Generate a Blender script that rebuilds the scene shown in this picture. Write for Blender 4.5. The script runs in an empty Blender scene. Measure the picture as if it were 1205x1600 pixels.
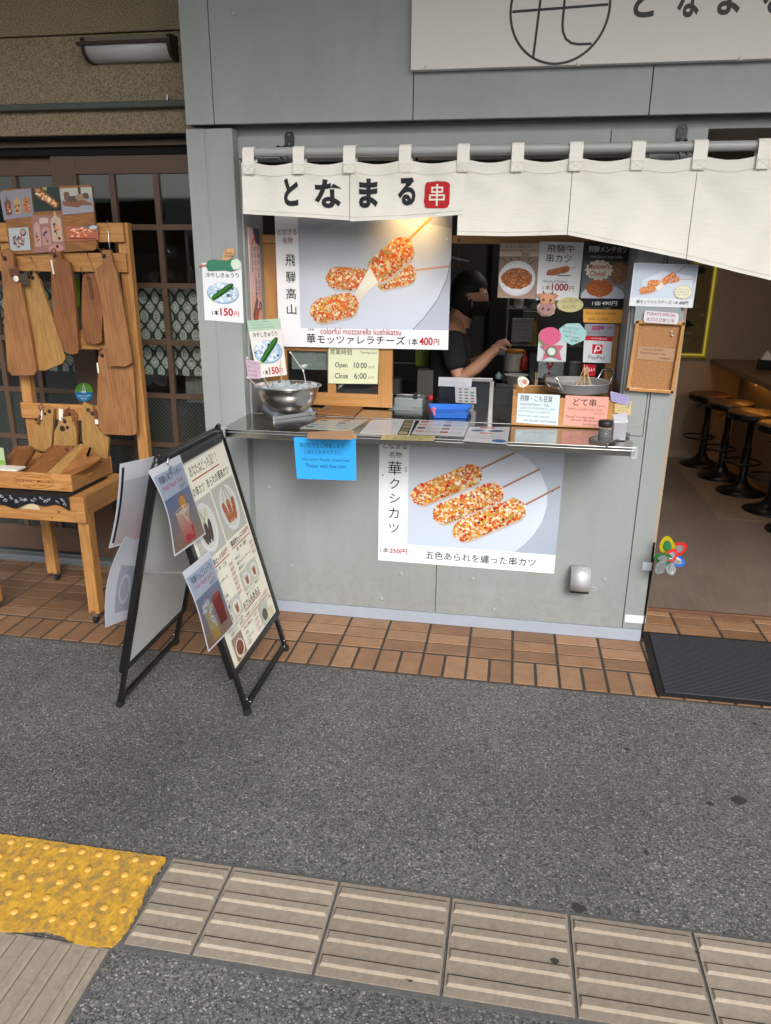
import bpy, math, random
from mathutils import Vector, Matrix
random.seed(7)
SC = bpy.context.scene
COL = SC.collection
# ------------------------------------------------------------------ camera, world, sun, exposure
FPX, CX, CY = 1148.4036, 602.5, 800.0
CAMP = Vector((0.767586, -3.294641, 1.664076))
YAW, PITCH, ROLL = 0.1642, 0.316283, 0.010511
_f0 = Vector((-math.sin(YAW), math.cos(YAW), 0)); _r0 = Vector((math.cos(YAW), math.sin(YAW), 0)); _z = Vector((0, 0, 1))
CW = math.cos(PITCH)*_f0 - math.sin(PITCH)*_z
_u = math.sin(PITCH)*_f0 + math.cos(PITCH)*_z
CR = math.cos(ROLL)*_r0 + math.sin(ROLL)*_u
CU = -math.sin(ROLL)*_r0 + math.cos(ROLL)*_u
cam = bpy.data.cameras.new('camera'); camo = bpy.data.objects.new('camera', cam); COL.objects.link(camo)
camo.matrix_world = Matrix(((CR.x, CU.x, -CW.x, CAMP.x), (CR.y, CU.y, -CW.y, CAMP.y), (CR.z, CU.z, -CW.z, CAMP.z), (0, 0, 0, 1)))
cam.sensor_fit = 'HORIZONTAL'; cam.sensor_width = 36; cam.lens = FPX/1205*36
cam.clip_start = .05; cam.clip_end = 300
SC.camera = camo
SUN_EL, SUN_AZ = 34, 156          # soft light from the street side, high
world = bpy.data.worlds.new('World'); SC.world = world; world.use_nodes = True
nt = world.node_tree; nt.nodes.clear()
sky = nt.nodes.new('ShaderNodeTexSky'); sky.sky_type = 'NISHITA'; sky.sun_disc = False
sky.sun_elevation = math.radians(SUN_EL); sky.sun_rotation = math.radians(SUN_AZ); sky.dust_density = 4; sky.air_density = 1.0
hs = nt.nodes.new('ShaderNodeHueSaturation'); hs.inputs['Saturation'].default_value = .38
bg = nt.nodes.new('ShaderNodeBackground'); bg.inputs[1].default_value = .15
wo = nt.nodes.new('ShaderNodeOutputWorld')
nt.links.new(sky.outputs[0], hs.inputs['Color']); nt.links.new(hs.outputs[0], bg.inputs[0]); nt.links.new(bg.outputs[0], wo.inputs[0])
sun = bpy.data.lights.new('sun', 'SUN'); suno = bpy.data.objects.new('sun', sun); COL.objects.link(suno)
sun.energy = .95; sun.angle = math.radians(24); sun.color = (1, .96, .9)
_a = math.radians(SUN_AZ); _e = math.radians(SUN_EL)
_d = Vector((math.sin(_a)*math.cos(_e), math.cos(_a)*math.cos(_e), math.sin(_e)))
suno.rotation_euler = _d.to_track_quat('Z', 'Y').to_euler(); suno.location = (0, -6, 8)
SC.view_settings.view_transform = 'Standard'; SC.view_settings.look = 'None'; SC.view_settings.gamma = 1
SC.view_settings.exposure = .66
SC.cycles.max_bounces = 8; SC.cycles.use_denoising = True

# ------------------------------------------------------------------ small helpers
def P(px, py, x=None, y=None, z=None):
    """point of the real plane x=, y= or z= that a picture point shows (used to survey the place)"""
    d = CR*((px-CX)/FPX) - CU*((py-CY)/FPX) + CW
    if y is not None: t = (y-CAMP.y)/d.y
    elif z is not None: t = (z-CAMP.z)/d.z
    else: t = (x-CAMP.x)/d.x
    q = CAMP + d*t
    return Vector((round(q.x, 4), round(q.y, 4), round(q.z, 4)))
def lin(c):
    if isinstance(c, str):
        c = c.lstrip('#'); c = [int(c[i:i+2], 16)/255 for i in (0, 2, 4)]
        return tuple(v/12.92 if v <= .04045 else ((v+.055)/1.055)**2.4 for v in c)
    return tuple(c)
MC = {}
def mat(name, base='#808080', rough=.5, metal=0, var=0, vs=6, bump=0, bs=60, bd=.002, spec=.5, emit=None, es=1, stretch=None, coat=0, alpha=1, attr=None, trans=0, detail=6):
    if name in MC: return MC[name]
    m = bpy.data.materials.new(name); m.use_nodes = True; MC[name] = m
    n = m.node_tree.nodes; L = m.node_tree.links; b = n['Principled BSDF']
    base = lin(base)
    b.inputs['Base Color'].default_value = (*base, 1); b.inputs['Roughness'].default_value = rough
    b.inputs['Metallic'].default_value = metal; b.inputs['Specular IOR Level'].default_value = spec
    b.inputs['Coat Weight'].default_value = coat; b.inputs['Alpha'].default_value = alpha
    b.inputs['Transmission Weight'].default_value = trans
    if emit: b.inputs['Emission Color'].default_value = (*lin(emit), 1); b.inputs['Emission Strength'].default_value = es
    src = None
    if attr:
        a = n.new('ShaderNodeAttribute'); a.attribute_name = 'Col'; src = a.outputs['Color']; L.new(src, b.inputs['Base Color'])
    if var or bump:
        tc = n.new('ShaderNodeTexCoord'); mp = n.new('ShaderNodeMapping'); L.new(tc.outputs['Object'], mp.inputs['Vector'])
        if stretch: mp.inputs['Scale'].default_value = stretch
    if var:
        t = n.new('ShaderNodeTexNoise'); t.inputs['Scale'].default_value = vs; t.inputs['Detail'].default_value = detail; t.inputs['Roughness'].default_value = .65
        L.new(mp.outputs[0], t.inputs['Vector'])
        r = n.new('ShaderNodeMapRange'); r.inputs[1].default_value = .3; r.inputs[2].default_value = .7; r.inputs[3].default_value = 1-var; r.inputs[4].default_value = 1+var
        L.new(t.outputs['Fac'], r.inputs[0])
        x = n.new('ShaderNodeVectorMath'); x.operation = 'SCALE'
        if src: L.new(src, x.inputs[0])
        else: x.inputs[0].default_value = base
        L.new(r.outputs[0], x.inputs['Scale']); L.new(x.outputs[0], b.inputs['Base Color'])
    if bump:
        t2 = n.new('ShaderNodeTexNoise'); t2.inputs['Scale'].default_value = bs; t2.inputs['Detail'].default_value = 4; L.new(mp.outputs[0], t2.inputs['Vector'])
        bp = n.new('ShaderNodeBump'); bp.inputs['Strength'].default_value = bump; bp.inputs['Distance'].default_value = bd
        L.new(t2.outputs['Fac'], bp.inputs['Height']); L.new(bp.outputs[0], b.inputs['Normal'])
    return m
def wood(name, c1, c2, axis='Z', scale=1.0, rough=.55, knots=True, coat=0):
    if name in MC: return MC[name]
    m = mat(name, c1, rough, coat=coat); n = m.node_tree.nodes; L = m.node_tree.links; b = n['Principled BSDF']
    tc = n.new('ShaderNodeTexCoord'); mp = n.new('ShaderNodeMapping'); L.new(tc.outputs['Object'], mp.inputs['Vector'])
    s = {'X': (.09, 1, 1), 'Y': (1, .09, 1), 'Z': (1, 1, .09)}[axis]; mp.inputs['Scale'].default_value = [v*scale for v in s]
    nz = n.new('ShaderNodeTexNoise'); nz.inputs['Scale'].default_value = 9; nz.inputs['Detail'].default_value = 3; nz.inputs['Distortion'].default_value = .6
    L.new(mp.outputs[0], nz.inputs['Vector'])
    mm = n.new('ShaderNodeMath'); mm.operation = 'MULTIPLY'; mm.inputs[1].default_value = 26; L.new(nz.outputs['Fac'], mm.inputs[0])
    fr = n.new('ShaderNodeMath'); fr.operation = 'PINGPONG'; fr.inputs[1].default_value = 1; L.new(mm.outputs[0], fr.inputs[0])
    fine = n.new('ShaderNodeTexNoise'); fine.inputs['Scale'].default_value = 150; fine.inputs['Detail'].default_value = 3; L.new(mp.outputs[0], fine.inputs['Vector'])
    ad = n.new('ShaderNodeMath'); ad.operation = 'MULTIPLY_ADD'; ad.inputs[1].default_value = .55; L.new(fr.outputs[0], ad.inputs[0])
    f2 = n.new('ShaderNodeMath'); f2.operation = 'MULTIPLY'; f2.inputs[1].default_value = .5; L.new(fine.outputs['Fac'], f2.inputs[0]); L.new(f2.outputs[0], ad.inputs[2])
    cr = n.new('ShaderNodeMix'); cr.data_type = 'RGBA'; cr.inputs['A'].default_value = (*lin(c1), 1); cr.inputs['B'].default_value = (*lin(c2), 1)
    L.new(ad.outputs[0], cr.inputs['Factor'])
    big = n.new('ShaderNodeTexNoise'); big.inputs['Scale'].default_value = 3; L.new(tc.outputs['Object'], big.inputs['Vector'])
    mr = n.new('ShaderNodeMapRange'); mr.inputs[1].default_value = .3; mr.inputs[2].default_value = .7; mr.inputs[3].default_value = .86; mr.inputs[4].default_value = 1.12; L.new(big.outputs['Fac'], mr.inputs[0])
    sc = n.new('ShaderNodeVectorMath'); sc.operation = 'SCALE'; L.new(cr.outputs['Result'], sc.inputs[0]); L.new(mr.outputs[0], sc.inputs['Scale'])
    L.new(sc.outputs[0], b.inputs['Base Color'])
    bp = n.new('ShaderNodeBump'); bp.inputs['Strength'].default_value = .35; bp.inputs['Distance'].default_value = .0012; L.new(ad.outputs[0], bp.inputs['Height']); L.new(bp.outputs[0], b.inputs['Normal'])
    return m
def props(o, label=None, cat=None, group=None, kind=None):
    if label: o['label'] = label
    if cat: o['category'] = cat
    if group: o['group'] = group
    if kind: o['kind'] = kind
    return o
def thing(name, label, cat, loc=(0, 0, 0), group=None):
    o = bpy.data.objects.new(name, None); COL.objects.link(o); o.location = loc; o.empty_display_size = .05
    return props(o, label, cat, group)
class G:
    def __init__(s): s.v = []; s.f = []; s.m = []; s.sm = []; s.c = []; s.mats = []
    def mi(s, m):
        if m not in s.mats: s.mats.append(m)
        return s.mats.index(m)
    def add(s, vs, fs, m, smooth=False, col=None):
        k = len(s.v); s.v += [tuple(v) for v in vs]; i = s.mi(m)
        for j, f in enumerate(fs):
            s.f.append([a+k for a in f]); s.m.append(i); s.sm.append(smooth)
            s.c.append(col[j] if isinstance(col, list) else col)
    def box(s, x0, x1, y0, y1, z0, z1, m, col=None):
        v = [(x, y, z) for z in (z0, z1) for y in (y0, y1) for x in (x0, x1)]
        s.add(v, [(0, 2, 3, 1), (4, 5, 7, 6), (0, 1, 5, 4), (2, 6, 7, 3), (0, 4, 6, 2), (1, 3, 7, 5)], m, False, col); return s
    def obox(s, c, a, b, d, m, col=None):
        c, a, b, d = map(Vector, (c, a, b, d))
        v = [c+a*i+b*j+d*k for k in (-1, 1) for j in (-1, 1) for i in (-1, 1)]
        s.add(v, [(0, 2, 3, 1), (4, 5, 7, 6), (0, 1, 5, 4), (2, 6, 7, 3), (0, 4, 6, 2), (1, 3, 7, 5)], m, False, col); return s
    def bar(s, p0, p1, w, t, m, side=(0, 1, 0)):
        p0, p1 = Vector(p0), Vector(p1); d = p1-p0; sd = Vector(side).normalized(); o = d.cross(sd).normalized()
        return s.obox((p0+p1)/2, d/2, o*w/2, sd*t/2, m)
    def tube(s, pts, r, m, n=10, r2=None, close=False):
        pts = [Vector(p) for p in pts]; N = len(pts); vs = []; up = None
        for i, p in enumerate(pts):
            if close: t = (pts[(i+1) % N]-pts[i-1]).normalized()
            else: t = (pts[min(i+1, N-1)]-pts[max(i-1, 0)]).normalized()
            if up is None: up = t.orthogonal().normalized()
            up = (up-t*up.dot(t)).normalized(); w = t.cross(up)
            rr = r if r2 is None else r+(r2-r)*i/max(N-1, 1)
            if isinstance(r, (list, tuple)): rr = r[i]
            vs += [p+(up*math.cos(a)+w*math.sin(a))*rr for a in (2*math.pi*k/n for k in range(n))]
        fs = []
        for i in range(N if close else N-1):
            for k in range(n):
                a, b2 = i*n+k, i*n+(k+1) % n; c2 = ((i+1) % N)*n
                fs.append((a, b2, c2+(k+1) % n, c2+k))
        s.add(vs, fs, m, True)
        if not close: s.add(vs[:n], [tuple(range(n))[::-1]], m); s.add(vs[-n:], [tuple(range(n))], m)
        return s
    def lathe(s, prof, c, m, n=28, axis=None, smooth=True):
        c = Vector(c); ax = Vector(axis or (0, 0, 1)).normalized(); u = ax.orthogonal().normalized() if axis else Vector((1, 0, 0)); w = ax.cross(u)
        vs = []; fs = []
        for r, h in prof: vs += [c+ax*h+(u*math.cos(2*math.pi*k/n)+w*math.sin(2*math.pi*k/n))*r for k in range(n)]
        for i in range(len(prof)-1):
            for k in range(n): fs.append((i*n+k, i*n+(k+1) % n, (i+1)*n+(k+1) % n, (i+1)*n+k))
        s.add(vs, fs, m, smooth); return s
    def prism(s, pts, off, m, m2=None, col=None):
        pts = [Vector(p) for p in pts]; off = Vector(off); n = len(pts)
        s.add(pts+[p+off for p in pts], [tuple(range(n)), tuple(range(2*n-1, n-1, -1))], m, False, col)
        s.add(pts+[p+off for p in pts], [(i, i+n, (i+1) % n+n, (i+1) % n) for i in range(n)], m2 or m, False, col); return s
    def ball(s, c, r, m, n=12, sc=(1, 1, 1)):
        vs = []; fs = []; c = Vector(c)
        for i in range(n//2+1):
            th = math.pi*i/(n//2)
            vs += [c+Vector((r*sc[0]*math.sin(th)*math.cos(2*math.pi*k/n), r*sc[1]*math.sin(th)*math.sin(2*math.pi*k/n), r*sc[2]*math.cos(th))) for k in range(n)]
        for i in range(n//2):
            for k in range(n): fs.append((i*n+k, (i+1)*n+k, (i+1)*n+(k+1) % n, i*n+(k+1) % n))
        s.add(vs, fs, m, True); return s
    def build(s, name, parent=None, label=None, cat=None, group=None, kind=None, bevel=0, segs=2):
        if parent is not None: o0 = Vector(parent_world(parent))
        else:
            xs = [v[0] for v in s.v]; ys = [v[1] for v in s.v]; zs = [v[2] for v in s.v]
            o0 = Vector(((min(xs)+max(xs))/2, (min(ys)+max(ys))/2, min(zs)))
        me = bpy.data.meshes.new(name); me.from_pydata([tuple(Vector(v)-o0) for v in s.v], [], s.f)
        for m in s.mats: me.materials.append(m)
        me.polygons.foreach_set('material_index', s.m); me.polygons.foreach_set('use_smooth', s.sm)
        if any(c is not None for c in s.c):
            ca = me.color_attributes.new('Col', 'FLOAT_COLOR', 'CORNER'); data = []
            for p, c in zip(me.polygons, s.c):
                if c is None: c = (.5, .5, .5)
                if isinstance(c[0], (tuple, list)): data += [x for q in c for x in (*q, 1)]
                else: data += [*c, 1]*p.loop_total
            ca.data.foreach_set('color', data)
        me.update(); o = bpy.data.objects.new(name, me); COL.objects.link(o)
        if parent is not None: o.parent = parent
        else: o.location = o0
        o['_o'] = list(o0)
        if bevel:
            b = o.modifiers.new('b', 'BEVEL'); b.width = bevel; b.segments = segs; b.limit_method = 'ANGLE'; b.angle_limit = math.radians(40)
        return props(o, label, cat, group, kind)
def parent_world(p):
    if '_o' in p: return p['_o']
    return p.location
# ---- lettering: built-in font, turned into mesh polygons fitted into a box
_tc = {}
def glyphs(s, bold):
    k = (s, bold)
    if k not in _tc:
        c = bpy.data.curves.new('t', 'FONT'); c.body = s; c.offset = bold; c.resolution_u = 3
        o = bpy.data.objects.new('t', c); COL.objects.link(o); dg = bpy.context.evaluated_depsgraph_get()
        me = bpy.data.meshes.new_from_object(o.evaluated_get(dg))
        v = [(q.co.x, q.co.y) for q in me.vertices]; f = [tuple(p.vertices) for p in me.polygons]
        bpy.data.objects.remove(o); bpy.data.curves.remove(c); bpy.data.meshes.remove(me)
        xs = [a for a, b in v] or [0, 1]; ys = [b for a, b in v] or [0, 1]
        _tc[k] = (v, f, min(xs), max(xs), min(ys), max(ys))
    return _tc[k]
PRINT = mat('print_matte', rough=.45, attr=True, spec=.35)
GLOSSY = mat('print_gloss', rough=.22, attr=True, spec=.5)
CARD = mat('print_card', rough=.7, attr=True, spec=.25)
THIN = bpy.data.materials.new('thin_laminated_paper'); THIN.use_nodes = True
_n = THIN.node_tree.nodes; _L = THIN.node_tree.links; _b = _n['Principled BSDF']; _b.inputs['Roughness'].default_value = .3
_a2 = _n.new('ShaderNodeAttribute'); _a2.attribute_name = 'Col'; _t = _n.new('ShaderNodeBsdfTranslucent'); _m = _n.new('ShaderNodeMixShader'); _m.inputs[0].default_value = .5
_L.new(_a2.outputs['Color'], _b.inputs['Base Color']); _L.new(_a2.outputs['Color'], _t.inputs[0]); _L.new(_b.outputs[0], _m.inputs[1]); _L.new(_t.outputs[0], _m.inputs[2]); _L.new(_m.outputs[0], _n['Material Output'].inputs[0])
class Sheet:
    """a printed sheet, drawn in its own units (x right, y down); becomes one mesh"""
    def __init__(s, W, H, bg='#e9ebee', m=None, step=3e-5): s.W = W; s.H = H; s.bg = lin(bg); s.q = []; s.k = 1; s.m = m or PRINT; s.step = step; s.outline = None
    def poly(s, pts, col, k=None):
        if k is None: k = s.k; s.k += 1
        c = [lin(x) for x in col] if isinstance(col, list) else lin(col)
        s.q.append((pts, [tuple(range(len(pts)))], [c], k)); return s
    def rect(s, x0, y0, x1, y1, col, n=1):
        if n == 1 : return s.poly([(x0, y0), (x1, y0), (x1, y1), (x0, y1)], col)
        c = [lin(x) for x in col] if isinstance(col, list) else [lin(col)]*4
        v = []; f = []; cc = []
        mix = lambda u, w: tuple((c[0][i]*(1-u)+c[1][i]*u)*(1-w)+(c[3][i]*(1-u)+c[2][i]*u)*w for i in range(3))
        for j in range(n+1):
            for i in range(n+1): v.append((x0+(x1-x0)*i/n, y0+(y1-y0)*j/n))
        for j in range(n):
            for i in range(n):
                f.append((j*(n+1)+i, j*(n+1)+i+1, (j+1)*(n+1)+i+1, (j+1)*(n+1)+i))
                cc.append([mix(i/n, j/n), mix((i+1)/n, j/n), mix((i+1)/n, (j+1)/n), mix(i/n, (j+1)/n)])
        s.q.append((v, f, cc, s.k)); s.k += 1; return s
    def ell(s, cx, cy, rx, ry, col, n=28, rot=0, k=None):
        ca, sa = math.cos(math.radians(rot)), math.sin(math.radians(rot))
        return s.poly([(cx+rx*math.cos(t)*ca+ry*math.sin(t)*sa, cy-rx*math.cos(t)*sa+ry*math.sin(t)*ca) for t in (2*math.pi*i/n for i in range(n))], col, k)
    def line(s, pts, w, col):
        for a, b in zip(pts, pts[1:]):
            dx, dy = b[0]-a[0], b[1]-a[1]; l = math.hypot(dx, dy) or 1; nx, ny = -dy/l*w/2, dx/l*w/2
            s.poly([(a[0]+nx, a[1]+ny), (b[0]+nx, b[1]+ny), (b[0]-nx, b[1]-ny), (a[0]-nx, a[1]-ny)], col)
        return s
    def ring(s, cx, cy, rx, ry, w, col, n=48, a0=0, a1=360):
        v = []; 
        for i in range(n+1):
            t = math.radians(a0+(a1-a0)*i/n)
            v += [(cx+(rx-w/2)*math.cos(t), cy-(ry-w/2)*math.sin(t)), (cx+(rx+w/2)*math.cos(t), cy-(ry+w/2)*math.sin(t))]
        s.q.append((v, [(2*i, 2*i+1, 2*i+3, 2*i+2) for i in range(n)], [lin(col)]*n, s.k)); s.k += 1; return s
    def text(s, t, x, y, w, h=None, col='#1c1c20', bold=0, rot=0):
        v, f, x0, x1, y0, y1 = glyphs(t, bold); sx = w/(x1-x0); sy = (h/(y1-y0)) if h else sx
        ca, sa = math.cos(math.radians(rot)), math.sin(math.radians(rot)); o = []
        for a, b in v:
            u, q = (a-x0)*sx, (y1-b)*sy; o.append((x+u*ca+q*sa, y-u*sa+q*ca))
        s.q.append((o, f, [lin(col)]*len(f), s.k)); s.k += 1; return s
    def scrib(s, x, y, w, rows, lh, col='#3a3a3e', hh=None, rot=0):
        """rows of small handwriting too small to read"""
        rr = random.Random(int(x*7+y)); pool = 'をかのきまたてにはしとあらんいくもりせ'
        for r in range(rows):
            n = max(4, int(w/(lh*.62))); t = ''.join(rr.choice(pool) for _ in range(n)); s.text(t, x, y+r*lh, w*rr.uniform(.82, 1), hh or lh*.6, col, rot=rot)
        return s
    def food(s, cx, cy, L, W, ang, n=170, base='#c47a3a', cols=('#efe2c8', '#e0b078', '#cc4a34', '#d8783c', '#e2b850', '#b0a860', '#f2dcb8', '#d08a48', '#e6c090', '#c8642c'), dot=.062):
        ca, sa = math.cos(math.radians(ang)), math.sin(math.radians(ang)); rr = random.Random(int(cx+cy)); r = W/2; a = L/2-r
        T = lambda u, w: (cx+u*ca+w*sa, cy-u*sa+w*ca)
        pts = [T(a+r*math.cos(t)*rr.uniform(.93, 1.05), r*math.sin(t)) for t in [math.radians(-90+12*i) for i in range(16)]]
        pts += [T(-a-r*math.cos(t)*rr.uniform(.93, 1.05), -r*math.sin(t)) for t in [math.radians(-90+12*i) for i in range(16)]]
        s.poly([(x+W*.05, y+W*.1) for x, y in pts], '#b9b2b0'); s.poly(pts, base); k0 = s.k
        n = int(n*1.7)
        for i in range(n):
            u = rr.uniform(-L/2, L/2); e = max(0, abs(u)-a); lim = math.sqrt(max(0, r*r-e*e))
            w = rr.uniform(-lim, lim); d = W*dot*rr.uniform(.6, 1.15); c = lin(rr.choice(cols)); sh = rr.uniform(.8, 1.1)*(1-.25*max(0, w/r))
            c = tuple(min(1, x*sh) for x in c); x, y = T(u, w)
            s.ell(x, y, d, d*rr.uniform(.8, 1), c, n=7, k=k0+i % 24)
        s.k = k0+24; return s
    def build(s, name, TL=None, TR=None, BL=None, BR=None, parent=None, label=None, cat=None, group=None, thick=.002, fn=None, n=1, kind=None, back=None):
        g = G()
        if fn is None:
            TL, TR, BL = Vector(TL), Vector(TR), Vector(BL); BR = Vector(BR) if BR is not None else TR+BL-TL
            nn = (BL-TL).cross(TR-TL).normalized()
            fn = lambda u, v, h: (TL*(1-u)+TR*u)*(1-v)+(BL*(1-u)+BR*u)*v+nn*h
        W, H = s.W, s.H
        if s.outline:
            o = s.outline; fr = [fn(x/W, y/H, 0) for x, y in o]; bk = [fn(x/W, y/H, -thick) for x, y in o]; N = len(o)
            g.add(fr, [tuple(range(N))[::-1]], s.m, False, s.bg); g.add(bk, [tuple(range(N))], s.m, False, s.bg)
            g.add(fr+bk, [(i, (i+1) % N, N+(i+1) % N, N+i) for i in range(N)], s.m, False, s.bg)
        else:
            for h, bc in ((0, s.bg), (-thick, lin(back) if back else s.bg)):
                v = [fn(i/n, j/n, h) for j in range(n+1) for i in range(n+1)]
                f = [(j*(n+1)+i, (j+1)*(n+1)+i, (j+1)*(n+1)+i+1, j*(n+1)+i+1) for j in range(n) for i in range(n)]
                if h: f = [q[::-1] for q in f]
                g.add(v, f, s.m, n > 1, bc)
            ring = [(i/n, 0) for i in range(n)]+[(1, i/n) for i in range(n)]+[(1-i/n, 1) for i in range(n)]+[(0, 1-i/n) for i in range(n)]
            N = len(ring); v = [fn(u, w, 0) for u, w in ring]+[fn(u, w, -thick) for u, w in ring]
            g.add(v, [(i, (i+1) % N, N+(i+1) % N, N+i) for i in range(N)], s.m, False, s.bg)
        for v, f, c, k in s.q:
            g.add([fn(x/W, y/H, k*s.step+2e-4) for x, y in v], f, s.m, n > 1, c if len(c) == len(f) else c*len(f))
        return g.build(name, parent, label, cat, group, kind)
def quad(a, b, c, y, d=None):
    """TL, TR, BL picture points on the plane y"""
    r = dict(TL=P(*a, y=y), TR=P(*b, y=y), BL=P(*c, y=y))
    if d: r['BR'] = P(*d, y=y)
    return r
def tilted(x0, x1, z1, z0, y, rot=0):
    """upright sheet given by its extents on plane y, rotated by rot degrees"""
    c = Vector(((x0+x1)/2, y, (z0+z1)/2)); w = (x1-x0)/2; h = (z1-z0)/2; a = math.radians(rot)
    r = Vector((math.cos(a), 0, math.sin(a))); u = Vector((-math.sin(a), 0, math.cos(a)))
    return dict(TL=c-r*w+u*h, TR=c+r*w+u*h, BL=c-r*w-u*h, BR=c+r*w-u*h)
# ------------------------------------------------------------------ materials
M_panel = mat('painted_board_panel', '#8e9393', .48, var=.09, vs=5, bump=.14, bs=70, bd=.0012, stretch=(1, 1, .35), detail=9)
_n = M_panel.node_tree.nodes; _L = M_panel.node_tree.links; _b = _n['Principled BSDF']; _old = _b.inputs['Base Color'].links[0].from_socket
_tq = _n.new('ShaderNodeTexCoord'); _s = _n.new('ShaderNodeSeparateXYZ'); _L.new(_tq.outputs['Object'], _s.inputs[0])
_ns = _n.new('ShaderNodeTexNoise'); _ns.inputs['Scale'].default_value = 22; _ns.inputs['Detail'].default_value = 9; _ns.inputs['Roughness'].default_value = .75; _L.new(_tq.outputs['Object'], _ns.inputs[0])
_h = _n.new('ShaderNodeMapRange'); _h.inputs[1].default_value = .05; _h.inputs[2].default_value = .42; _h.inputs[3].default_value = 1; _h.inputs[4].default_value = 0; _L.new(_s.outputs['Z'], _h.inputs[0])
_k = _n.new('ShaderNodeMapRange'); _k.inputs[1].default_value = .45; _k.inputs[2].default_value = .66; _L.new(_ns.outputs['Fac'], _k.inputs[0])
_mm = _n.new('ShaderNodeMath'); _mm.operation = 'MULTIPLY'; _L.new(_h.outputs[0], _mm.inputs[0]); _L.new(_k.outputs[0], _mm.inputs[1])
_m2 = _n.new('ShaderNodeMath'); _m2.operation = 'MULTIPLY'; _m2.inputs[1].default_value = .38; _L.new(_mm.outputs[0], _m2.inputs[0])
_x = _n.new('ShaderNodeMix'); _x.data_type = 'RGBA'; _x.inputs['B'].default_value = (*lin('#6b675e'), 1); _L.new(_old, _x.inputs['A']); _L.new(_m2.outputs[0], _x.inputs['Factor']); _L.new(_x.outputs['Result'], _b.inputs['Base Color'])
M_kick = mat('kick_plate_metal', '#9ba4b2', .45, var=.05, vs=9)
M_dark = mat('dark_gap', '#0c0c0d', .9)
M_bronze = mat('bronze_aluminium', '#5c493c', .42, metal=.15, var=.08, vs=14)
M_alu = mat('aluminium', '#9a9da0', .35, metal=.85, var=.05, vs=20)
M_grayalu = mat('grey_aluminium', '#a2a5a5', .5, metal=.1)
M_steel = mat('stainless_steel', '#a9a8a4', .16, metal=1, var=.06, vs=8, bump=.05, bs=200, bd=.0005, stretch=(.15, 1, 1))
M_steel2 = mat('polished_steel', '#c9c9c7', .26, metal=1)
M_pan = mat('brushed_aluminium', '#b7b9bb', .42, metal=.65, bump=.06, bs=300, bd=.0004)
M_blk = mat('black_metal', '#121316', .38, metal=.3)
M_blkp = mat('black_plastic', '#17181a', .45)
M_rub = mat('black_rubber', '#101112', .8)
M_white = mat('white_plastic', '#d9dadb', .4)
M_whitep = mat('white_paint', '#cfcfcf', .5)
M_pine = wood('pine_wood', '#b98a51', '#925f2f', 'X', 1.0)
M_pinez = wood('pine_wood_upright', '#b88a52', '#926132', 'Z', 1.0)
M_pined = wood('pine_wood_endgrain', '#a57a4c', '#815a34', 'Y', 1.2)
M_cedar = wood('cedar_board', '#9a6838', '#744824', 'X', 1.1)
M_oak = wood('oak_board', '#9c6e43', '#754c2b', 'Z', 1.3)
M_oak2 = wood('pale_board', '#a9834f', '#82602f', 'Z', 1.6)
M_oak3 = wood('red_board', '#87572f', '#643b1e', 'Z', 1.2)
M_sash = wood('varnished_sash', '#b98a56', '#a3743f', 'Z', .8, rough=.35, coat=.3)
M_sashx = wood('varnished_rail', '#b98a56', '#a3743f', 'X', .8, rough=.35, coat=.3)
M_leather = mat('brown_leather', '#5a3020', .6)
M_tag = mat('paper_tag', '#d6d1c6', .7)
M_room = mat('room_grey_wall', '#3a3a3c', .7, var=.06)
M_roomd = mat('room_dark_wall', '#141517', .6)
M_beige = mat('beige_wall', '#a08e7c', .65, var=.04)
M_vinyl = wood('vinyl_floor', '#7d736b', '#6d635b', 'Y', .8, rough=.34)
M_vinyl2 = wood('vinyl_floor_pale', '#8f7f6f', '#80705f', 'Y', .8, rough=.34)
M_tape = mat('white_cloth_tape', '#d7dbe6', .6)

def node_mat(name):
    m = bpy.data.materials.new(name); m.use_nodes = True; return m, m.node_tree.nodes, m.node_tree.links, m.node_tree.nodes['Principled BSDF']
# stucco
M_stucco, n, L, b = node_mat('rough_stucco'); b.inputs['Roughness'].default_value = .9
tc = n.new('ShaderNodeTexCoord'); t = n.new('ShaderNodeTexNoise'); t.inputs['Scale'].default_value = 150; t.inputs['Detail'].default_value = 5; L.new(tc.outputs['Object'], t.inputs[0])
cr = n.new('ShaderNodeValToRGB'); cr.color_ramp.elements[0].position = .36; cr.color_ramp.elements[0].color = (*lin('#6f644f'), 1); cr.color_ramp.elements[1].position = .58; cr.color_ramp.elements[1].color = (*lin('#988b72'), 1)
L.new(t.outputs['Fac'], cr.inputs[0]); L.new(cr.outputs[0], b.inputs['Base Color'])
bp = n.new('ShaderNodeBump'); bp.inputs['Strength'].default_value = .8; bp.inputs['Distance'].default_value = .004; L.new(t.outputs['Fac'], bp.inputs['Height']); L.new(bp.outputs[0], b.inputs['Normal'])
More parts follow.
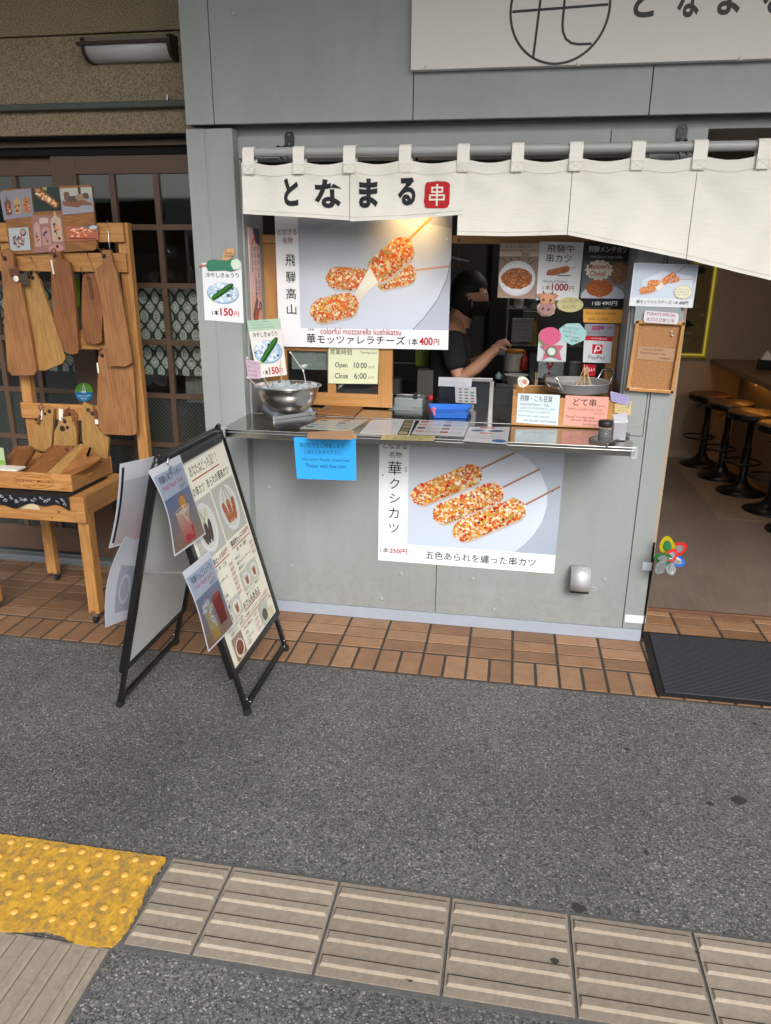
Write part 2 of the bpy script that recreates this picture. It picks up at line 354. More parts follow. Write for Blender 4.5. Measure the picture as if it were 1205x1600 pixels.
# asphalt
M_asph, n, L, b = node_mat('open_graded_asphalt'); b.inputs['Roughness'].default_value = .75
tc = n.new('ShaderNodeTexCoord')
v1 = n.new('ShaderNodeTexVoronoi'); v1.inputs['Scale'].default_value = 190; L.new(tc.outputs['Object'], v1.inputs['Vector'])
v2 = n.new('ShaderNodeTexVoronoi'); v2.inputs['Scale'].default_value = 330; L.new(tc.outputs['Object'], v2.inputs['Vector'])
sp = n.new('ShaderNodeSeparateColor'); L.new(v1.outputs['Color'], sp.inputs[0])
cr = n.new('ShaderNodeValToRGB'); e = cr.color_ramp.elements; e[0].position = 0; e[0].color = (*lin('#3c3c3d'), 1); e[1].position = 1; e[1].color = (*lin('#aaa9a4'), 1)
for p_, c_ in ((.3, '#5e5f60'), (.6, '#6a6b6b'), (.9, '#7a7977'), (.975, '#989690')):
    q = e.new(p_); q.color = (*lin(c_), 1)
L.new(sp.outputs[0], cr.inputs[0])
dk = n.new('ShaderNodeMapRange'); dk.inputs[1].default_value = .25; dk.inputs[2].default_value = .62; dk.inputs[3].default_value = 1; dk.inputs[4].default_value = .64; L.new(v1.outputs['Distance'], dk.inputs[0])
lg = n.new('ShaderNodeTexNoise'); lg.inputs['Scale'].default_value = 1.6; lg.inputs['Detail'].default_value = 5; L.new(tc.outputs['Object'], lg.inputs['Vector'])
lr = n.new('ShaderNodeMapRange'); lr.inputs[1].default_value = .3; lr.inputs[2].default_value = .7; lr.inputs[3].default_value = .78; lr.inputs[4].default_value = 1.26; L.new(lg.outputs['Fac'], lr.inputs[0])
st = n.new('ShaderNodeTexNoise'); st.inputs['Scale'].default_value = 7; st.inputs['Detail'].default_value = 2; L.new(tc.outputs['Object'], st.inputs['Vector'])
sr = n.new('ShaderNodeMapRange'); sr.inputs[1].default_value = .70; sr.inputs[2].default_value = .78; sr.inputs[3].default_value = 1; sr.inputs[4].default_value = .55; L.new(st.outputs['Fac'], sr.inputs[0])
m1 = n.new('ShaderNodeMath'); m1.operation = 'MULTIPLY'; L.new(dk.outputs[0], m1.inputs[0]); L.new(lr.outputs[0], m1.inputs[1])
m2 = n.new('ShaderNodeMath'); m2.operation = 'MULTIPLY'; L.new(m1.outputs[0], m2.inputs[0]); L.new(sr.outputs[0], m2.inputs[1])
sc = n.new('ShaderNodeVectorMath'); sc.operation = 'SCALE'; L.new(cr.outputs[0], sc.inputs[0]); L.new(m2.outputs[0], sc.inputs['Scale']); L.new(sc.outputs[0], b.inputs['Base Color'])
ma = n.new('ShaderNodeMath'); ma.operation = 'ADD'; L.new(v1.outputs['Distance'], ma.inputs[0]); L.new(v2.outputs['Distance'], ma.inputs[1])
bp = n.new('ShaderNodeBump'); bp.invert = True; bp.inputs['Strength'].default_value = .45; bp.inputs['Distance'].default_value = .003; L.new(ma.outputs[0], bp.inputs['Height']); L.new(bp.outputs[0], b.inputs['Normal'])
# tiles (colour per tile in the Col attribute)
M_tile = mat('terracotta_tile', rough=.55, attr=True, var=.16, vs=14, bump=.15, bs=120, bd=.001)
M_grout = mat('dark_grout', '#3f3a35', .9, var=.15, vs=30)
M_conc = mat('beige_concrete_block', '#8b7f70', .85, var=.16, vs=50, bump=.35, bs=260, bd=.001, attr=True, detail=10)
M_barshade = mat('bar_shade', '#34312d', .95, var=.2, vs=90)  # dark colour for the painted shade line behind the tactile bars
M_mortar = mat('grey_mortar', '#585958', .9, var=.3, vs=60, bump=.4, bs=200)
# worn yellow paint
M_yel, n, L, b = node_mat('worn_yellow_paint'); b.inputs['Roughness'].default_value = .5
tc = n.new('ShaderNodeTexCoord'); mp = n.new('ShaderNodeMapping'); mp.inputs['Rotation'].default_value = (0, 0, .9); mp.inputs['Scale'].default_value = (1, .7, 1); L.new(tc.outputs['Object'], mp.inputs[0])
t = n.new('ShaderNodeTexNoise'); t.inputs['Scale'].default_value = 48; t.inputs['Detail'].default_value = 8; t.inputs['Roughness'].default_value = .75; L.new(mp.outputs[0], t.inputs[0])
cr = n.new('ShaderNodeValToRGB'); e = cr.color_ramp.elements; e[0].position = .38; e[0].color = (*lin('#d8ab3c'), 1); e[1].position = .62; e[1].color = (*lin('#8f7b50'), 1)
q = e.new(.5); q.color = (*lin('#bf9238'), 1)
L.new(t.outputs['Fac'], cr.inputs[0]); L.new(cr.outputs[0], b.inputs['Base Color'])
bp = n.new('ShaderNodeBump'); bp.inputs['Strength'].default_value = .4; bp.inputs['Distance'].default_value = .0016; L.new(t.outputs['Fac'], bp.inputs['Height']); L.new(bp.outputs[0], b.inputs['Normal'])
M_yeld = mat('yellow_paint', '#d3a24a', .45, var=.12, vs=60)  # domes in a lightened yellow that paints in their highlight
# ribbed doormat
M_mat, n, L, b = node_mat('ribbed_carpet'); b.inputs['Roughness'].default_value = .95; b.inputs['Specular IOR Level'].default_value = .1
tc = n.new('ShaderNodeTexCoord'); w = n.new('ShaderNodeTexWave'); w.bands_direction = 'Y'; w.inputs['Scale'].default_value = 28; w.inputs['Distortion'].default_value = .4; L.new(tc.outputs['Object'], w.inputs[0])
cr = n.new('ShaderNodeValToRGB'); cr.color_ramp.elements[0].color = (*lin('#2b2c30'), 1); cr.color_ramp.elements[1].color = (*lin('#505157'), 1); L.new(w.outputs['Fac'], cr.inputs[0])
t = n.new('ShaderNodeTexNoise'); t.inputs['Scale'].default_value = 240; L.new(tc.outputs['Object'], t.inputs[0])
mr = n.new('ShaderNodeMapRange'); mr.inputs[1].default_value = .35; mr.inputs[2].default_value = .65; mr.inputs[3].default_value = .7; mr.inputs[4].default_value = 1.25; L.new(t.outputs['Fac'], mr.inputs[0])
sc = n.new('ShaderNodeVectorMath'); sc.operation = 'SCALE'; L.new(cr.outputs[0], sc.inputs[0]); L.new(mr.outputs[0], sc.inputs['Scale']); L.new(sc.outputs[0], b.inputs['Base Color'])
bp = n.new('ShaderNodeBump'); bp.inputs['Distance'].default_value = .004; L.new(w.outputs['Fac'], bp.inputs['Height']); L.new(bp.outputs[0], b.inputs['Normal'])
# window glass (reflects the street, lets the dark room show) and wired glass
def glass(name, wired=False, tint=.55, refl=.05):
    m = bpy.data.materials.new(name); m.use_nodes = True; n = m.node_tree.nodes; L = m.node_tree.links; n.clear()
    o = n.new('ShaderNodeOutputMaterial'); tr = n.new('ShaderNodeBsdfTransparent'); tr.inputs[0].default_value = (tint, tint*1.02, tint, 1)
    gl = n.new('ShaderNodeBsdfGlossy'); gl.inputs['Roughness'].default_value = .03; lw = n.new('ShaderNodeLayerWeight'); lw.inputs[0].default_value = .5; pw_ = n.new('ShaderNodeMath'); pw_.operation = 'POWER'; pw_.inputs[1].default_value = 4; L.new(lw.outputs['Facing'], pw_.inputs[0]); fr = n.new('ShaderNodeMath'); fr.operation = 'MULTIPLY_ADD'; fr.inputs[1].default_value = .8; fr.inputs[2].default_value = refl; L.new(pw_.outputs[0], fr.inputs[0])
    mx = n.new('ShaderNodeMixShader'); L.new(fr.outputs[0], mx.inputs[0]); L.new(tr.outputs[0], mx.inputs[1]); L.new(gl.outputs[0], mx.inputs[2])
    if not wired: L.new(mx.outputs[0], o.inputs[0]); return m
    tc = n.new('ShaderNodeTexCoord'); sx = n.new('ShaderNodeSeparateXYZ'); L.new(tc.outputs['Object'], sx.inputs[0]); outs = []
    for k, sgn in ((0, 1), (1, -1)):
        a = n.new('ShaderNodeMath'); a.operation = 'MULTIPLY_ADD'; a.inputs[1].default_value = sgn; L.new(sx.outputs['X'], a.inputs[0]); L.new(sx.outputs['Z'], a.inputs[2])
        f = n.new('ShaderNodeMath'); f.operation = 'PINGPONG'; f.inputs[1].default_value = .011; L.new(a.outputs[0], f.inputs[0])
        c = n.new('ShaderNodeMath'); c.operation = 'LESS_THAN'; c.inputs[1].default_value = .0011; L.new(f.outputs[0], c.inputs[0]); outs.append(c)
    mxm = n.new('ShaderNodeMath'); mxm.operation = 'MAXIMUM'; L.new(outs[0].outputs[0], mxm.inputs[0])
    h = n.new('ShaderNodeMath'); h.operation = 'MULTIPLY'; h.inputs[1].default_value = .55; L.new(outs[1].outputs[0], h.inputs[0]); L.new(h.outputs[0], mxm.inputs[1])
    df = n.new('ShaderNodeBsdfDiffuse'); df.inputs[0].default_value = (.13, .15, .15, 1)
    m2 = n.new('ShaderNodeMixShader'); L.new(mxm.outputs[0], m2.inputs[0]); L.new(mx.outputs[0], m2.inputs[1]); L.new(df.outputs[0], m2.inputs[2]); L.new(m2.outputs[0], o.inputs[0]); return m
M_glass = glass('window_glass', tint=.86, refl=.065); M_wired = glass('wired_glass', True, tint=.82, refl=.05)
M_clear = glass('clear_acrylic', tint=.95, refl=.02)
# lace curtain
M_lace, n, L, b = node_mat('lace_curtain'); b.inputs['Roughness'].default_value = .9
tc = n.new('ShaderNodeTexCoord'); sx = n.new('ShaderNodeSeparateXYZ'); L.new(tc.outputs['Object'], sx.inputs[0])
def fn(op, a, bb=None):
    m = n.new('ShaderNodeMath'); m.operation = op
    for i, q in enumerate((a, bb)):
        if q is None: continue
        if isinstance(q, (int, float)): m.inputs[i].default_value = q
        else: L.new(q, m.inputs[i])
    return m.outputs[0]
X_, Z_ = sx.outputs['X'], sx.outputs['Z']
cxx = fn('COSINE', fn('MULTIPLY', X_, 2*math.pi/.072)); czz = fn('COSINE', fn('MULTIPLY', Z_, 2*math.pi/.098)); c3 = fn('COSINE', fn('MULTIPLY', Z_, 4*math.pi/.098))
val = fn('ABSOLUTE', fn('ADD', fn('ADD', cxx, czz), fn('MULTIPLY', c3, .12)))
edge = fn('GREATER_THAN', val, .42)
inn = fn('GREATER_THAN', fn('PINGPONG', val, .28), .06)
tt = n.new('ShaderNodeTexNoise'); tt.inputs['Scale'].default_value = 150; L.new(tc.outputs['Object'], tt.inputs[0])
dots = fn('GREATER_THAN', tt.outputs['Fac'], .38)
mask = fn('MULTIPLY', fn('MULTIPLY', edge, inn), dots)
mx = n.new('ShaderNodeMix'); mx.data_type = 'RGBA'; mx.inputs['A'].default_value = (*lin('#39433f'), 1); mx.inputs['B'].default_value = (*lin('#e9f0ec'), 1); L.new(mask, mx.inputs['Factor']); L.new(mx.outputs['Result'], b.inputs['Base Color'])
# cork
M_cork = mat('cork', '#9c7149', .9, var=.28, vs=160, bump=.2, bs=200, detail=2)
M_cloth = mat('cream_noren_cloth', '#dcd7cc', .9, attr=True, var=.05, vs=260, stretch=(.03, 1, 1), bump=.15, bs=500, bd=.0006, spec=.1)

# ------------------------------------------------------------------ ground
g = G(); g.box(-150, 150, -150, 150, -.3, -.004, M_asph); g.build('asphalt_ground', kind='structure')
# tile apron: rows of long tiles, one row of upright tiles along the street
X0 = -.142897
def tiles(name, rects):
    g = G()
    for (x0, x1, y0, y1, tone) in rects:
        r = random.uniform(.9, 1.1); c = lin(random.choice(['#8f6c50', '#87664c', '#957357', '#836148', '#9a785c'])); c = tuple(v*r*tone for v in c)
        z = .003+random.uniform(0, .0012)
        v = [(x0, y0, -.002), (x1, y0, -.002), (x1, y1, -.002), (x0, y1, -.002)]; e = .0025
        v += [(x0, y0, z-.0015), (x1, y0, z-.0015), (x1, y1, z-.0015), (x0, y1, z-.0015), (x0+e, y0+e, z), (x1-e, y0+e, z), (x1-e, y1-e, z), (x0+e, y1-e, z)]
        f = [(8, 9, 10, 11)]+[(a, (a+1) % 4, 4+(a+1) % 4, 4+a) for a in range(4)]+[(4+a, 4+(a+1) % 4, 8+(a+1) % 4, 8+a) for a in range(4)]
        g.add(v, f, M_tile, False, c)
    return g.build(name, kind='structure')
rc = []
for i in range(-60, 40):
    x = X0+.1*i
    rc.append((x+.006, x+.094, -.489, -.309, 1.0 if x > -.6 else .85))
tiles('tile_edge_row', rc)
rc = []
for i in range(-30, 20):
    x = X0+.2*i
    for j in range(8):
        y = -.297+.1*j; y1 = y+.094
        if x > -.66 and x < 1.3 and y > -.02: continue
        if x+.2 > 1.3 and x < 1.46 and y > -.02: x0_ = 1.47
        else: x0_ = x+.006
        if x > 1.2 and y > .33: continue
        if x > 1.2: y1 = min(y1, .352)
        d = .60+.08*(j < 2) if x < -.63 else .98  # tiles left of the pillar darker, the outer two rows slightly less
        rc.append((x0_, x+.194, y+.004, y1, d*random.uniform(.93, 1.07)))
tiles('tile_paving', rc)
g = G(); g.box(-6.2, 3.9, -.497, .52, -.1, 0, M_grout); g.build('paving_bed', kind='structure')
# tactile paving
def guide(x0, x1, y0, y1, along, n_=4, first=None):
    c0 = lin('#908577'); kk = random.uniform(.9, 1.08); c0 = tuple(v*kk for v in c0); c1 = tuple(v*1.25 for v in c0)  # lighter tone paints the lit street-facing slope of each bar
    g = G(); g.box(x0, x1, y0, y1, -.03, .003, M_conc, c0)
    if along == 'x': cs = [y0+(y1-y0)*(k+.5)/4+.004 for k in range(4)]
    else: cs = [x0+(x1-x0)*(k+.5)/4 for k in range(4)]
    for c in cs:
        a, w0, w1, h = .005, .0165, .0105, .0095
        if along == 'x':
            v = [(x0+a, c-w0, .003), (x1-a, c-w0, .003), (x1-a, c+w0, .003), (x0+a, c+w0, .003), (x0+a+.005, c-w1, h), (x1-a-.005, c-w1, h), (x1-a-.005, c+w1, h), (x0+a+.005, c+w1, h)]
        else:
            v = [(c-w0, y0+a, .003), (c+w0, y0+a, .003), (c+w0, y1-a, .003), (c-w0, y1-a, .003), (c-w1, y0+a+.005, h), (c+w1, y0+a+.005, h), (c+w1, y1-a-.005, h), (c-w1, y1-a-.005, h)]
        g.add(v, [(4, 5, 6, 7)]+[(k, (k+1) % 4, 4+(k+1) % 4, 4+k) for k in range(4)], M_conc, False, [c0, c1, c0, c0, c0])
        if along == 'x': g.box(x0+a, x1-a, c+w0, c+w0+.0022, .003, .0036, M_barshade)  # thin dark strip painted as the shade behind the bar
        else: g.box(c+w0, c+w0+.002, y0+a, y1-a, .003, .0036, M_barshade)
    return g.build('tactile_guide_tile', kind='structure', bevel=.0008)
for a, b2 in ((-.128, .052), (.060, .372), (.380, .692), (.700, 1.012), (1.020, 1.332), (1.340, 1.652), (1.660, 1.972), (1.980, 2.292), (2.300, 2.612)): guide(a, b2, -1.962, -1.668, 'x')
for a, b2 in ((-.470, -.158), (-.79, -.478)):
    guide(a, b2, -2.294, -1.986, 'y'); guide(a, b2, -2.61, -2.302, 'y')
g = G(); g.box(-.145, 2.62, -1.978, -1.655, -.06, -.001, M_mortar); g.box(-.82, -.150, -2.63, -1.98, -.06, -.001, M_mortar); g.build('mortar_bed', kind='structure')
g = G(); rr = random.Random(3); pts = []
for i in range(60):   # ragged painted pad
    pts.append((-.98+.83*i/59, -1.672+rr.uniform(-.002, .002)))
for i in range(1, 26): pts.append((-.146+rr.uniform(-.004, .002)-.008*math.sin(i*.25), -1.672-.3*i/26))
for i in range(60): pts.append((-.155-.83*i/59, -1.975-(.012*math.sin(i*.35) if i < 30 else 0)+rr.uniform(-.003, .002)))
g.prism([(x, y, .006) for x, y in pts[::-1]], (0, 0, -.012), M_yel)
for i in range(14):
    for j in range(5):
        x = -.178-.0575*i+rr.uniform(-.002, .002); y = -1.697-.0575*j+rr.uniform(-.002, .002)
        g.lathe([(.0112, 0), (.0104, .0028), (.0075, .005), (.003, .006), (0, .0062)], (x, y, .0055), M_yeld, 14)
g.build('yellow_tactile_paving', kind='structure')
# dark gum spots on the paving
g = G()
for px, py, r in ((905, 1418, .02), (1155, 1250, .025), (1110, 1255, .012), (867, 1503, .010), (600, 1421, .008), (400, 1190, .008), (818, 1132, .006), (760, 1205, .007), (330, 1230, .005), (1010, 1330, .010), (690, 1330, .006), (560, 1120, .006), (980, 1170, .012), (870, 1265, .007), (120, 1180, .007), (1090, 1490, .006), (640, 1530, .012), (1180, 1130, .009), (500, 1290, .005)):
    c = P(px, py, z=.0); zz = .0045 if py > 1480 else -.0025
    g.add([(c.x+r*math.cos(t)*rr.uniform(.6, 1.2), c.y+r*math.sin(t)*rr.uniform(.6, 1.2), zz) for t in (2*math.pi*k/14 for k in range(14))], [tuple(range(14))], mat('old_gum', '#35332f', .8))
g.build('gum_spots', kind='stuff', label='dark old chewing gum spots trodden onto the pavement', cat='gum')

# ------------------------------------------------------------------ the shop building
shop = thing('shop_building', 'grey panelled shop front with serving window and open doorway', 'building', (.4, 0, 0))
def part(g, name, **k): return g.build(name, shop, **k)
g = G(); sm = .0035
xs = [-.632, -.507, .325, 1.226, 2.2, 3.2]
for a, c in zip(xs, xs[1:]):
    g.box(a+sm/2, c-sm/2, -.06, -.04, 2.238, 3.3, M_panel)
g.box(-.63, 3.2, -.04, .3, 2.242, 3.3, mat('panel_seam', '#55585a', .7))
part(g, 'upper_cladding', bevel=.0015)
g = G(); g.box(-.633, -.552, -.063, .26, 0, 2.222, M_panel); g.box(-.552, -.540, -.0605, .2, 0, 2.221, M_panel); g.box(-.540, -.430, -.063, .26, 0, 2.222, M_panel); part(g, 'pillar', bevel=.0015)
g = G(); g.box(-.43, 1.1, 0, .12, 2.115, 2.2, M_panel); g.box(1.103, 1.462, 0, .12, 2.115, 2.2, M_panel); part(g, 'window_head_panel', bevel=.001)
g = G(); g.box(-.632, 3.2, .02, .3, 2.2, 2.2415, M_panel); part(g, 'soffit')
g = G(); g.box(-.43, .4735, 0, .05, .065, .99, M_panel); g.box(.4765, 1.357, 0, .05, .065, .99, M_panel); g.box(-.43, 1.36, .05, .2, 0, 1.0, M_dark); part(g, 'lower_panel', bevel=.001)
g = G(); g.box(-.43, 1.456, -.004, .06, .004, .063, M_kick); part(g, 'kick_plate', bevel=.001)
g = G(); g.box(1.357, 1.366, .003, .05, .065, 2.112, M_panel); g.box(1.369, 1.458, 0, .14, .065, 2.112, M_panel); part(g, 'corner_trim', bevel=.001)
g = G(); g.box(1.274, 1.354, 0, .14, .993, 1.03, M_panel); g.box(1.252, 1.354, 0, .14, 1.0301, 2.112, M_panel); part(g, 'side_panel', bevel=.001)
g = G(); g.box(1.242, 1.251, .01, .26, 1.024, 2.112, mat('jamb_grey', '#75787a', .5)); part(g, 'window_jamb'); g = G(); g.box(-.429, -.42, -.0, .26, 1.0, 2.112, M_panel); part(g, 'window_jamb')
# round plugs in the panels
for px, py, yy in ((456, 884, 0), (596, 935.5, 0), (627, 896.5, 0), (739, 904, 0), (771.5, 953, 0), (945, 905, 0), (420, 762, 0), (365, 20, -.06)):
    c = P(px, py, y=yy); g = G(); g.lathe([(.0105, 0), (.0105, .0015), (.008, .0022), (0, .0022)], c, mat('panel_plug', '#989c9d', .5), 18, axis=(0, -1, 0)); part(g, 'panel_plug')
# window frame of varnished wood, sashes with glass
g = G(); g.box(-.42, 1.242, .225, .285, 1.787, 1.822, M_sashx); g.box(-.42, -.352, .245, .285, 1.02, 1.787, M_sash); part(g, 'window_frame', bevel=.002)
g = G(); g.box(1.196, 1.240, .225, .285, 1.02, 1.787, M_sash); part(g, 'window_frame', bevel=.002)
def sash(x0, x1, y):
    g = G(); z0, z1 = 1.03, 1.785; w = .034
    g.box(x0, x0+w, y, y+.03, z0, z1, M_sash); g.box(x1-.068, x1, y, y+.03, z0, z1, M_sash)
    g.box(x0+w, x1-.068, y+.001, y+.029, z0, z0+.062, M_sashx); g.box(x0+w, x1-.068, y+.001, y+.029, z1-.04, z1, M_sashx)
    g.box(x0+w, x1-.068, y+.003, y+.027, 1.293, 1.318, M_sashx); xm = -.093
    g.box(xm-.02, xm+.02, y+.002, y+.028, z0+.062, 1.293, M_sash)
    f = part(g, 'window_sash', bevel=.0015)
    g = G(); g.box(x0+w-.005, x1-.06, y+.012, y+.016, z0+.05, z1-.03, M_glass); g.build('pane', f)
sash(-.352, .208, .236)
g = G(); g.box(-.30, .12, .262, .264, 1.2, 1.7, mat('frosted_film', '#8d9a9b', .6)); part(g, 'window_film')
g = G(); g.box(.86, 1.19, .262, .266, 1.02, 1.785, M_clear); part(g, 'acrylic_screen')
# roofs, walls and floors of the rooms behind
g = G()
for bx in ((-.63, 3.2, 3.9, 4.0, -.02, 2.6), ): g.box(*bx, M_beige)
part(g, 'rear_wall')
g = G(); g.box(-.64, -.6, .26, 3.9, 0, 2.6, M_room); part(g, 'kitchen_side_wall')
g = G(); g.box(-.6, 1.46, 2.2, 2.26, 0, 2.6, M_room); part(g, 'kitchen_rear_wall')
g = G(); g.box(1.46, 1.50, .14, 2.26, 0, 2.2, M_beige); part(g, 'partition_wall')
g = G(); g.box(-.64, 3.25, .3, 4.0, 2.35, 2.4, mat('ceiling_board', '#55524d', .8)); part(g, 'ceiling')
g = G(); g.box(3.2, 3.25, -.06, 4.0, 0, 3.3, M_panel); part(g, 'end_wall')
g = G(); g.box(1.47, 3.2, .372, 3.9, -.05, .012, M_vinyl); g.build('shop_floor', kind='structure')
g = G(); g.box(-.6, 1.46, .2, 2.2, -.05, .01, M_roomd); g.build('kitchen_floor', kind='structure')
g = G(); g.box(2.30, 2.84, 2.0, 3.9, .0121, .0135, M_vinyl2); g.build('floor_strip', kind='structure')
g = G(); g.box(1.47, 3.2, .352, .374, -.02, .020, wood('threshold_wood', '#6d4a34', '#5a3a28', 'X', 1)); part(g, 'threshold', bevel=.003)
g = G(); g.box(1.48, 2.82, 3.888, 3.9, .0125, .075, mat('skirting', '#a99a8b', .6)); part(g, 'skirting')
g = G(); g.box(2.84, 2.9, 1.2, 3.9, .012, .86, M_beige); part(g, 'bar_front_panel')
# unseen overhang above the pavement, sized to shade the upper wall
g = G(); g.box(-5, 5, -2.1, .3, 3.3, 3.36, mat('shade_canopy_board', '#8d8a84', .8)); part(g, 'shade_canopy')
# tapes holding a black strip at the doorway corner
g = G(); g.box(1.4585, 1.468, .003, .02, .02, .50, M_blk); part(g, 'corner_strip')
for z in (.115, .405):
    g = G(); z_ = .115 if z < .2 else .385; w = 1.375 if z < .2 else 1.425
    g.prism([(w, -.0015, z_-.018), (1.4695, -.0015, z_-.018), (1.4695, -.0015, z_+.022), (w, -.0015, z_+.022)], (0, .0012, 0), M_tape); g.box(1.4585, 1.4698, -.0014, .03, z_-.018, z_+.022, M_tape); part(g, 'tape_strip')

# ------------------------------------------------------------------ the neighbouring shop
nb = thing('neighbour_building', 'brown stucco house with bronze sliding doors and lace curtain', 'building', (-2.1, .4, 0))
g = G(); g.box(-4.2, -.637, .30, .5, 2.687, 3.4, M_stucco); g.box(-4.2, -.637, .304, .5, 2.27, 2.682, M_stucco); g.box(-4.2, -.64, .33, .5, 2.262, 3.3, M_dark); g.box(-6.2, -4.2, .30, .5, 0, 3.4, M_stucco); g.box(-4.2, -3.52, .302, .5, 0, 2.268, M_stucco); g.box(-6.2, -6.0, .5, 4, 0, 3.4, M_stucco); g.build('stucco_wall', nb, bevel=.004)
g = G(); g.box(-4.2, -.64, .262, .303, 2.372, 2.40, mat('old_conduit', '#4f5650', .6, metal=.3, var=.2, vs=20)); g.tube([(-.86, .28, 2.40), (-.86, .28, 2.425)], .006, M_alu); g.build('conduit', nb, bevel=.004)
g = G(); g.box(-4.2, -.637, .40, .5, 2.235, 2.268, M_bronze); g.box(-4.2, -.637, .43, .5, 2.20, 2.235, M_dark); g.build('door_head', nb)
g = G(); g.box(-4.2, -.637, .36, .56, -.005, .012, M_alu); g.box(-4.2, -.637, .39, .40, .012, .03, M_alu); g.box(-4.2, -.637, .435, .445, .012, .034, M_alu); g.build('door_sill', nb, bevel=.001)
RZ = (1.866, 1.582, 1.293, 1.008, .735)
def door(x0, x1, y, mx, left=.075, right=.05):
    d = G(); w = .028
    d.box(x0, x0+left, y, y+.035, .035, 2.2, M_bronze); d.box(x1-right, x1, y, y+.035, .035, 2.2, M_bronze)
    d.box(x0+left, x1-right, y+.001, y+.034, 2.115, 2.199, M_bronze); d.box(x0+left, x1-right, y+.001, y+.034, .036, .185, M_bronze)
    for z in RZ: d.box(x0+left, x1-right, y+.004, y+.03, z-w/2, z+w/2, M_bronze)
    f = d.build('sliding_door', nb, bevel=.0015)
    for x in mx:
        q = G(); q.box(x-w/2, x+w/2, y+.002, y+.032, .185, 2.115, M_bronze); q.build('glazing_bar', f, bevel=.001)
    q = G(); q.box(x0+left-.004, x1-right+.004, y+.015, y+.019, 1.02, 2.118, M_glass); q.build('pane', f)
    q = G(); q.box(x0+left-.004, x1-right+.004, y+.015, y+.019, .18, 1.0, M_wired); q.build('pane', f)
door(-1.585, -.638, .44, (-1.265, -1.028, -.80), left=.13)
door(-2.55, -1.59, .475, (-2.05, -1.83), left=.05, right=.02)
door(-3.5, -2.55, .44, (-3.1, -2.8))
g = G(); pts = []
for i in range(160):
    x = -2.6+1.95*i/159; pts.append((x, .535+.006*math.sin(i*.55)))
v = [(x, y, z) for z in (1.11, 1.575) for x, y in pts]; g.add(v, [(i, i+1, 161+i, 160+i) for i in range(159)], M_lace, True); g.build('lace_curtain', nb)
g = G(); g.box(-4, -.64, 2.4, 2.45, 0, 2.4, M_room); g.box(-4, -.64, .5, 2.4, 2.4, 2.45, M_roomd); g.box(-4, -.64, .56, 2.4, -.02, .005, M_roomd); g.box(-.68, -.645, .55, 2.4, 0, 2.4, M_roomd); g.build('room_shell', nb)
# things dimly seen through the neighbour's glass
g = G()
for x, z0, z1, c in ((-1.25, .0, .9, '#3b342c'), (-1.0, 0, .7, '#4c4a46'), (-.8, 0, 1.0, '#3a2a20'), (-1.9, 0, .8, '#2d2c2a')): g.box(x, x+.2, .8, 1.0, z0, z1, mat('stock'+c, c, .7))
g.box(-1.02, -.72, .6, .62, .95, 1.1, mat('stock_white', '#8f9291', .7))
g.build('stock_shelves', nb)
# houses across the street, seen only as reflections in the glass and the steel
op = thing('opposite_house', 'row house across the street reflected in the panes', 'building', (0, -11, 0))
g = G(); g.box(-14, 14, -12.5, -11, 0, 2.3, mat('opp_wall', '#98948a', .8, var=.1, vs=1)); g.build('wall', op)
g = G(); g.prism([(-15, -10.4, 2.25), (-15, -12.2, 3.15), (-15, -14, 2.25)], (30, 0, 0), mat('green_roof', '#3d5346', .6)); g.build('roof', op)
g = G(); 
for k in range(9): g.box(-12+k*3, -10.6+k*3, -11.02, -10.98, .6, 2.2, mat('opp_window', '#1d2226', .2))
g.build('window', op)

# ------------------------------------------------------------------ shop name sign over the front
sg = thing('shop_sign', 'large white shop sign with round line emblem above the front', 'sign', (1.3, -.08, 2.405))
S1 = Sheet(2300, 800, '#d3cfcb'); U = lambda p: ((p.x-.318)/2.3*2300, (3.205-p.z)/.8*800)
S1.build('sign_board', TL=(.318, -.095, 3.205), TR=(2.618, -.095, 3.205), BL=(.318, -.095, 2.405), parent=sg, thick=.033)
E1 = Sheet(2300, 800); E1.q = []
ecx, ecy, er = (.866-.318)*1000, (3.205-2.588)*1000, 178
def strip(sheet, pts, w, col='#23211f'):
    v = []
    for i, (x, y) in enumerate(pts):
        a = pts[max(i-1, 0)]; b2 = pts[min(i+1, len(pts)-1)]; dx, dy = b2[0]-a[0], b2[1]-a[1]; l = math.hypot(dx, dy); v += [(x-dy/l*w/2, y+dx/l*w/2), (x+dy/l*w/2, y-dx/l*w/2)]
    sheet.q.append((v, [(2*i, 2*i+1, 2*i+3, 2*i+2) for i in range(len(pts)-1)], [lin(col)]*(len(pts)-1), sheet.k)); sheet.k += 1
class Marks(Sheet):
    """lettering only (no sheet behind it)"""
    def build(s, name, TL, TR, BL, parent, **kw):
        g = G(); TL, TR, BL = map(Vector, (TL, TR, BL)); nn = (BL-TL).cross(TR-TL).normalized()
        for v, f, c, k in s.q: g.add([TL+(TR-TL)*(x/s.W)+(BL-TL)*(y/s.H)+nn*(k*3e-5+4e-4) for x, y in v], f, s.m, False, c if len(c) == len(f) else c*len(f))
        return g.build(name, parent, **kw)
E1 = Marks(2300, 800); E1.ring(ecx, ecy, er, er, 9, '#23211f', n=72)
strip(E1, [(ecx-172, ecy+4), (ecx+172, ecy-6)], 9); strip(E1, [(ecx-62, ecy-165), (ecx-85, ecy+158)], 9)
strip(E1, [(ecx+18, ecy-175), (ecx+14, ecy+50), (ecx+18, ecy+75), (ecx+30, ecy+98), (ecx+50, ecy+112), (ecx+75, ecy+117), (ecx+125, ecy+117)], 9)
bd = dict(TL=(.318, -.095, 3.205), TR=(2.618, -.095, 3.205), BL=(.318, -.095, 2.405))
E1.build('emblem', parent=sg, **bd)
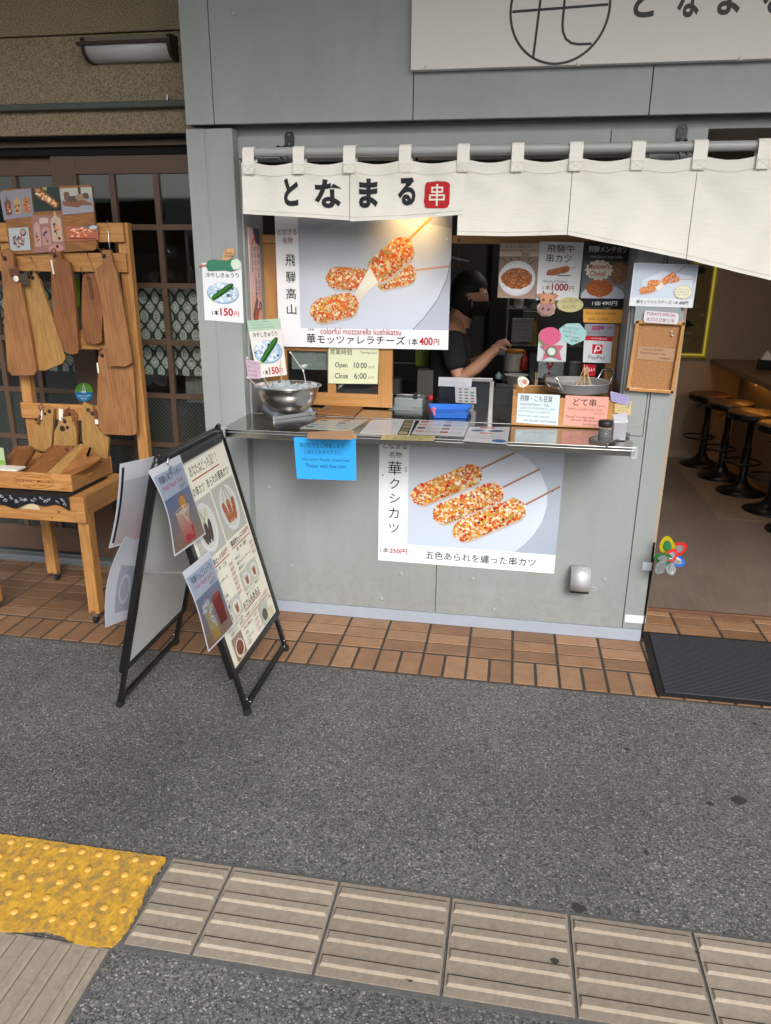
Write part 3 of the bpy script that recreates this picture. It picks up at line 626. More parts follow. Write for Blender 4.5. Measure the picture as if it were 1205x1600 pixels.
for ch, xa, xb, dy in (('と', 991, 1018, 0), ('な', 1059, 1089, 0), ('ま', 1122, 1152, -4), ('る', 1192, 1222, -6)):
    E2 = Marks(2300, 800); a = P(xa, 28+dy, y=-.095); b2 = P(xb, 28+dy, y=-.095); w = (b2.x-a.x)*1000; x = (a.x-.318)*1000; y = (3.205-a.z)*1000
    E2.text(ch, x-w*.1, y-w*1.7, w*1.2, w*1.7, '#23211f', bold=.035); E2.build('letter', parent=sg, **bd)
for px, py in ((666, 106), (904, 99), (1158, 91), (1420, 83)):
    c = P(px, py, y=-.0955); g = G(); g.lathe([(.009, 0), (.009, .002), (.006, .004), (0, .004)], c, mat('sign_cap', '#cfcac6', .4), 16, axis=(0, -1, 0)); g.build('screw_cap', sg)

# ------------------------------------------------------------------ curtain rod, brackets, noren cloths
g = G(); g.tube([P(386, 238, y=-.10), P(398, 238, y=-.1), (1.2, -.1, 2.121), (2.6, -.1, 2.121)], .0185, M_grayalu, 16)
g.build('curtain_rod', label='grey metal rod carrying the cream shop curtain', cat='rod')
for px, lb in ((451, 'black clamp bracket holding the left end of the curtain rod'), (1066, 'black clamp bracket holding the curtain rod by the doorway')):
    c = P(px, 215, y=-.02); t = thing('rod_bracket', lb, 'bracket', (c.x, -.01, 2.15), 'curtain rod brackets')
    g = G(); x = c.x
    g.prism([(x-.016, 0, 2.135), (x+.016, 0, 2.135), (x+.02, 0, 2.195), (x+.013, 0, 2.213), (x-.013, 0, 2.213), (x-.02, 0, 2.195)], (0, -.012, 0), M_blkp); g.ball((x, -.014, 2.2), .005, M_alu, 8); g.ball((x, -.014, 2.165), .005, M_alu, 8); g.build('base_plate', t, bevel=.002)
    g = G()
    for dx in (-.022, .006):
        g.tube([(x+dx, -.01, 2.15), (x+dx, -.06, 2.148)]+[(x+dx+.01*(a/180), -.1-.024*math.cos(math.radians(a+150)), 2.121+.024*math.sin(math.radians(a+150))) for a in range(-60, 150, 15)], .0045, M_blkp, 8)
    g.build('hook', t)
def interp(t, tab):
    for (a, va), (b2, vb) in zip(tab, tab[1:]):
        if t <= b2: return va+(vb-va)*max(0, (t-a)/(b2-a))
    return tab[-1][1]
def cloth_fn(x0, x1, ztop, zbot, folds, y0=-.117, sway=.0):
    def f(u, v, h):
        x = x0+(x1-x0)*u; zt = interp(x, ztop); zb = interp(x, zbot)
        y = y0+folds(x, v)-sway*v
        return Vector((x, y-h, zt+(zb-zt)*v))
    return f
tabsL = [(379.5, 397.6), (458.6, 476), (537, 556), (624, 643), (715, 723)]; tabsR = [(723, 734), (800, 819), (890, 911), (987, 1008), (1083, 1105), (1183, 1205), (1290, 1312)]
def sagtop(tabs, z, sag):
    tab = []; xs = [(P(a, 240, y=-.12).x, P(b2, 240, y=-.12).x) for a, b2 in tabs]
    for (a, b2), (c, d) in zip(xs, xs[1:]):
        tab += [(a, z), (b2, z)]+[(b2+(c-b2)*t, z-sag*math.sin(math.pi*t)) for t in (.2, .4, .6, .8)]
    tab += [xs[-1], ]; tab[-1] = (xs[-1][0], z); tab.append((xs[-1][1]+1, z)); return tab, xs
def noren(name, label, tabs, zbot, splits, folds, draw=None, z=2.083, sag=.012, grp='cream cloths on the curtain rod'):
    tab, xs = sagtop(tabs, z, sag)
    root = thing(name, label, 'curtain', ((splits[0]+splits[-1])/2, -.12, 1.9), grp)
    for k, (a, b2) in enumerate(zip(splits, splits[1:])):
        s = Sheet(1000, 1000, '#dcdad4', M_cloth)
        # hems: thin stitched lines, the header band
        for vv in (.965,): s.rect(8, vv*1000, 992, vv*1000+4, '#c4bfb2', 1)
        s.q = []
        f = cloth_fn(a+.0012, b2-.0012, tab, zbot, folds, sway=.01)
        s.build('cloth_panel', fn=f, n=44, parent=root, thick=.0012)
    f = cloth_fn(splits[0], splits[-1], tab, zbot, folds, sway=.01)
    W = splits[-1]-splits[0]
    for (a, b2) in xs:      # loops over the rod
        if a > splits[-1]: continue
        g = G(); vs = []; prof = [(-.1335, z-.045), (-.1285, 2.124), (-.125, 2.133), (-.118, 2.1405)]+[(-.1-.0235*math.cos(t), 2.121+.0235*math.sin(t)) for t in (math.radians(q) for q in range(60, 181, 20))]+[(-.079, 2.1), (-.100, z-.005), (-.108, z-.04)]
        for (y, zz) in prof: vs += [(a, y+.002*math.sin(a*50), zz), (b2, y, zz)]
        g.add(vs, [(2*i, 2*i+1, 2*i+3, 2*i+2) for i in range(len(prof)-1)], M_cloth, False, lin('#e6e4dd'))
        o = g.build('loop', root); md = o.modifiers.new('s', 'SOLIDIFY'); md.thickness = .0012
        g = G(); 
        for d in (.003,):
            q = [(a+d, z-.042), (b2-d, z-.042), (b2-d, z-.012), (a+d, z-.012)]
            for (xa, za), (xb, zb) in list(zip(q, q[1:]+q[:1]))+[(q[0], q[2]), (q[1], q[3])]:
                g.bar((xa, -.1348, za), (xb, -.1348, zb), .0008, .0006, mat('stitch', '#bdb8ab', .9))
        g.build('stitching', root)
    g = G()
    for zz, d in ((.045, 0),):
        vs = []
        for i in range(90):
            u = i/89*.996+.002; x = splits[0]+W*u; p_ = f(u, (.042)/(interp(x, tab)-interp(x, zbot)), .0022); vs += [p_, p_+Vector((0, -.0002, .0012))]
        g.add(vs, [(2*i, 2*i+1, 2*i+3, 2*i+2) for i in range(89)], mat('stitch', '#bdb8ab', .9))
        vs = []
        for i in range(90):
            u = i/89*.996+.002; x = splits[0]+W*u; p_ = f(u, 1-.014/(interp(x, tab)-interp(x, zbot)), .0022); vs += [p_, p_+Vector((0, -.0002, .0012))]
        g.add(vs, [(2*i, 2*i+1, 2*i+3, 2*i+2) for i in range(89)], mat('stitch', '#bdb8ab', .9))
    g.build('hem', root)
    if draw: draw(root, f, W, tab, splits[0], zbot)
    return root
xl0, xl1, xl2 = -.375, .081, .545
zbL = [(-.38, 1.888), (-.1, 1.873), (.079, 1.862), (.083, 1.858), (.3, 1.866), (.56, 1.884)]
def letters(root, f, W, tab, x0, zb):
    def mark(name, ch, pa, pb, col, bold=.0, under=None):
        a = P(*pa, y=-.13); b2 = P(*pb, y=-.13); s = Sheet(1000, 1000, m=CARD)
        def ff(u, v, h):
            x = a.x+(b2.x-a.x)*u; zz = a.z+(b2.z-a.z)*v; uu = (x-x0)/W; zt = interp(x, tab); zbb = interp(x, zb)
            p_ = f(uu, (zz-zt)/(zbb-zt), h); return p_
        g = G()
        if under == 'stamp':
            o = []
            for k in range(40):
                t = 2*math.pi*k/40; c_, s_ = math.cos(t), math.sin(t); o.append((500+490*math.copysign(abs(c_)**.35, c_)+random.uniform(-14, 14), 500+490*math.copysign(abs(s_)**.35, s_)+random.uniform(-14, 14)))
            s.poly(o, '#b3242a'); wh = '#e6e0d5'; w_ = 62
            for (xa, xb, ya, yb) in ((275, 725, 200, 420), (200, 800, 480, 700)):
                s.rect(xa, ya, xb, ya+w_, wh); s.rect(xa, yb-w_, xb, yb, wh); s.rect(xa, ya, xa+w_, yb, wh); s.rect(xb-w_, ya, xb, yb, wh)
            s.rect(465, 110, 535, 900, wh)
        else:
            s.text(ch, 0, 0, 1000, 1000, col, bold=bold)
        for v, fc, c, k in s.q: g.add([ff(x/1000, y/1000, .0022+k*4e-4) for x, y in v], fc, CARD, False, c if len(c) == len(fc) else c*len(fc))
        return g.build(name, root)
    mark('letter', 'と', (443, 278), (467, 322), '#22252a', .045)
    mark('letter', 'な', (491, 280), (534, 325), '#22252a', .04)
    mark('letter', 'ま', (561, 279), (591, 325), '#22252a', .045)
    mark('letter', 'る', (622, 277), (649, 321), '#22252a', .045)
    mark('red_stamp', '串', (663, 283), (703, 326), '#b3242a', under='stamp')
foldL = lambda x, v: -.004+.006*math.sin(x*19+1)*v+.004*math.sin(x*37)*(1-v)+.004*math.exp(-((v-.22)/.1)**2)*math.sin(x*34+.5)+.002*math.sin(x*61+v*9)*v
noren('noren_curtain', 'short cream cloth with black hiragana lettering and red stamp, left on the rod', tabsL, zbL, (xl0, xl1, xl2), foldL, letters)
zbR = [(.5, 1.806), (.72, 1.803), (.955, 1.809), (1.412, 1.722), (1.74, 1.645), (2.3, 1.60)]
foldR = lambda x, v: -.004+.010*math.sin(x*9+.6)*v+.003*math.sin(x*23+2)*v+.007*math.exp(-((v-.3)/.12)**2)*math.sin(x*26+1)+.003*math.sin(x*47+v*7)*v
noren('noren_curtain', 'long plain cream cloth hanging lower to the right over the doorway', tabsR, zbR, (.523, .957, 1.415, 1.87, 2.32), foldR)

# ------------------------------------------------------------------ big posters
s = Sheet(805, 640, '#e9ebf0', GLOSSY); oy = 372; ox = 360
s.rect(108, 0, 805, 553, ['#b0b6c0', '#9fa7b4', '#b4bccb', '#bac3d2'], 1)
s.ell(420, 640, 640, 560, '#b4bfd2', 60); 
s.q.pop(); s.k -= 1
plate = [(108, 90)]+[(108+697*t, 90-60*math.sin(t*2.4)) for t in (.1, .2, .3, .4, .5, .6, .7, .8, .9, 1)]
s.poly([(108, 160), (300, 90), (520, 70), (805, 120), (805, 260), (790, 330), (750, 420), (690, 500), (640, 553), (108, 553)], ['#b6bcc7', '#c2c8d2', '#c8cfda', '#c0c9d8', '#c8d1e0', '#cbd4e4', '#cbd4e4', '#c8d2e2', '#c6d0e1', '#c4cbd8'])
s.line([(805, 245), (790, 330), (750, 420), (690, 500), (640, 553)], 5, '#8d95a3')
X = lambda x, y: (x-ox, y-oy)
s.line([X(1010, 665), X(1162, 650)], 8, '#c59a7c'); s.food(*X(915, 693), 190, 92, 12, 190, base='#c4623a')
s.food(*X(700, 702), 205, 96, -3, 200, base='#d0683a')
s.line([X(965, 545), X(1092, 430)], 9, '#c8963f')
s.food(*X(893, 622), 235, 112, 39, 260, base='#dd5f28')
s.poly([X(728, 770), X(770, 700), X(800, 650), X(838, 718), X(790, 760), X(745, 812)], ['#d8d2c4', '#e9e4d8', '#efe9dc', '#e6dfcf', '#d9d3c5', '#cfc9bb'])
s.food(*X(632, 832), 225, 108, 13, 250, base='#d56a38')
s.text('となまる', 12, 115, 90, 25, '#9a4348'); s.text('名物', 34, 150, 48, 27, '#9a4348')
for ch, y, h in (('飛', 597, 50), ('騨', 670, 50), ('高', 745, 48), ('山', 817, 45)): s.text(ch, 45, y-oy, 46, h, '#1a1c22')
s.text('はな', 148, 552, 28, 12, '#3d3e44'); s.text('colorful mozzarella kushikatsu', 205, 550, 382, 28, '#b5525a')
s.text('華', 137, 577, 44, 44, '#181a20'); s.text('モッツァレラチーズ', 188, 582, 418, 40, '#181a20'); s.text('1本', 624, 590, 42, 32, '#2b2b30'); s.text('400', 672, 585, 62, 36, '#b0333a', bold=.02); s.text('円', 739, 592, 25, 28, '#b0333a')
for x, y in ((65, 128), (785, 165)): s.ell(x, y, 6, 6, '#dfe3ea', 12)
s.build('mozzarella_poster', TL=(-.347, .215, 1.962), TR=(.473, .215, 1.974), BL=(-.347, .215, 1.313), BR=(.475, .215, 1.318), label='large white poster of sprinkle-coated cheese skewers in the serving window', cat='poster')
s = Sheet(840, 594, '#e8ecf2', GLOSSY)
s.rect(140, -0, 840, 500, ['#bcc3ce', '#b2bbc7', '#a0abbe', '#b8c1cf'])
s.poly([(140, 10), (600, 10), (680, 45), (740, 105), (775, 180), (782, 260), (765, 340), (730, 410), (690, 460), (650, 500), (140, 500)], ['#c3cad4', '#c6cdd8', '#cad2de', '#cdd6e3', '#ced8e6', '#ced9e8', '#ccd8e8', '#cad6e7', '#c8d4e5', '#c5d1e3', '#bdc9dc'])
for (fx, fy, L_, W_, an, sx, sy, ex, ey) in ((316, 192, 345, 104, 27, 470, 105, 620, 20), (420, 275, 345, 104, 28, 570, 190, 735, 90), (523, 350, 355, 112, 28, 680, 265, 832, 165)):
    s.line([(sx, sy), (ex, ey)], 9, '#8a5c44'); s.line([(sx, sy-2), (ex, ey-2)], 3, '#c79a7a')
    s.food(fx, fy, L_, W_*.96, an, 340, base='#c87430', cols=('#f2e2c8', '#e8b878', '#dd8a3c', '#cf5a34', '#e8b84c', '#b8a858', '#f4e6d4', '#d87c3a', '#c8402e', '#ecc8a0'), dot=.075)
s.text('となまる', 18, 2, 112, 28, '#3f4048'); s.text('名物', 48, 44, 58, 28, '#3f4048'); s.text('華', 43, 90, 64, 66, '#2b2d34'); s.text('はな', 122, 110, 0.1+9, 30, '#3f4048')
for ch, x, y, w, h in (('ク', 52, 172, 46, 52), ('シ', 52, 248, 50, 46), ('カ', 50, 318, 48, 52), ('ツ', 52, 398, 48, 46)): s.text(ch, x, y, w, h, '#2b2d34')
s.text('1本', 12, 524, 40, 26, '#2b2d34'); s.text('250円', 56, 524, 84, 28, '#ab3540', bold=.01); s.text('五色あられを纏った串カツ', 232, 524, 520, 42, '#33353c')
for x, y in ((18, 160), (800, 190)): s.ell(x, y, 3.5, 3.5, '#3c3f44', 10)
s.build('sprinkle_skewer_poster', TL=(.190, -.003, .914), TR=(1.032, -.003, .912), BL=(.188, -.003, .322), BR=(1.030, -.003, .318), label='large poster of three sprinkle-coated skewers on the wall below the counter', cat='poster')

def cucumber(s, x0, y0, x1, y1, w):
    L_ = math.hypot(x1-x0, y1-y0); a = -math.degrees(math.atan2(y1-y0, x1-x0)); cx, cy = (x0+x1)/2, (y0+y1)/2
    ca, sa = math.cos(math.radians(a)), math.sin(math.radians(a)); T = lambda u, v: (cx+u*ca+v*sa, cy-u*sa+v*ca)
    pts = [T(L_/2*math.copysign(abs(math.cos(t))**.45, math.cos(t)), w/2*math.sin(t)+math.cos(t*2)*0) for t in (2*math.pi*k/36 for k in range(36))]
    s.poly(pts, '#1f4a22'); s.poly([T(L_*.46*math.copysign(abs(math.cos(t))**.45, math.cos(t)), w*.22*math.sin(t)-w*.12) for t in (2*math.pi*k/30 for k in range(30))], '#39702f')
    rr = random.Random(5)
    for i in range(26): q = T(rr.uniform(-.42, .42)*L_, rr.uniform(-.38, .38)*w); s.ell(*q, w*.03, w*.02, '#7fa35a', 6, k=s.k)
    s.k += 1; q = T(-L_*.49, 0); s.ell(*q, w*.16, w*.36, '#9bbf6a', 14, rot=a)
def ice(s, cx, cy, rx, ry, n, seed):
    rr = random.Random(seed); s.ell(cx, cy, rx, ry, '#86a3c0', 40); s.ell(cx, cy-ry*.06, rx*.94, ry*.9, '#b5c9dc', 40); k0 = s.k
    for i in range(n):
        t = rr.uniform(0, 6.28); r = math.sqrt(rr.random())*.85; x = cx+rx*r*math.cos(t); y = cy-ry*.12+ry*r*math.sin(t); d = rx*rr.uniform(.08, .16)
        s.poly([(x+d*math.cos(a+rr.uniform(-.3, .3)), y+d*.9*math.sin(a)) for a in (0, 1.2, 2.3, 3.4, 4.7)], rr.choice(['#d4e0ea', '#a9bfd4', '#8fa9c4', '#e3ebf1', '#bccfdf']), k=k0+i % 10)
    s.k = k0+10
s = Sheet(660, 920, '#dfe1e6', GLOSSY)
ice(s, 330, 470, 270, 170, 70, 3); cucumber(s, 130, 580, 510, 320, 90)
s.text('冷やしきゅうり', 50, 145, 560, 80, '#20242c', bold=.008); s.text('1本', 130, 740, 120, 90, '#2b2b30', bold=.01); s.text('150', 270, 700, 220, 125, '#b0303a', bold=.03); s.text('円', 510, 745, 80, 80, '#b0303a', bold=.01)
c1 = s.build('chilled_cucumber_sign', label='white chilled cucumber sign taped to the left pillar', cat='sign', **quad((315.5, 411), (377, 411), (320, 500), -.066, (381, 505)))
# cucumber-on-a-stick cut-out on top of that sign
g = G(); yy = -.069
def blob(g, pts, y, m, th=.002): g.prism([P(a, b2, y=y) for a, b2 in pts][::-1], (0, -th, 0), m)
g2 = G(); blob(g2, [(311, 414), (322, 413), (322, 416), (311, 417)], yy, mat('stick_card', '#b06a50', .6))
blob(g2, [(322, 414), (326, 407), (335, 405), (352, 408), (362, 405), (370, 404), (376, 408), (377, 415), (372, 421), (362, 424), (350, 422), (335, 423), (325, 423)], yy, mat('green_card', '#2f7458', .6))
blob(g2, [(362, 407), (370, 404), (376, 408), (377.5, 415), (372, 421), (365, 421), (361, 414)], yy-.0022, mat('pale_card', '#c9d9c9', .6))
cc = g2.build('cucumber_cutout', label='green paper cucumber on a stick above the pillar sign', cat='paper cut-out')
g2 = G(); blob(g2, [(347, 406), (350, 393), (357, 387), (365, 388), (367, 394), (362, 403), (356, 407)], yy+.0012, mat('kraft_card', '#c39a6c', .7)); g2.build('paper_fish', cc)
s = Marks(100, 100); a, b2 = P(350, 392, y=yy-.0025), P(368, 404, y=yy-.0025)
s.text('Cool', 10, 10, 60, 30, '#5a4030'); s.text('Cucumber', 5, 50, 75, 28, '#5a4030')
for ex, ey in ((112, 105), (128, 100)): s.ell(ex, ey, 4, 4, '#33433c', 10)
s.ring(118, 118, 10, 7, 2, '#33433c', 12, 200, 340)
s.build('drawing', a, (b2.x, b2.y, a.z), (a.x, a.y, b2.z), cc)

# streamer banner on the left jamb of the window recess (dyed cloth, vertical writing)
s = Sheet(300, 1100, '#dcb8b2', CARD)
s.rect(0, 560, 300, 1100, ['#e0b0a2', '#e2ae9a', '#dc9274', '#dc9274']); s.poly([(120, 0), (300, 0), (300, 150), (180, 120)], '#4b4a66'); s.line([(150, 60), (210, 140)], 16, '#b3402c'); s.line([(60, 150), (190, 60)], 16, '#b3402c')
s.poly([(40, 760), (150, 600), (200, 640), (60, 860)], '#7c5a54'); s.poly([(30, 900), (160, 700), (230, 720), (50, 1000)], '#b2554c'); s.ell(250, 690, 40, 40, '#4c5874', 20); s.ell(250, 690, 18, 18, '#b8aaa8', 14)
s.poly([(40, 1000), (110, 900), (120, 1100), (40, 1100)], '#6a6480')
for cidx, t in enumerate(('飛騨高山駅前通り', '教育旅行に是非！', '加盟店会')):
    for k, ch in enumerate(t): s.text(ch, 216-cidx*84, 155+k*58, 52, 50, '#54606f')
s.build('cloth_streamer', TL=(-.418, .045, 1.845), TR=(-.418, .195, 1.845), BL=(-.418, .045, 1.30), label='narrow pink streamer with vertical writing on the window jamb', cat='banner')

# ------------------------------------------------------------------ opening-hours note, blue note
s = Sheet(300, 210, '#cfd3b4', CARD)
s.text('営業時間', 10, 8, 130, 34, '#26302a', bold=.004); s.text('Opening hours', 190, 16, 100, 20, '#3c453c')
s.text('Open', 40, 86, 76, 38, '#26302a', bold=.01); s.text('10:00', 155, 84, 78, 34, '#26302a', bold=.01); s.text('a.m', 245, 104, 32, 12, '#3c453c')
s.text('Close', 40, 148, 80, 32, '#26302a', bold=.01); s.text('6:00', 158, 146, 74, 34, '#26302a', bold=.01); s.text('p.m', 245, 166, 32, 14, '#3c453c')
s.build('opening_hours_note', label='pale green handwritten opening hours note on the wooden sash', cat='note', **quad((513.5, 542), (592, 545), (513, 599), .228, (590, 600)))
s = Sheet(370, 265, '#2f9be0', CARD)
for t, x, y, w, h in (('揚げたてをご用意します', 32, 32, 270, 30), ('しばらくおまち下さい', 58, 76, 220, 26), ('We serve freshly fried food', 38, 128, 290, 24), ('Please wait few min.', 62, 162, 250, 28)): s.text(t, x, y, w, h, '#123f63')
s.build('blue_wait_note', label='bright blue handwritten note taped to the counter edge', cat='note', **quad((459, 683), (556, 686), (464, 748), -.368, (557, 751)))

# ------------------------------------------------------------------ the steel serving counter
ct = thing('serving_counter', 'long stainless steel serving shelf with clear corner guards under the window', 'counter', (.42, -.18, .985))
g = G(); g.box(-.435, 1.272, -.365, -.001, 1.008, 1.020, M_steel); g.box(-.435, 1.272, -.3655, -.353, .984, 1.0085, M_steel); g.box(-.4355, -.424, -.353, -.003, .984, 1.008, M_steel); g.box(1.262, 1.2725, -.353, -.003, .984, 1.008, M_steel); g.build('shelf_top', ct, bevel=.002)
g = G(); g.box(-.418, 1.25, .003, .60, .98, 1.0225, M_steel); g.build('inner_counter', ct, bevel=.002)
for x, px in ((-.437, 0), (1.258, 1)):
    g = G(); g.box(x-.006, x+.022, -.372, -.335, .972, 1.026, mat('clear_guard', '#c9cdd0', .12, alpha=.45)); g.build('corner_guard', ct, bevel=.006, segs=3)
for x in (.05, 1.12):
    g = G(); g.prism([(x, -.002, .955), (x, -.002, .982), (x, -.30, .982), (x, -.29, .968)], (.012, 0, 0), M_blk); g.build('bracket', ct)
# laminated menus and notes lying on it
def flat(name, label, a, b, c, d=None, bg='#c9ccd0', z=1.0207, draw=None, cat='menu', W=300, H=210, m=None, grp='laminated menus on the counter'):
    s = Sheet(W, H, bg, m or GLOSSY, step=1e-5)
    if draw: draw(s)
    return s.build(name, TL=P(*a, z=z), TR=P(*b, z=z), BL=P(*c, z=z), BR=P(*d, z=z) if d else None, label=label, cat=cat, group=grp, thick=.0005)
def d_rows(cols, seed, n=5, tcol='#5b5757'):
    def f(s):
        rr = random.Random(seed)
        for j in range(n):
            y = 14+j*(190/n)
            for x0 in (12, 155):
                s.rect(x0, y, x0+46, y+24, rr.choice(cols)); s.scrib(x0+54, y+2, 80, 2, 12, tcol)
    return f
def d_red(s):
    s.text('飛騨牛 串カツ メニュー', 30, 10, 220, 24, '#7a3a34'); s.scrib(20, 50, 240, 4, 34, '#6a5650', hh=18)
    for i in range(4): s.rect(232, 48+i*36, 280, 70+i*36, random.choice(['#8c5a45', '#a5705a', '#6e564c']))
flat('laminated_menu', 'reddish laminated menu leaning behind the brown clipboard end, clipped at its corner', (573, 637), (637, 640), (553, 651), (625, 654), '#b49a8c', draw=d_red)
flat('laminated_menu', 'blue and brown picture menu at the left of the counter by the kraft tape', (502, 655), (575, 656), (468, 669), (545, 674), '#a3a9a6', draw=d_rows(['#6f8fb0', '#8a5a44', '#a89a7c', '#4e5a55'], 3, 4))
flat('laminated_menu', 'white laminated menu with a dark column of photos, left of the violet corner', (581, 656), (650, 654.5), (561, 678), (640, 680.5), '#bfc0c6', z=1.0212, draw=lambda s: (s.scrib(15, 14, 190, 9, 21, '#7c7d84', hh=11), s.rect(225, 6, 290, 204, '#4d4a3e'), [s.rect(232, 14+i*38, 283, 42+i*38, random.choice(['#8f8560', '#a79a7a', '#6f7455'])) for i in range(5)], s.poly([(250, -6), (300, -10), (300, 20)], '#a37fae')))
flat('laminated_menu', 'grey laminated menu with red blocks in the middle of the counter', (657, 656), (734, 658), (643, 678), (725, 682), '#b8babb', z=1.0212, draw=d_rows(['#94584b', '#5a4440', '#a98f86', '#9a4f46'], 9, 4))
flat('laminated_menu', 'white laminated menu with blue and red headings beside the wooden box', (734, 667), (797, 667), (724, 689), (793, 694), '#c3c4ca', z=1.0212, draw=lambda s: (s.rect(80, 8, 190, 24, '#a3303a'), s.ell(70, 55, 50, 16, '#48658f'), s.ell(200, 58, 60, 16, '#5a6a84'), s.rect(90, 82, 180, 96, '#b03a44'), s.scrib(15, 110, 270, 3, 22, '#66676c', hh=12), s.ell(240, 180, 50, 16, '#3569a0')))
flat('note_strip', 'pale yellow strip of paper at the counter edge', (600, 679), (681, 681), (594, 686.5), (678, 689), '#b9b07c', z=1.0216, draw=lambda s: s.scrib(10, 30, 280, 2, 90, '#77704c', hh=60), cat='note', grp=None)
g = G()
a, b2, c, d = P(482, 675, z=1.0205), P(553, 672, z=1.0205), P(479, 685.5, z=1.0205), P(550, 687, z=1.0205)
g.prism([a, b2, d, c][::-1], (0, 0, .0006), mat('kraft_tape', '#a88463', .5)); g.box(c.x, d.x, -.3672, -.3658, 1.004, 1.021, mat('kraft_tape', '#a88463', .5)); g.build('kraft_tape', label='wide brown tape strip holding the blue note on the counter', cat='tape')
t = thing('clipboard', 'brown wooden clipboard lying at the back left of the counter', 'clipboard', P(530, 642, z=1.024))
a, b2, c, d = [P(*q, z=1.024) for q in ((512, 633), (567, 638), (553, 651), (495, 647))]
g = G(); g.prism([a, d, c, b2], (0, 0, .006), M_cedar); g.build('board', t, bevel=.001)
g = G(); m_ = (a+d)/2+Vector((.02, 0, .009)); g.obox(m_, (.012, 0, 0), (0, .03, 0), (0, 0, .003), M_alu); g.tube([m_+Vector((0, -.02, .004)), m_+Vector((-.004, 0, .016)), m_+Vector((0, .02, .004))], .0015, M_alu); g.build('clip', t)
# bowl of ice on towel and tray
def rectz(pts, z, h, m, g, inset=0):
    g.prism([Vector((p.x, p.y, z)) for p in pts][::-1], (0, 0, h), m)
g = G(); A, B, C, D = [P(*q, z=1.022) for q in ((404, 641), (427.5, 656), (496, 647), (470, 636.5))]
rectz((A, B, C, D), 1.0212, .003, M_steel2, g)
ctr = (A+B+C+D)/4
for p, q in ((A, B), (B, C), (C, D), (D, A)):
    g.bar((p.x, p.y, 1.029), (q.x, q.y, 1.029), .018, .003, M_steel2, side=(q-p).cross(_z))
g.build('steel_tray', label='shallow steel tray under the folded towel and bowl', cat='tray', bevel=.002)
g = G(); q = [ctr+(p-ctr)*.86 for p in (A, B, C, D)]; rr = random.Random(2)
for k in range(3): rectz([p+Vector((rr.uniform(-.004, .004), rr.uniform(-.004, .004), 0)) for p in q], 1.0245+k*.0088, .0085, mat('white_towel', '#c3cbe0', .95, bump=.6, bs=150, bd=.003), g)
g.build('folded_towel', label='folded white towel between the tray and the steel bowl', cat='towel', bevel=.004, segs=3)
bw = thing('steel_bowl', 'stainless steel bowl filled with ice on the white towel', 'bowl', (-.212, -.10, 1.052))
g = G(); prof = [(0, 0), (.055, 0), (.085, .012), (.115, .045), (.132, .085), (.139, .118), (.150, .121), (.151, .124), (.147, .1255), (.137, .122), (.129, .087), (.112, .048), (.083, .015), (.05, .003), (0, .003)]
g.lathe(prof, (-.212, -.10, 1.052), M_steel2, 48); g.build('bowl_shell', bw)
g = G(); rr = random.Random(4); m_ice = mat('ice', '#b9c2c8', .15, trans=.35, bump=.3, bs=80)
for i in range(60):
    t_ = rr.uniform(0, 6.28); r = math.sqrt(rr.random())*.115; c = Vector((-.212+r*math.cos(t_), -.10+r*math.sin(t_), 1.15+rr.uniform(-.006, .016)))
    a_ = Vector((rr.uniform(-1, 1), rr.uniform(-1, 1), rr.uniform(-1, 1))).normalized(); b_ = a_.orthogonal().normalized(); g.obox(c, a_*.014, b_*.013, a_.cross(b_)*.011, m_ice)
g.build('ice', bw, kind='stuff')
g = G(); g.lathe([(0, 0), (.125, 0)], (-.212, -.10, 1.146), mat('ice_water', '#7d868b', .1), 24)
g.build('ice_water', bw)
sgn = thing('cucumber_card_holder', 'small cucumber price card with green top standing in the ice bowl', 'sign', (-.28, -.02, 1.15))
s = Sheet(660, 920, '#d9d6d2', GLOSSY); s.rect(0, 0, 660, 170, '#a9c4b0'); s.scrib(80, 22, 460, 3, 44, '#35584c', hh=26)
ice(s, 330, 520, 300, 190, 90, 8); cucumber(s, 150, 680, 560, 300, 105); s.text('冷やしきゅうり', 70, 190, 500, 85, '#20242c', bold=.008)
s.text('1本', 160, 800, 110, 80, '#2b2b30', bold=.01); s.text('150', 285, 765, 210, 120, '#b0303a', bold=.03); s.text('円', 505, 800, 80, 75, '#b0303a', bold=.01)
s.build('price_card', parent=sgn, **quad((385.6, 501), (437.5, 497.5), (402, 591), -.02, (448.5, 585.6)))
s = Sheet(100, 100, '#b7a0b4', CARD); s.scrib(10, 8, 78, 4, 22, '#4f3b55', hh=13)
s.build('purple_card', parent=sgn, **quad((384, 561), (406.5, 566), (387.5, 591), -.03, (407, 592)))
g = G(); m_st = mat('wood_skewer', '#bfa47a', .7)
a, b2 = P(453.7, 550.5, y=-.05), P(474, 579, y=-.07); g.tube([a, b2, P(478, 598, y=-.08)], .0012, M_white, 6); g.ball(a, .005, M_white, 8); g.ball(b2, .005, M_white, 8)
g.tube([P(438, 560, y=-.018), P(440, 600, y=-.06)], .002, m_st, 6); g.tube([P(412, 590, y=-.018), P(420, 602, y=-.06)], .002, m_st, 6)
for px, py in ((386.5, 559), (387, 590)): g.ball(P(px, py, y=-.034), .005, M_white, 8)
g.tube([P(388, 590, y=-.034), P(404, 606, y=-.06)], .0012, M_white, 6)
g.build('stick', sgn)

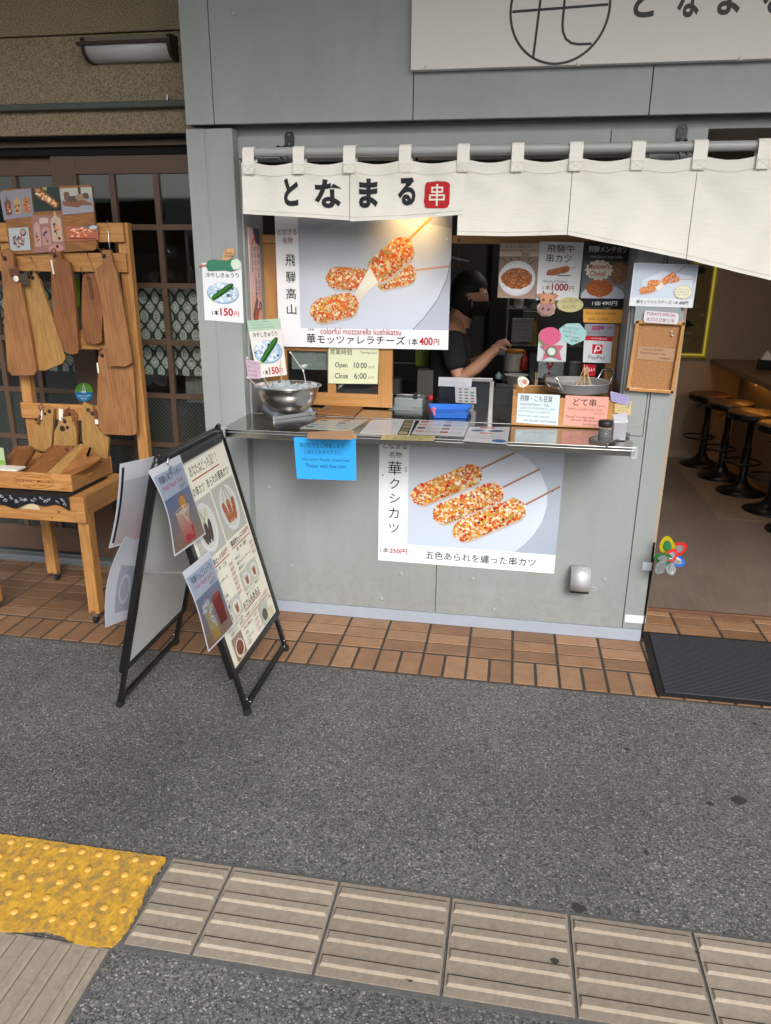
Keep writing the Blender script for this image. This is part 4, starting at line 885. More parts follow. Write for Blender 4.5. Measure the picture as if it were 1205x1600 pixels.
# ------------------------------------------------------------------ wooden box with two notes, pan, tags
bx = thing('wooden_box', 'open wooden box holding the pan, white and pink notes on its front', 'box', (1.0, .05, 1.0226))
g = G(); x0, x1 = .786, 1.228; g.box(x0, x1, -.03, -.016, 1.0228, 1.150, M_sashx); g.box(x0, x0+.014, -.016, .16, 1.0228, 1.178, M_sashx); g.box(x1-.014, x1, -.016, .16, 1.0228, 1.15, M_sashx); g.box(x0+.014, x1-.014, .146, .16, 1.0228, 1.176, M_sashx); g.box(x0+.014, x1-.014, -.016, .146, 1.0228, 1.03, M_sashx); g.build('box_body', bx, bevel=.003)
s = Sheet(345, 240, '#c6d3dc', CARD); s.text('飛騨・こも豆腐', 20, 12, 265, 50, '#2a3430', bold=.004); s.text('Local food Komo・Tofu', 20, 72, 240, 22, '#33404a'); s.scrib(12, 105, 315, 2, 28, '#2e3a44', hh=19); s.text('"Komo-tofu" is tofu wrapped in', 15, 170, 260, 20, '#33404a'); s.text('straw mat called "komo" and boiled.', 60, 202, 270, 20, '#33404a')
s.build('white_note', parent=bx, **quad((809.6, 614.4), (875.4, 617.3), (806.7, 660), -.0325, (871.6, 665)))
s = Sheet(360, 240, '#d79c8f', CARD); s.text('どて串', 70, 20, 190, 58, '#3a2422', bold=.01); s.text('(Dote-ni)', 270, 66, 66, 16, '#4c2e2a'); s.scrib(30, 95, 290, 1, 30, '#4c2e2a', hh=20); s.scrib(255, 125, 80, 1, 30, '#4c2e2a', hh=18); s.text('"Dotani" is a stew made', 15, 155, 245, 20, '#4c2e2a'); s.text('with pork offal simmered', 60, 183, 240, 20, '#4c2e2a'); s.text('in a rich miso base.', 170, 212, 165, 18, '#4c2e2a')
s.build('pink_note', parent=bx, **quad((884, 617.5), (952, 620.5), (879, 664.5), -.0325, (947, 668.5)))
pn = thing('aluminium_pan', 'shallow aluminium pan with two loop handles in the wooden box', 'pan', (1.065, .065, 1.15))
g = G(); c = (1.068, .095, 1.166); g.lathe([(0, 0), (.128, 0), (.136, .006), (.140, .040), (.146, .0425), (.145, .045), (.137, .042), (.132, .009), (.122, .004), (0, .004)], c, M_pan, 48); g.build('pan_body', pn)
def handle(ang, c, lift):
    a = math.radians(ang); d = Vector((math.cos(a), math.sin(a), 0)); t = Vector((-d.y, d.x, 0)); c = Vector(c); g = G()
    b = c+d*.141+Vector((0, 0, .026)); o = d*.035+Vector((0, 0, lift))
    pts = [b-t*.042, b-t*.042+o*.45, b-t*.04+o*.85, b-t*.028+o, b+t*.028+o, b+t*.04+o*.85, b+t*.042+o*.45, b+t*.042]
    g.tube(pts, .0055, M_steel2, 10); g.build('handle', pn)
    g = G(); g.obox(b-Vector((0, 0, .002)), d*.003, t*.05, Vector((0, 0, .009)), M_steel2); g.ball(b-t*.03+d*.004, .005, M_steel2, 8); g.ball(b+t*.03+d*.004, .005, M_steel2, 8); g.build('handle_plate', pn, bevel=.002)
handle(222, c, .05); handle(35, c, .06)
g = G(); g.lathe([(0, 0), (.132, 0)], (c[0], c[1], c[2]+.02), mat('broth', '#a9abab', .12), 30); g.build('broth', pn)
rr = random.Random(12)
t = thing('skewer_bundle', 'bundle of bare wooden skewers standing in the aluminium pan', 'skewers', (1.075, .07, 1.16))
tip = P(917, 580, y=.07)
for k in range(14):
    a = 2*math.pi*k/14; g = G(); b0 = Vector((1.085+.062*math.cos(a)*rr.uniform(.5, 1), .09+.05*math.sin(a), 1.178)); top = tip+Vector((rr.uniform(-.012, .012), rr.uniform(-.012, .012), rr.uniform(-.02, .03)))
    g.tube([b0, top], .0016, m_st, 6); g.build('skewer', t)
s = Sheet(150, 100, '#9d97bd', CARD); s.outline = [(8, 0), (150, 8), (150, 86), (138, 100), (12, 88), (0, 78), (0, 8)]; s.scrib(16, 12, 118, 3, 26, '#38345c', hh=14)
tg = s.build('speech_tag', label='purple handwritten tag hooked on the right end of the wooden box', cat='tag', group='handwritten tags by the wooden box', **quad((954, 611), (984, 618), (955, 629), -.04, (983, 634)))
s = Sheet(150, 110, '#c4b184', CARD); s.scrib(14, 12, 118, 3, 30, '#5a5030', hh=15); s.line([(140, 10), (120, 55)], 4, '#4a4230')
s.build('speech_tag', label='tan handwritten tag hanging below the purple one', cat='tag', group='handwritten tags by the wooden box', **quad((961, 631), (987.5, 626.5), (960, 645), -.036, (985.5, 649)))
s = Sheet(120, 120, '#d7d3c9', CARD); s.outline = [(60+55*math.cos(q)*(1+.1*math.cos(3*q)), 60+52*math.sin(q)) for q in (2*math.pi*i/24 for i in range(24))]
s.poly([(60, 30), (100, 40), (95, 85), (60, 75)], '#c07a62'); s.ring(38, 55, 16, 12, 4, '#4a463f', 20); s.line([(30, 75), (60, 95)], 4, '#4a463f')
s.build('food_pick', label='small round food drawing on a stick at the left end of the wooden box', cat='paper cut-out', **quad((807, 586), (828, 588), (808, 606), -.035, (826, 607)))
g = G(); g.tube([P(818, 606, y=-.0345), P(818, 616, y=-.0345)], .001, m_st, 5)
g.build('pick_stick', label='thin wooden stick under the small food drawing', cat='stick')
# seasoning tray
t0 = [P(*q, z=1.022) for q in ((920, 688), (949, 697.5), (984, 681), (950, 674))]; g = G(); rectz(t0, 1.0208, .0025, M_steel2, g)
for p, q in zip(t0, t0[1:]+t0[:1]): g.bar((p.x, p.y, 1.027), (q.x, q.y, 1.027), .014, .0025, M_steel2, side=(q-p).cross(_z))
g.build('steel_tray', label='small steel tray under the dark seasoning jar at the counter end', cat='tray', bevel=.0015)
c = P(943.5, 691, z=1.0235); j = thing('seasoning_jar', 'clear seasoning jar of dark powder with black lid', 'jar', c)
g = G(); g.lathe([(0, 0), (.024, 0), (.0255, .004), (.0255, .066), (0, .066)], c, mat('jar_plastic', '#b9bdc0', .2, alpha=.18), 28); g.build('jar_body', j)
g = G(); g.lathe([(0, .002), (.0245, .002), (.0245, .048), (0, .048)], c, mat('dark_powder', '#1d1a24', .9), 24); g.build('powder', j)
g = G(); g.lathe([(0, .064), (.0275, .064), (.0285, .068), (.0285, .084), (.026, .088), (0, .088)], c, M_blkp, 28); g.build('lid', j)
c = P(966, 688, z=1.0235); g = G(); g.box(c.x-.022, c.x+.028, c.y, c.y+.09, 1.0235, 1.095, mat('pale_holder', '#9a9ca4', .25)); g.prism([(c.x-.024, c.y-.004, 1.095), (c.x+.03, c.y-.004, 1.099), (c.x+.036, c.y+.094, 1.116), (c.x-.018, c.y+.094, 1.108)], (0, 0, .004), M_tape)
g.build('napkin_holder', label='grey box of folded white napkins behind the seasoning jar', cat='napkin holder', bevel=.002)

# ------------------------------------------------------------------ cards in the upper right of the window
def cardq(name, label, s, q, y=.2, cat='poster', grp='menu cards in the upper right of the window', **k):
    return s.build(name, label=label, cat=cat, group=grp, **quad(q[0], q[1], q[2], y, q[3]), **k)
def cutlet(s, cx, cy, rx, ry, seed, base='#8d4f2a', cols=('#a5633a', '#7a401f', '#b5764a', '#96562e', '#c48a5c')):
    rr = random.Random(seed); s.poly([(cx+rx*math.cos(t)*rr.uniform(.95, 1.05), cy+ry*math.sin(t)*rr.uniform(.95, 1.05)) for t in (2*math.pi*i/36 for i in range(36))], base); k0 = s.k
    for i in range(240):
        t = rr.uniform(0, 6.28); r = math.sqrt(rr.random())*.96; s.ell(cx+rx*r*math.cos(t), cy+ry*r*math.sin(t), rx*.05, rx*.035, rr.choice(cols), 6, k=k0+i % 10)
    s.k = k0+10
s = Sheet(210, 300, '#a08a80', GLOSSY); s.rect(0, 0, 210, 70, '#b9a59b'); s.rect(0, 70, 210, 300, ['#7e6a60', '#846f64', '#9a8478', '#94806f'])
for a_ in ((20, 78, 38, 105), (60, 72, 66, 92), (110, 72, 104, 92), (170, 75, 152, 100), (190, 90, 165, 112)): s.line([a_[:2], a_[2:]], 4, '#3c2c28')
s.ell(100, 190, 98, 96, '#c3c5cc', 40); s.ell(100, 188, 82, 80, '#d0d2d8', 40); cutlet(s, 100, 190, 84, 58, 4)
s.text('わらじコロッケ', 28, 8, 140, 18, '#4c3c34'); s.text('Hashed Meat Big Croquette', 6, 32, 196, 14, '#5a4a42'); s.text('350', 118, 48, 44, 22, '#2a201c', bold=.01)
cardq('menu_card', 'brown card with one large oval croquette on a white plate', s, ((781.8, 380), (842.8, 380), (777.4, 465), (838.4, 467)))
s = Sheet(236, 315, '#d6d8dc', GLOSSY); s.text('飛騨牛', 42, 14, 150, 44, '#26262a', bold=.006); s.text('串カツ', 42, 64, 136, 46, '#26262a', bold=.006)
s.line([(150, 150), (205, 130)], 4, '#8a6a50'); s.food(110, 155, 125, 34, 14, 120, base='#a35e34', cols=('#b5724a', '#8f4c28', '#c48a5e', '#a86238'), dot=.08); s.poly([(45, 178), (110, 182), (190, 170), (205, 176), (100, 196), (60, 192)], '#d9dbe0'); s.rect(48, 172, 74, 178, '#9c2c34'); s.rect(110, 176, 180, 182, '#55657e')
s.text('Hida Beef Skewer', 28, 204, 138, 14, '#55555a'); s.text('1本', 32, 232, 44, 28, '#8d2630'); s.text('1000', 82, 222, 92, 40, '#8d2630', bold=.025); s.text('円', 180, 236, 26, 26, '#8d2630')
cardq('menu_card', 'white card for the beef skewer priced at 1000 yen', s, ((843.6, 377), (912.5, 378.7), (838, 468.7), (903.8, 470)), y=.199)
s = Sheet(250, 352, '#1a1b1e', GLOSSY); s.rect(4, 100, 246, 300, ['#3a3c42', '#33353a', '#8a8f98', '#6a6e78']); s.ell(125, 290, 118, 62, '#b9bcc6', 40); s.rect(0, 302, 250, 352, '#141517')
cutlet(s, 200, 165, 48, 60, 9, '#7a4b30', ('#8f6040', '#62391f', '#b08c6a', '#a2764f')); cutlet(s, 105, 245, 72, 50, 11, '#9c4f20', ('#b5652c', '#8a3f16', '#c67a3c', '#a2561f'))
o = [(92+72*math.cos(t)*(1+.07*math.cos(14*t)), 150+52*math.sin(t)*(1+.07*math.cos(14*t))) for t in (2*math.pi*i/84 for i in range(84))]; s.poly(o, '#cfcab4')
s.text("Manager's", 36, 116, 112, 36, '#a02832', bold=.02); s.text('Choice!', 46, 152, 84, 32, '#a02832', bold=.02); s.text('店長おすすめです', 46, 188, 84, 9, '#6a5a50')
s.text('飛騨メンチカツ', 26, 22, 205, 34, '#d0d0d2', bold=.004); s.text('Hida Ground meat cutlet', 40, 70, 170, 16, '#a9aaae'); s.text('1個', 74, 318, 44, 22, '#d8d8da'); s.text('490円', 126, 316, 84, 24, '#d8d8da', bold=.01)
cardq('menu_card', "black card for the ground meat cutlet with a Manager's Choice seal", s, ((913, 377), (988, 378.5), (904.4, 480), (975, 481)), y=.198)
s = Sheet(220, 72, '#cf9440', CARD); s.text('Hida beef and pork', 16, 12, 160, 20, '#5c4220'); s.text('mix cutlet', 28, 42, 110, 18, '#5c4220')
cardq('orange_note', 'orange handwritten note below the black cutlet card', s, ((911.6, 483), (976, 484), (911.6, 503.6), (974, 505)), y=.196, cat='note', grp=None)
s = Sheet(160, 66, '#8e8f99', GLOSSY); s.rect(40, 10, 80, 34, '#a04a6e'); s.rect(70, 8, 106, 30, '#7e4a78'); s.text('100円', 112, 10, 44, 18, '#6c4a58'); s.scrib(20, 42, 120, 1, 18, '#5a5a66', hh=9)
cardq('price_strip', 'small grey strip with 100 yen price above the red payment sign', s, ((914, 506), (961, 506.5), (913, 524.5), (960, 525.5)), y=.2, cat='note', grp=None)
s = Sheet(155, 140, '#c7cad0', GLOSSY); s.rect(0, 0, 155, 22, '#b3202e'); s.text('ペイペイ使えます', 38, 5, 88, 12, '#e4dcdc'); s.rect(48, 42, 104, 92, '#c01c2e'); s.poly([(58, 86), (68, 48), (76, 48), (66, 86)], '#e6e6ea'); s.ring(78, 62, 17, 12, 6, '#e6e6ea', 24, -100, 120); s.line([(58, 74), (78, 74)], 5, '#e6e6ea'); s.text('PayPay', 30, 102, 92, 24, '#2c2e33')
cardq('payment_sign', 'white and red mobile payment sign hanging in the window', s, ((913, 525), (957.5, 526.8), (911, 566), (954, 567.5)), y=.197, cat='sign', grp=None)
s = Sheet(80, 70, '#a81c2c', GLOSSY); s.text('d払い', 8, 16, 64, 26, '#e4dcdc', bold=.02)
cardq('payment_sign', 'small dark red payment sticker below the white and red one', s, ((911, 569), (932, 570), (911, 587), (930, 588)), y=.2, cat='sign', grp=None)
# cow face cut-out with bubble
def ellpts(cx, cy, rx, ry, n=24, w=0): return [(cx+rx*math.cos(2*math.pi*i/n)*(1+w*math.cos(5*2*math.pi*i/n)), cy+ry*math.sin(2*math.pi*i/n)) for i in range(n)]
def cutout(name, label, parts, y, cat='paper cut-out'):
    root = None
    for k, (nm, pts, col) in enumerate(parts):
        g = G(); g.prism([P(a, b2, y=y-.0022*k) for a, b2 in pts][::-1], (0, -.002, 0), mat('card'+col, col, .6)); o = g.build(nm if root else name, root, label=None if root else label, cat=None if root else cat); root = root or o
    return root
cw = cutout('cow_cutout', 'paper cow face cut-out with pink muzzle below the beef card', [('cow', [(849, 458), (870, 458), (866, 470), (868, 480), (866, 490), (858, 494), (847, 494), (840, 488), (839, 479), (845, 471), (843, 462)], '#b79a90'),
    ('ear', [(838, 459), (848, 459), (847, 466), (842, 465)], '#b97a5c'), ('ear', [(864, 459), (874, 461), (868, 467), (864, 466)], '#b97a5c'), ('face', [(846, 459), (866, 460), (866, 474), (845, 474)], '#c58a6a'), ('horn', [(848, 459), (849, 453), (852, 459)], '#4a4a4a'), ('horn', [(861, 459), (864, 454), (865, 460)], '#4a4a4a'), ('muzzle', ellpts(854, 483, 12, 9), '#9a7472'),
    ('eye', ellpts(850, 468, 1.5, 2, 10), '#201c1c'), ('eye', ellpts(861, 469, 1.5, 2, 10), '#201c1c'), ('nostril', ellpts(849, 482, 1.3, 1.8, 8), '#33262a'), ('nostril', ellpts(858, 483, 1.3, 1.8, 8), '#33262a')], .19)
s = Sheet(150, 80, '#b9b283', CARD); s.outline = ellpts(75, 40, 74, 39, 30); s.text('ハリーデビット', 26, 14, 94, 20, '#3c3c2a', rot=4); s.text('おいしいぞる', 34, 44, 70, 18, '#3c3c2a', rot=4)
cardq('speech_bubble', 'yellow oval speech bubble beside the cow face', s, ((870, 464), (912, 464), (870, 488), (912, 488)), y=.188, cat='paper cut-out', grp='handwritten speech bubbles in the window')
pk = cutout('pink_cutout', 'pink paper cut-out with green leaf edge on a white card', [('card', [(842, 529), (886, 531), (884, 565), (839, 564)], '#b9c0c2'), ('leaf', ellpts(856, 527, 15, 15), '#6f8a52'), ('head', ellpts(860, 525, 17, 14), '#c8537c'), ('star', [(845, 540), (858, 539), (881, 540), (874, 549), (878, 563), (861, 556), (847, 563), (853, 549)], '#b85674'), ('badge', ellpts(862, 549, 9, 8), '#56704e'), ('badge_centre', ellpts(862, 549, 6, 6), '#c9ccd0')], .192)
s = Sheet(160, 120, '#9cc3c4', CARD); s.outline = [(10, 30), (50, 2), (120, 0), (160, 45), (150, 90), (80, 118), (48, 100), (20, 92)]; s.scrib(34, 14, 92, 2, 20, '#2a4a5c', hh=14, rot=-8); s.text('Big Croquette', 44, 62, 82, 14, '#2a4a5c', rot=-8); s.text('WOW!!', 70, 84, 50, 14, '#2a4a5c', rot=-8)
cardq('speech_bubble', 'pale blue handwritten bubble beside the pink cut-out', s, ((871, 505), (917, 505), (871, 540), (917, 540)), y=.188, cat='paper cut-out', grp='handwritten speech bubbles in the window')
# outside: cheese card, special plate, corkboard
s = Sheet(345, 235, '#d3d8df', GLOSSY); s.rect(5, 4, 340, 186, ['#a9b3c2', '#a4aebd', '#b9c4d4', '#bac6d6']); s.poly([(60, 186), (60, 90), (160, 40), (320, 60), (330, 120), (290, 186)], '#c3cedd')
s.line([(235, 45), (275, 12)], 3, '#8a6a54'); s.line([(240, 85), (320, 78)], 3, '#a8886c'); s.food(225, 85, 60, 30, 14, 60, base='#c06a40'); s.food(120, 105, 70, 34, 4, 70, base='#c9763e'); s.food(195, 78, 88, 38, 38, 90, base='#c8693a'); s.poly([(130, 132), (160, 100), (175, 118), (145, 146)], '#e0dbcc'); s.food(90, 142, 88, 38, 14, 90, base='#c46a3a')
s.poly([(282+48*math.cos(t)*(1+.05*math.cos(12*t)), 150+38*math.sin(t)*(1+.05*math.cos(12*t))) for t in (2*math.pi*i/60 for i in range(60))], '#c9a67a'); s.poly([(282+45*math.cos(t)*(1+.05*math.cos(12*t)), 150+35*math.sin(t)*(1+.05*math.cos(12*t))) for t in (2*math.pi*i/60 for i in range(60))], '#d6d8c0'); s.scrib(246, 132, 74, 3, 14, '#4a4a44', hh=7)
s.text('華モッツァレラチーズ', 38, 198, 190, 20, '#33353c'); s.text('1本', 240, 199, 22, 18, '#33353c'); s.text('400円', 268, 199, 50, 19, '#33353c')
cardq('cheese_skewer_card', 'white cheese skewer card fixed at the doorway corner above the corkboard', s, ((991.5, 410.7), (1092, 413.6), (983, 478), (1082.4, 481)), y=-.03, cat='poster', grp=None)
g = G(); g.box(1.262, 1.44, -.0265, -.002, 1.47, 1.60, mat('clear_pocket', '#8d9598', .25)); g.build('card_pocket', label='grey plastic pocket behind the cheese card', cat='pocket')
s = Sheet(185, 72, '#ccc9cf', CARD); s.outline = [(10, 0), (176, 2), (185, 14), (184, 62), (172, 72), (8, 70), (0, 58), (2, 10)]; s.text("TODAY'S SPECIAL", 12, 8, 160, 18, '#8a2f48', bold=.015); s.text('本日の日替り串', 14, 38, 150, 24, '#7a3a52')
cardq('special_plate', "rounded white plate reading TODAY'S SPECIAL on top of the corkboard", s, ((1007, 484.7), (1061, 489), (1005.4, 504), (1059.5, 507)), y=-.036, cat='sign', grp=None)
A, B, C, D = P(993.5, 500, y=-.02), P(1071, 503, y=-.02), P(1052, 615, y=-.02), P(978, 609.8, y=-.02)
cb = thing('corkboard', 'corkboard in a pale wooden frame with one brown paper note', 'noticeboard', ((A+C)/2).to_tuple())
g = G(); cc_ = (A+B+C+D)/4; inn_ = [cc_+(p-cc_)*.95 for p in (A, B, C, D)]; g.prism([p+Vector((0, .006, 0)) for p in inn_][::-1], (0, .008, 0), M_cork); g.build('cork_sheet', cb)
for p, q in ((A, B), (B, C), (C, D), (D, A)):
    g = G(); v = (q-p).normalized(); o_ = (cc_-p); o_ = (o_-v*o_.dot(v)).normalized(); g.bar(p+o_*.007, q+o_*.007, .014, .02, M_sashx if abs(v.x) > .5 else M_sash); g.build('frame', cb, bevel=.002)
s = Sheet(200, 66, '#a58468', CARD); s.text('ごま丸(小) ねぎ揚げ', 18, 6, 120, 14, '#33261e'); s.text('Deep fried Sesame Bean', 16, 26, 140, 12, '#33261e'); s.text('150yen', 120, 46, 60, 14, '#33261e')
s.build('brown_note', parent=cb, **quad((998, 541), (1056, 545), (994.5, 560.5), -.016, (1053, 565.5)))
for px, py in ((1049, 518), (1050, 524), (985, 605), (991, 605.5)): g = G(); g.lathe([(.004, 0), (.003, .006), (.0045, .008), (0, .0085)], P(px, py, y=-.0142), mat('clear_pin', '#d2d4d6', .1, alpha=.6), 12, axis=(0, -1, 0)); g.build('pin', cb)

# ------------------------------------------------------------------ things inside the kitchen
def pbox(x0, y0, x1, y1, y, depth, m, name, label=None, cat=None, group=None, parent=None, bevel=.003, g=None):
    a, b2 = P(x0, y0, y=y), P(x1, y1, y=y); g = g or G(); g.box(a.x, b2.x, y, y+depth, b2.z, a.z, m)
    return g.build(name, parent, label, cat, group, bevel=bevel)
kc = thing('kitchen_worktop', 'dark steel kitchen worktop and cupboards behind the serving window', 'worktop', (.4, 1.2, 0))
g = G(); g.box(.55, 1.44, .95, 1.6, .86, .90, M_steel); g.build('worktop', kc); g = G(); g.box(.57, 1.42, .97, 1.6, .02, .86, mat('cupboard', '#4a4b4d', .5)); g.build('cupboard', kc)
g = G(); g.box(-.55, .30, 1.3, 1.9, .9, .93, M_steel); g.build('side_worktop', kc); g = G(); g.box(-.55, .28, 1.32, 1.9, .02, .9, mat('cupboard', '#4a4b4d', .5)); g.build('side_cupboard', kc)
g = G(); g.box(.60, .95, 2.14, 2.2, .95, 1.98, mat('black_door', '#0e0f10', .5)); g.build('dark_panel', kc)
pbox(686, 590, 768, 638, .40, .012, mat('screen_black', '#1b1f26', .25), 'register_back', 'black cash register screen with white notes on its back', 'cash register')
rg = bpy.data.objects['register_back']
a, b2 = P(737, 590, y=.39), P(770, 597, y=.39); g = G(); g.box(a.x, b2.x, .385, .40, b2.z, a.z, M_steel2); g.build('metal_bar', rg, bevel=.002)
a, b2 = P(766, 590, y=.39), P(770, 640, y=.39); g = G(); g.box(a.x, b2.x, .388, .42, b2.z, a.z-.02, M_steel2); g.build('side_frame', rg, bevel=.001)
a, b2 = P(722, 632, y=.36), P(740, 645, y=.36); g = G(); g.box(a.x, b2.x, .36, .42, 1.0235, a.z, M_alu); g.build('stand', rg)
rg.name = 'cash_register'
s = Sheet(260, 75, '#b9bac2', CARD); s.scrib(20, 10, 180, 1, 20, '#6a3f52', hh=9); s.scrib(15, 30, 225, 3, 14, '#4c4c58', hh=8)
s.build('white_note', parent=rg, **quad((686, 589), (738, 590.5), (685, 603), .384, (736.5, 605)))
s = Sheet(170, 130, '#a9acb0', CARD)
for r in range(5):
    for c_ in range(3 if r else 2): s.rect(28+c_*48, 14+r*24, 56+c_*48, 24+r*24, random.choice(['#7a3f44', '#3f5578', '#4d4f54', '#4a6a50', '#8a4a3a']))
s.build('payment_label', parent=rg, **quad((711, 604), (744, 605), (712, 629), .388, (744.5, 630.5)))
# coin tray
t = thing('coin_tray', 'bright blue plastic coin tray in front of the register', 'tray', (.56, .2, 1.0226))
pb = [P(*q, z=1.024) for q in ((678, 653), (728, 654), (734, 641), (673, 640))]; cb_ = sum(pb, Vector())/4; m_bl = mat('blue_plastic', '#2f6fd0', .35)
g = G(); inner = [cb_+(p-cb_)*.93 for p in pb]; top = [Vector((cb_.x, cb_.y, 1.052))+(Vector((p.x, p.y, 0))-Vector((cb_.x, cb_.y, 0)))*1.14 for p in pb]; topi = [Vector((cb_.x, cb_.y, 1.050))+(Vector((p.x, p.y, 0))-Vector((cb_.x, cb_.y, 0)))*1.09 for p in pb]; inn2 = [p+Vector((0, 0, .004)) for p in inner]
V = pb+top+topi+inn2; F = [(3, 2, 1, 0), (12, 13, 14, 15)]+[(i, (i+1) % 4, 4+(i+1) % 4, 4+i) for i in range(4)]+[(4+i, 4+(i+1) % 4, 8+(i+1) % 4, 8+i) for i in range(4)]+[(8+i, 8+(i+1) % 4, 12+(i+1) % 4, 12+i) for i in range(4)]
g.add(V, F, m_bl); g.build('tray_body', t, bevel=.0015)
g = G(); c = P(676, 637, y=top[0].y+.01); g.tube([c, c+Vector((.008, 0, -.02)), c+Vector((.012, -.01, -.035))], [.007, .006, .003], mat('pink_clay', '#d0667e', .5), 8); g.tube([c+Vector((.004, -.004, .002)), c+Vector((.016, -.006, -.008))], .0045, mat('pink_clay', '#d0667e', .5), 8); g.build('pink_charm', label='small pink charm hooked on the rim of the blue coin tray', cat='charm')
c = P(673, 622, y=.42); g = G(); g.ball(c, .013, mat('red_felt', '#b8202c', .7), 12); g.ball(c+Vector((-.006, 0, .012)), .005, mat('red_felt', '#b8202c', .7), 8); g.ball(c+Vector((.007, 0, .012)), .005, mat('red_felt', '#b8202c', .7), 8); g.tube([c, c+Vector((.004, 0, -.05))], .0025, M_blkp, 6); g.build('red_ornament', label='small red round ornament left of the cash register', cat='ornament')
pr = thing('receipt_printer', 'flat pale grey metal device with a paper sheet left of the coin tray', 'device', (.28, .32, 1.023))
pbox(616, 621, 660, 640, .34, .14, mat('pale_grey_metal', '#8c9497', .35, metal=.3), 'device_body', parent=pr, bevel=.004); pbox(618, 615.5, 656, 618.5, .42, .02, M_steel2, 'metal_bar', parent=pr); pbox(646, 614, 652, 624, .335, .02, M_blkp, 'latch', parent=pr)
flat('note_strip', 'pale grey paper lying under the receipt printer', (613, 628), (640, 634), (607, 640), (650, 642), '#8f9a9c', z=1.024, cat='note', grp=None)
for (x0, y0, x1, y1, y, d, col, nm, lb, ct_) in (
    (649, 547, 680, 573, 1.0, .12, '#6f7f1e', 'lime_bag', 'dull lime green bag hanging in the dark kitchen', 'bag'),
    (652, 578, 676, 622, .8, .1, '#55524f', 'grey_carton', 'grey carton with small red mark behind the register', 'carton'),
    (612, 592, 624, 618, .7, .1, '#43484b', 'grey_cloth', 'grey cloth hanging on a kitchen rail', 'cloth'),
    (612, 566, 650, 569, .9, .02, '#565a5c', 'steel_rail', 'horizontal steel rail in the dark kitchen', 'rail'),
    (801, 497, 832, 535, 1.1, .02, '#8b8e8b', 'white_notice', 'white printed sheet pinned up behind the hanging cards', 'notice'),
    (818, 486, 842, 500, 1.12, .05, '#5d615f', 'wall_box', 'grey wall box above the white printed sheet', 'box'),
    (842, 566, 880, 592, .55, .08, '#a9adb2', 'white_carton', 'white carton with a red figure behind the pan', 'carton'),
    (768, 540, 790, 555, .93, .06, '#87837f', 'clear_tub', 'clear tub of white contents held near the hand', 'tub'),
    (772, 608, 800, 640, .5, .12, '#26282c', 'card_terminal', 'dark card terminal right of the register', 'terminal'),
    (786, 604, 808, 614, .7, .12, '#75777c', 'grey_tray', 'grey plastic tray under the white bowl', 'tray')):
    pbox(x0, y0, x1, y1, y, d, mat('clutter'+col, col, .55), nm, lb, ct_)
s = Sheet(100, 100, '#9a9d9a', CARD); s.scrib(8, 8, 84, 5, 17, '#4a4c4a', hh=8); s.build('print', parent=bpy.data.objects['white_notice'], **quad((802, 499), (831, 500), (802, 533), 1.098))
g = G()
for q in ((859, 574), (856, 568), (863, 568), (858, 583)): g.ball(P(*q, y=.543), .012 if q[1] == 574 else .007, mat('red_felt', '#b8202c', .7), 10)
g.build('red_figure', label='small red doll figure on the white carton behind the pan', cat='ornament')
for (px, py0, py1, r, y, col, nm, lb) in ((806, 585, 607, .062, .82, '#c9c7c2', 'white_bowl', 'large white plastic bowl in the kitchen beside the wooden box'), (803, 546, 580, .05, .95, '#b7b2ab', 'plastic_tub', 'round tub with amber lid on the kitchen worktop'), (818, 548, 578, .02, .9, '#a02a20', 'red_bottle', 'red squeeze bottle beside the amber-lidded tub'), (779, 581, 592, .018, .75, '#6f8890', 'blue_bottle', 'small blue-grey bottle by the register'), (896, 560, 600, .03, .6, '#7d8288', 'steel_canister', 'grey canister behind the skewers')):
    a, b2 = P(px, py0, y=y), P(px, py1, y=y); h = a.z-b2.z; g = G()
    if 'bowl' in nm: prof = [(0, 0), (r*.6, 0), (r, h), (r*1.06, h), (r*.97, h-.004), (r*.55, .006), (0, .006)]
    elif 'bottle' in nm: prof = [(0, 0), (r, 0), (r, h*.6), (r*.4, h*.78), (r*.3, h), (0, h)]
    else: prof = [(0, 0), (r*.92, 0), (r, h*.05), (r, h*.85), (r*.95, h*.87), (0, h*.87)]
    g.lathe(prof, b2, mat('tub'+col, col, .4), 24); o = g.build(nm, label=lb, cat=nm.split('_')[-1])
    if nm == 'plastic_tub': g = G(); g.lathe([(0, h*.87), (r*1.02, h*.87), (r*1.02, h), (0, h)], b2, mat('amber_lid', '#b07a14', .35), 24); g.build('lid', o)
g = G(); rr = random.Random(1)
for k in range(5): g.tube([P(832+k*1.5, 606, y=.3), P(828+k*3.2, 575+k*2, y=.32)], .0025, M_blkp if k < 3 else m_st, 6)
g.build('chopstick_bunch', label='bunch of black and pale chopsticks left of the pan', cat='chopsticks')
# wire ornament hanging from the window head
t = thing('hanging_ornament', 'small wire hook ornament hanging from the wooden window head', 'ornament', P(717, 385, y=.30))
g = G(); g.tube([P(717, 376, y=.22), P(717, 392, y=.25), P(717, 416, y=.25)], .0016, mat('dull_brass', '#6c5c34', .4, metal=.8), 6); g.tube([P(700, 404, y=.25), P(708, 402, y=.25), P(717, 405, y=.25), P(733, 408, y=.25)], [.003, .006, .007, .003], mat('grey_wire', '#5d5f5c', .4, metal=.5), 8); g.build('hook', t)
g = G(); g.ball(P(717, 375, y=.222), .006, mat('teal_knob', '#2e5a60', .4), 10); g.build('knob', t)

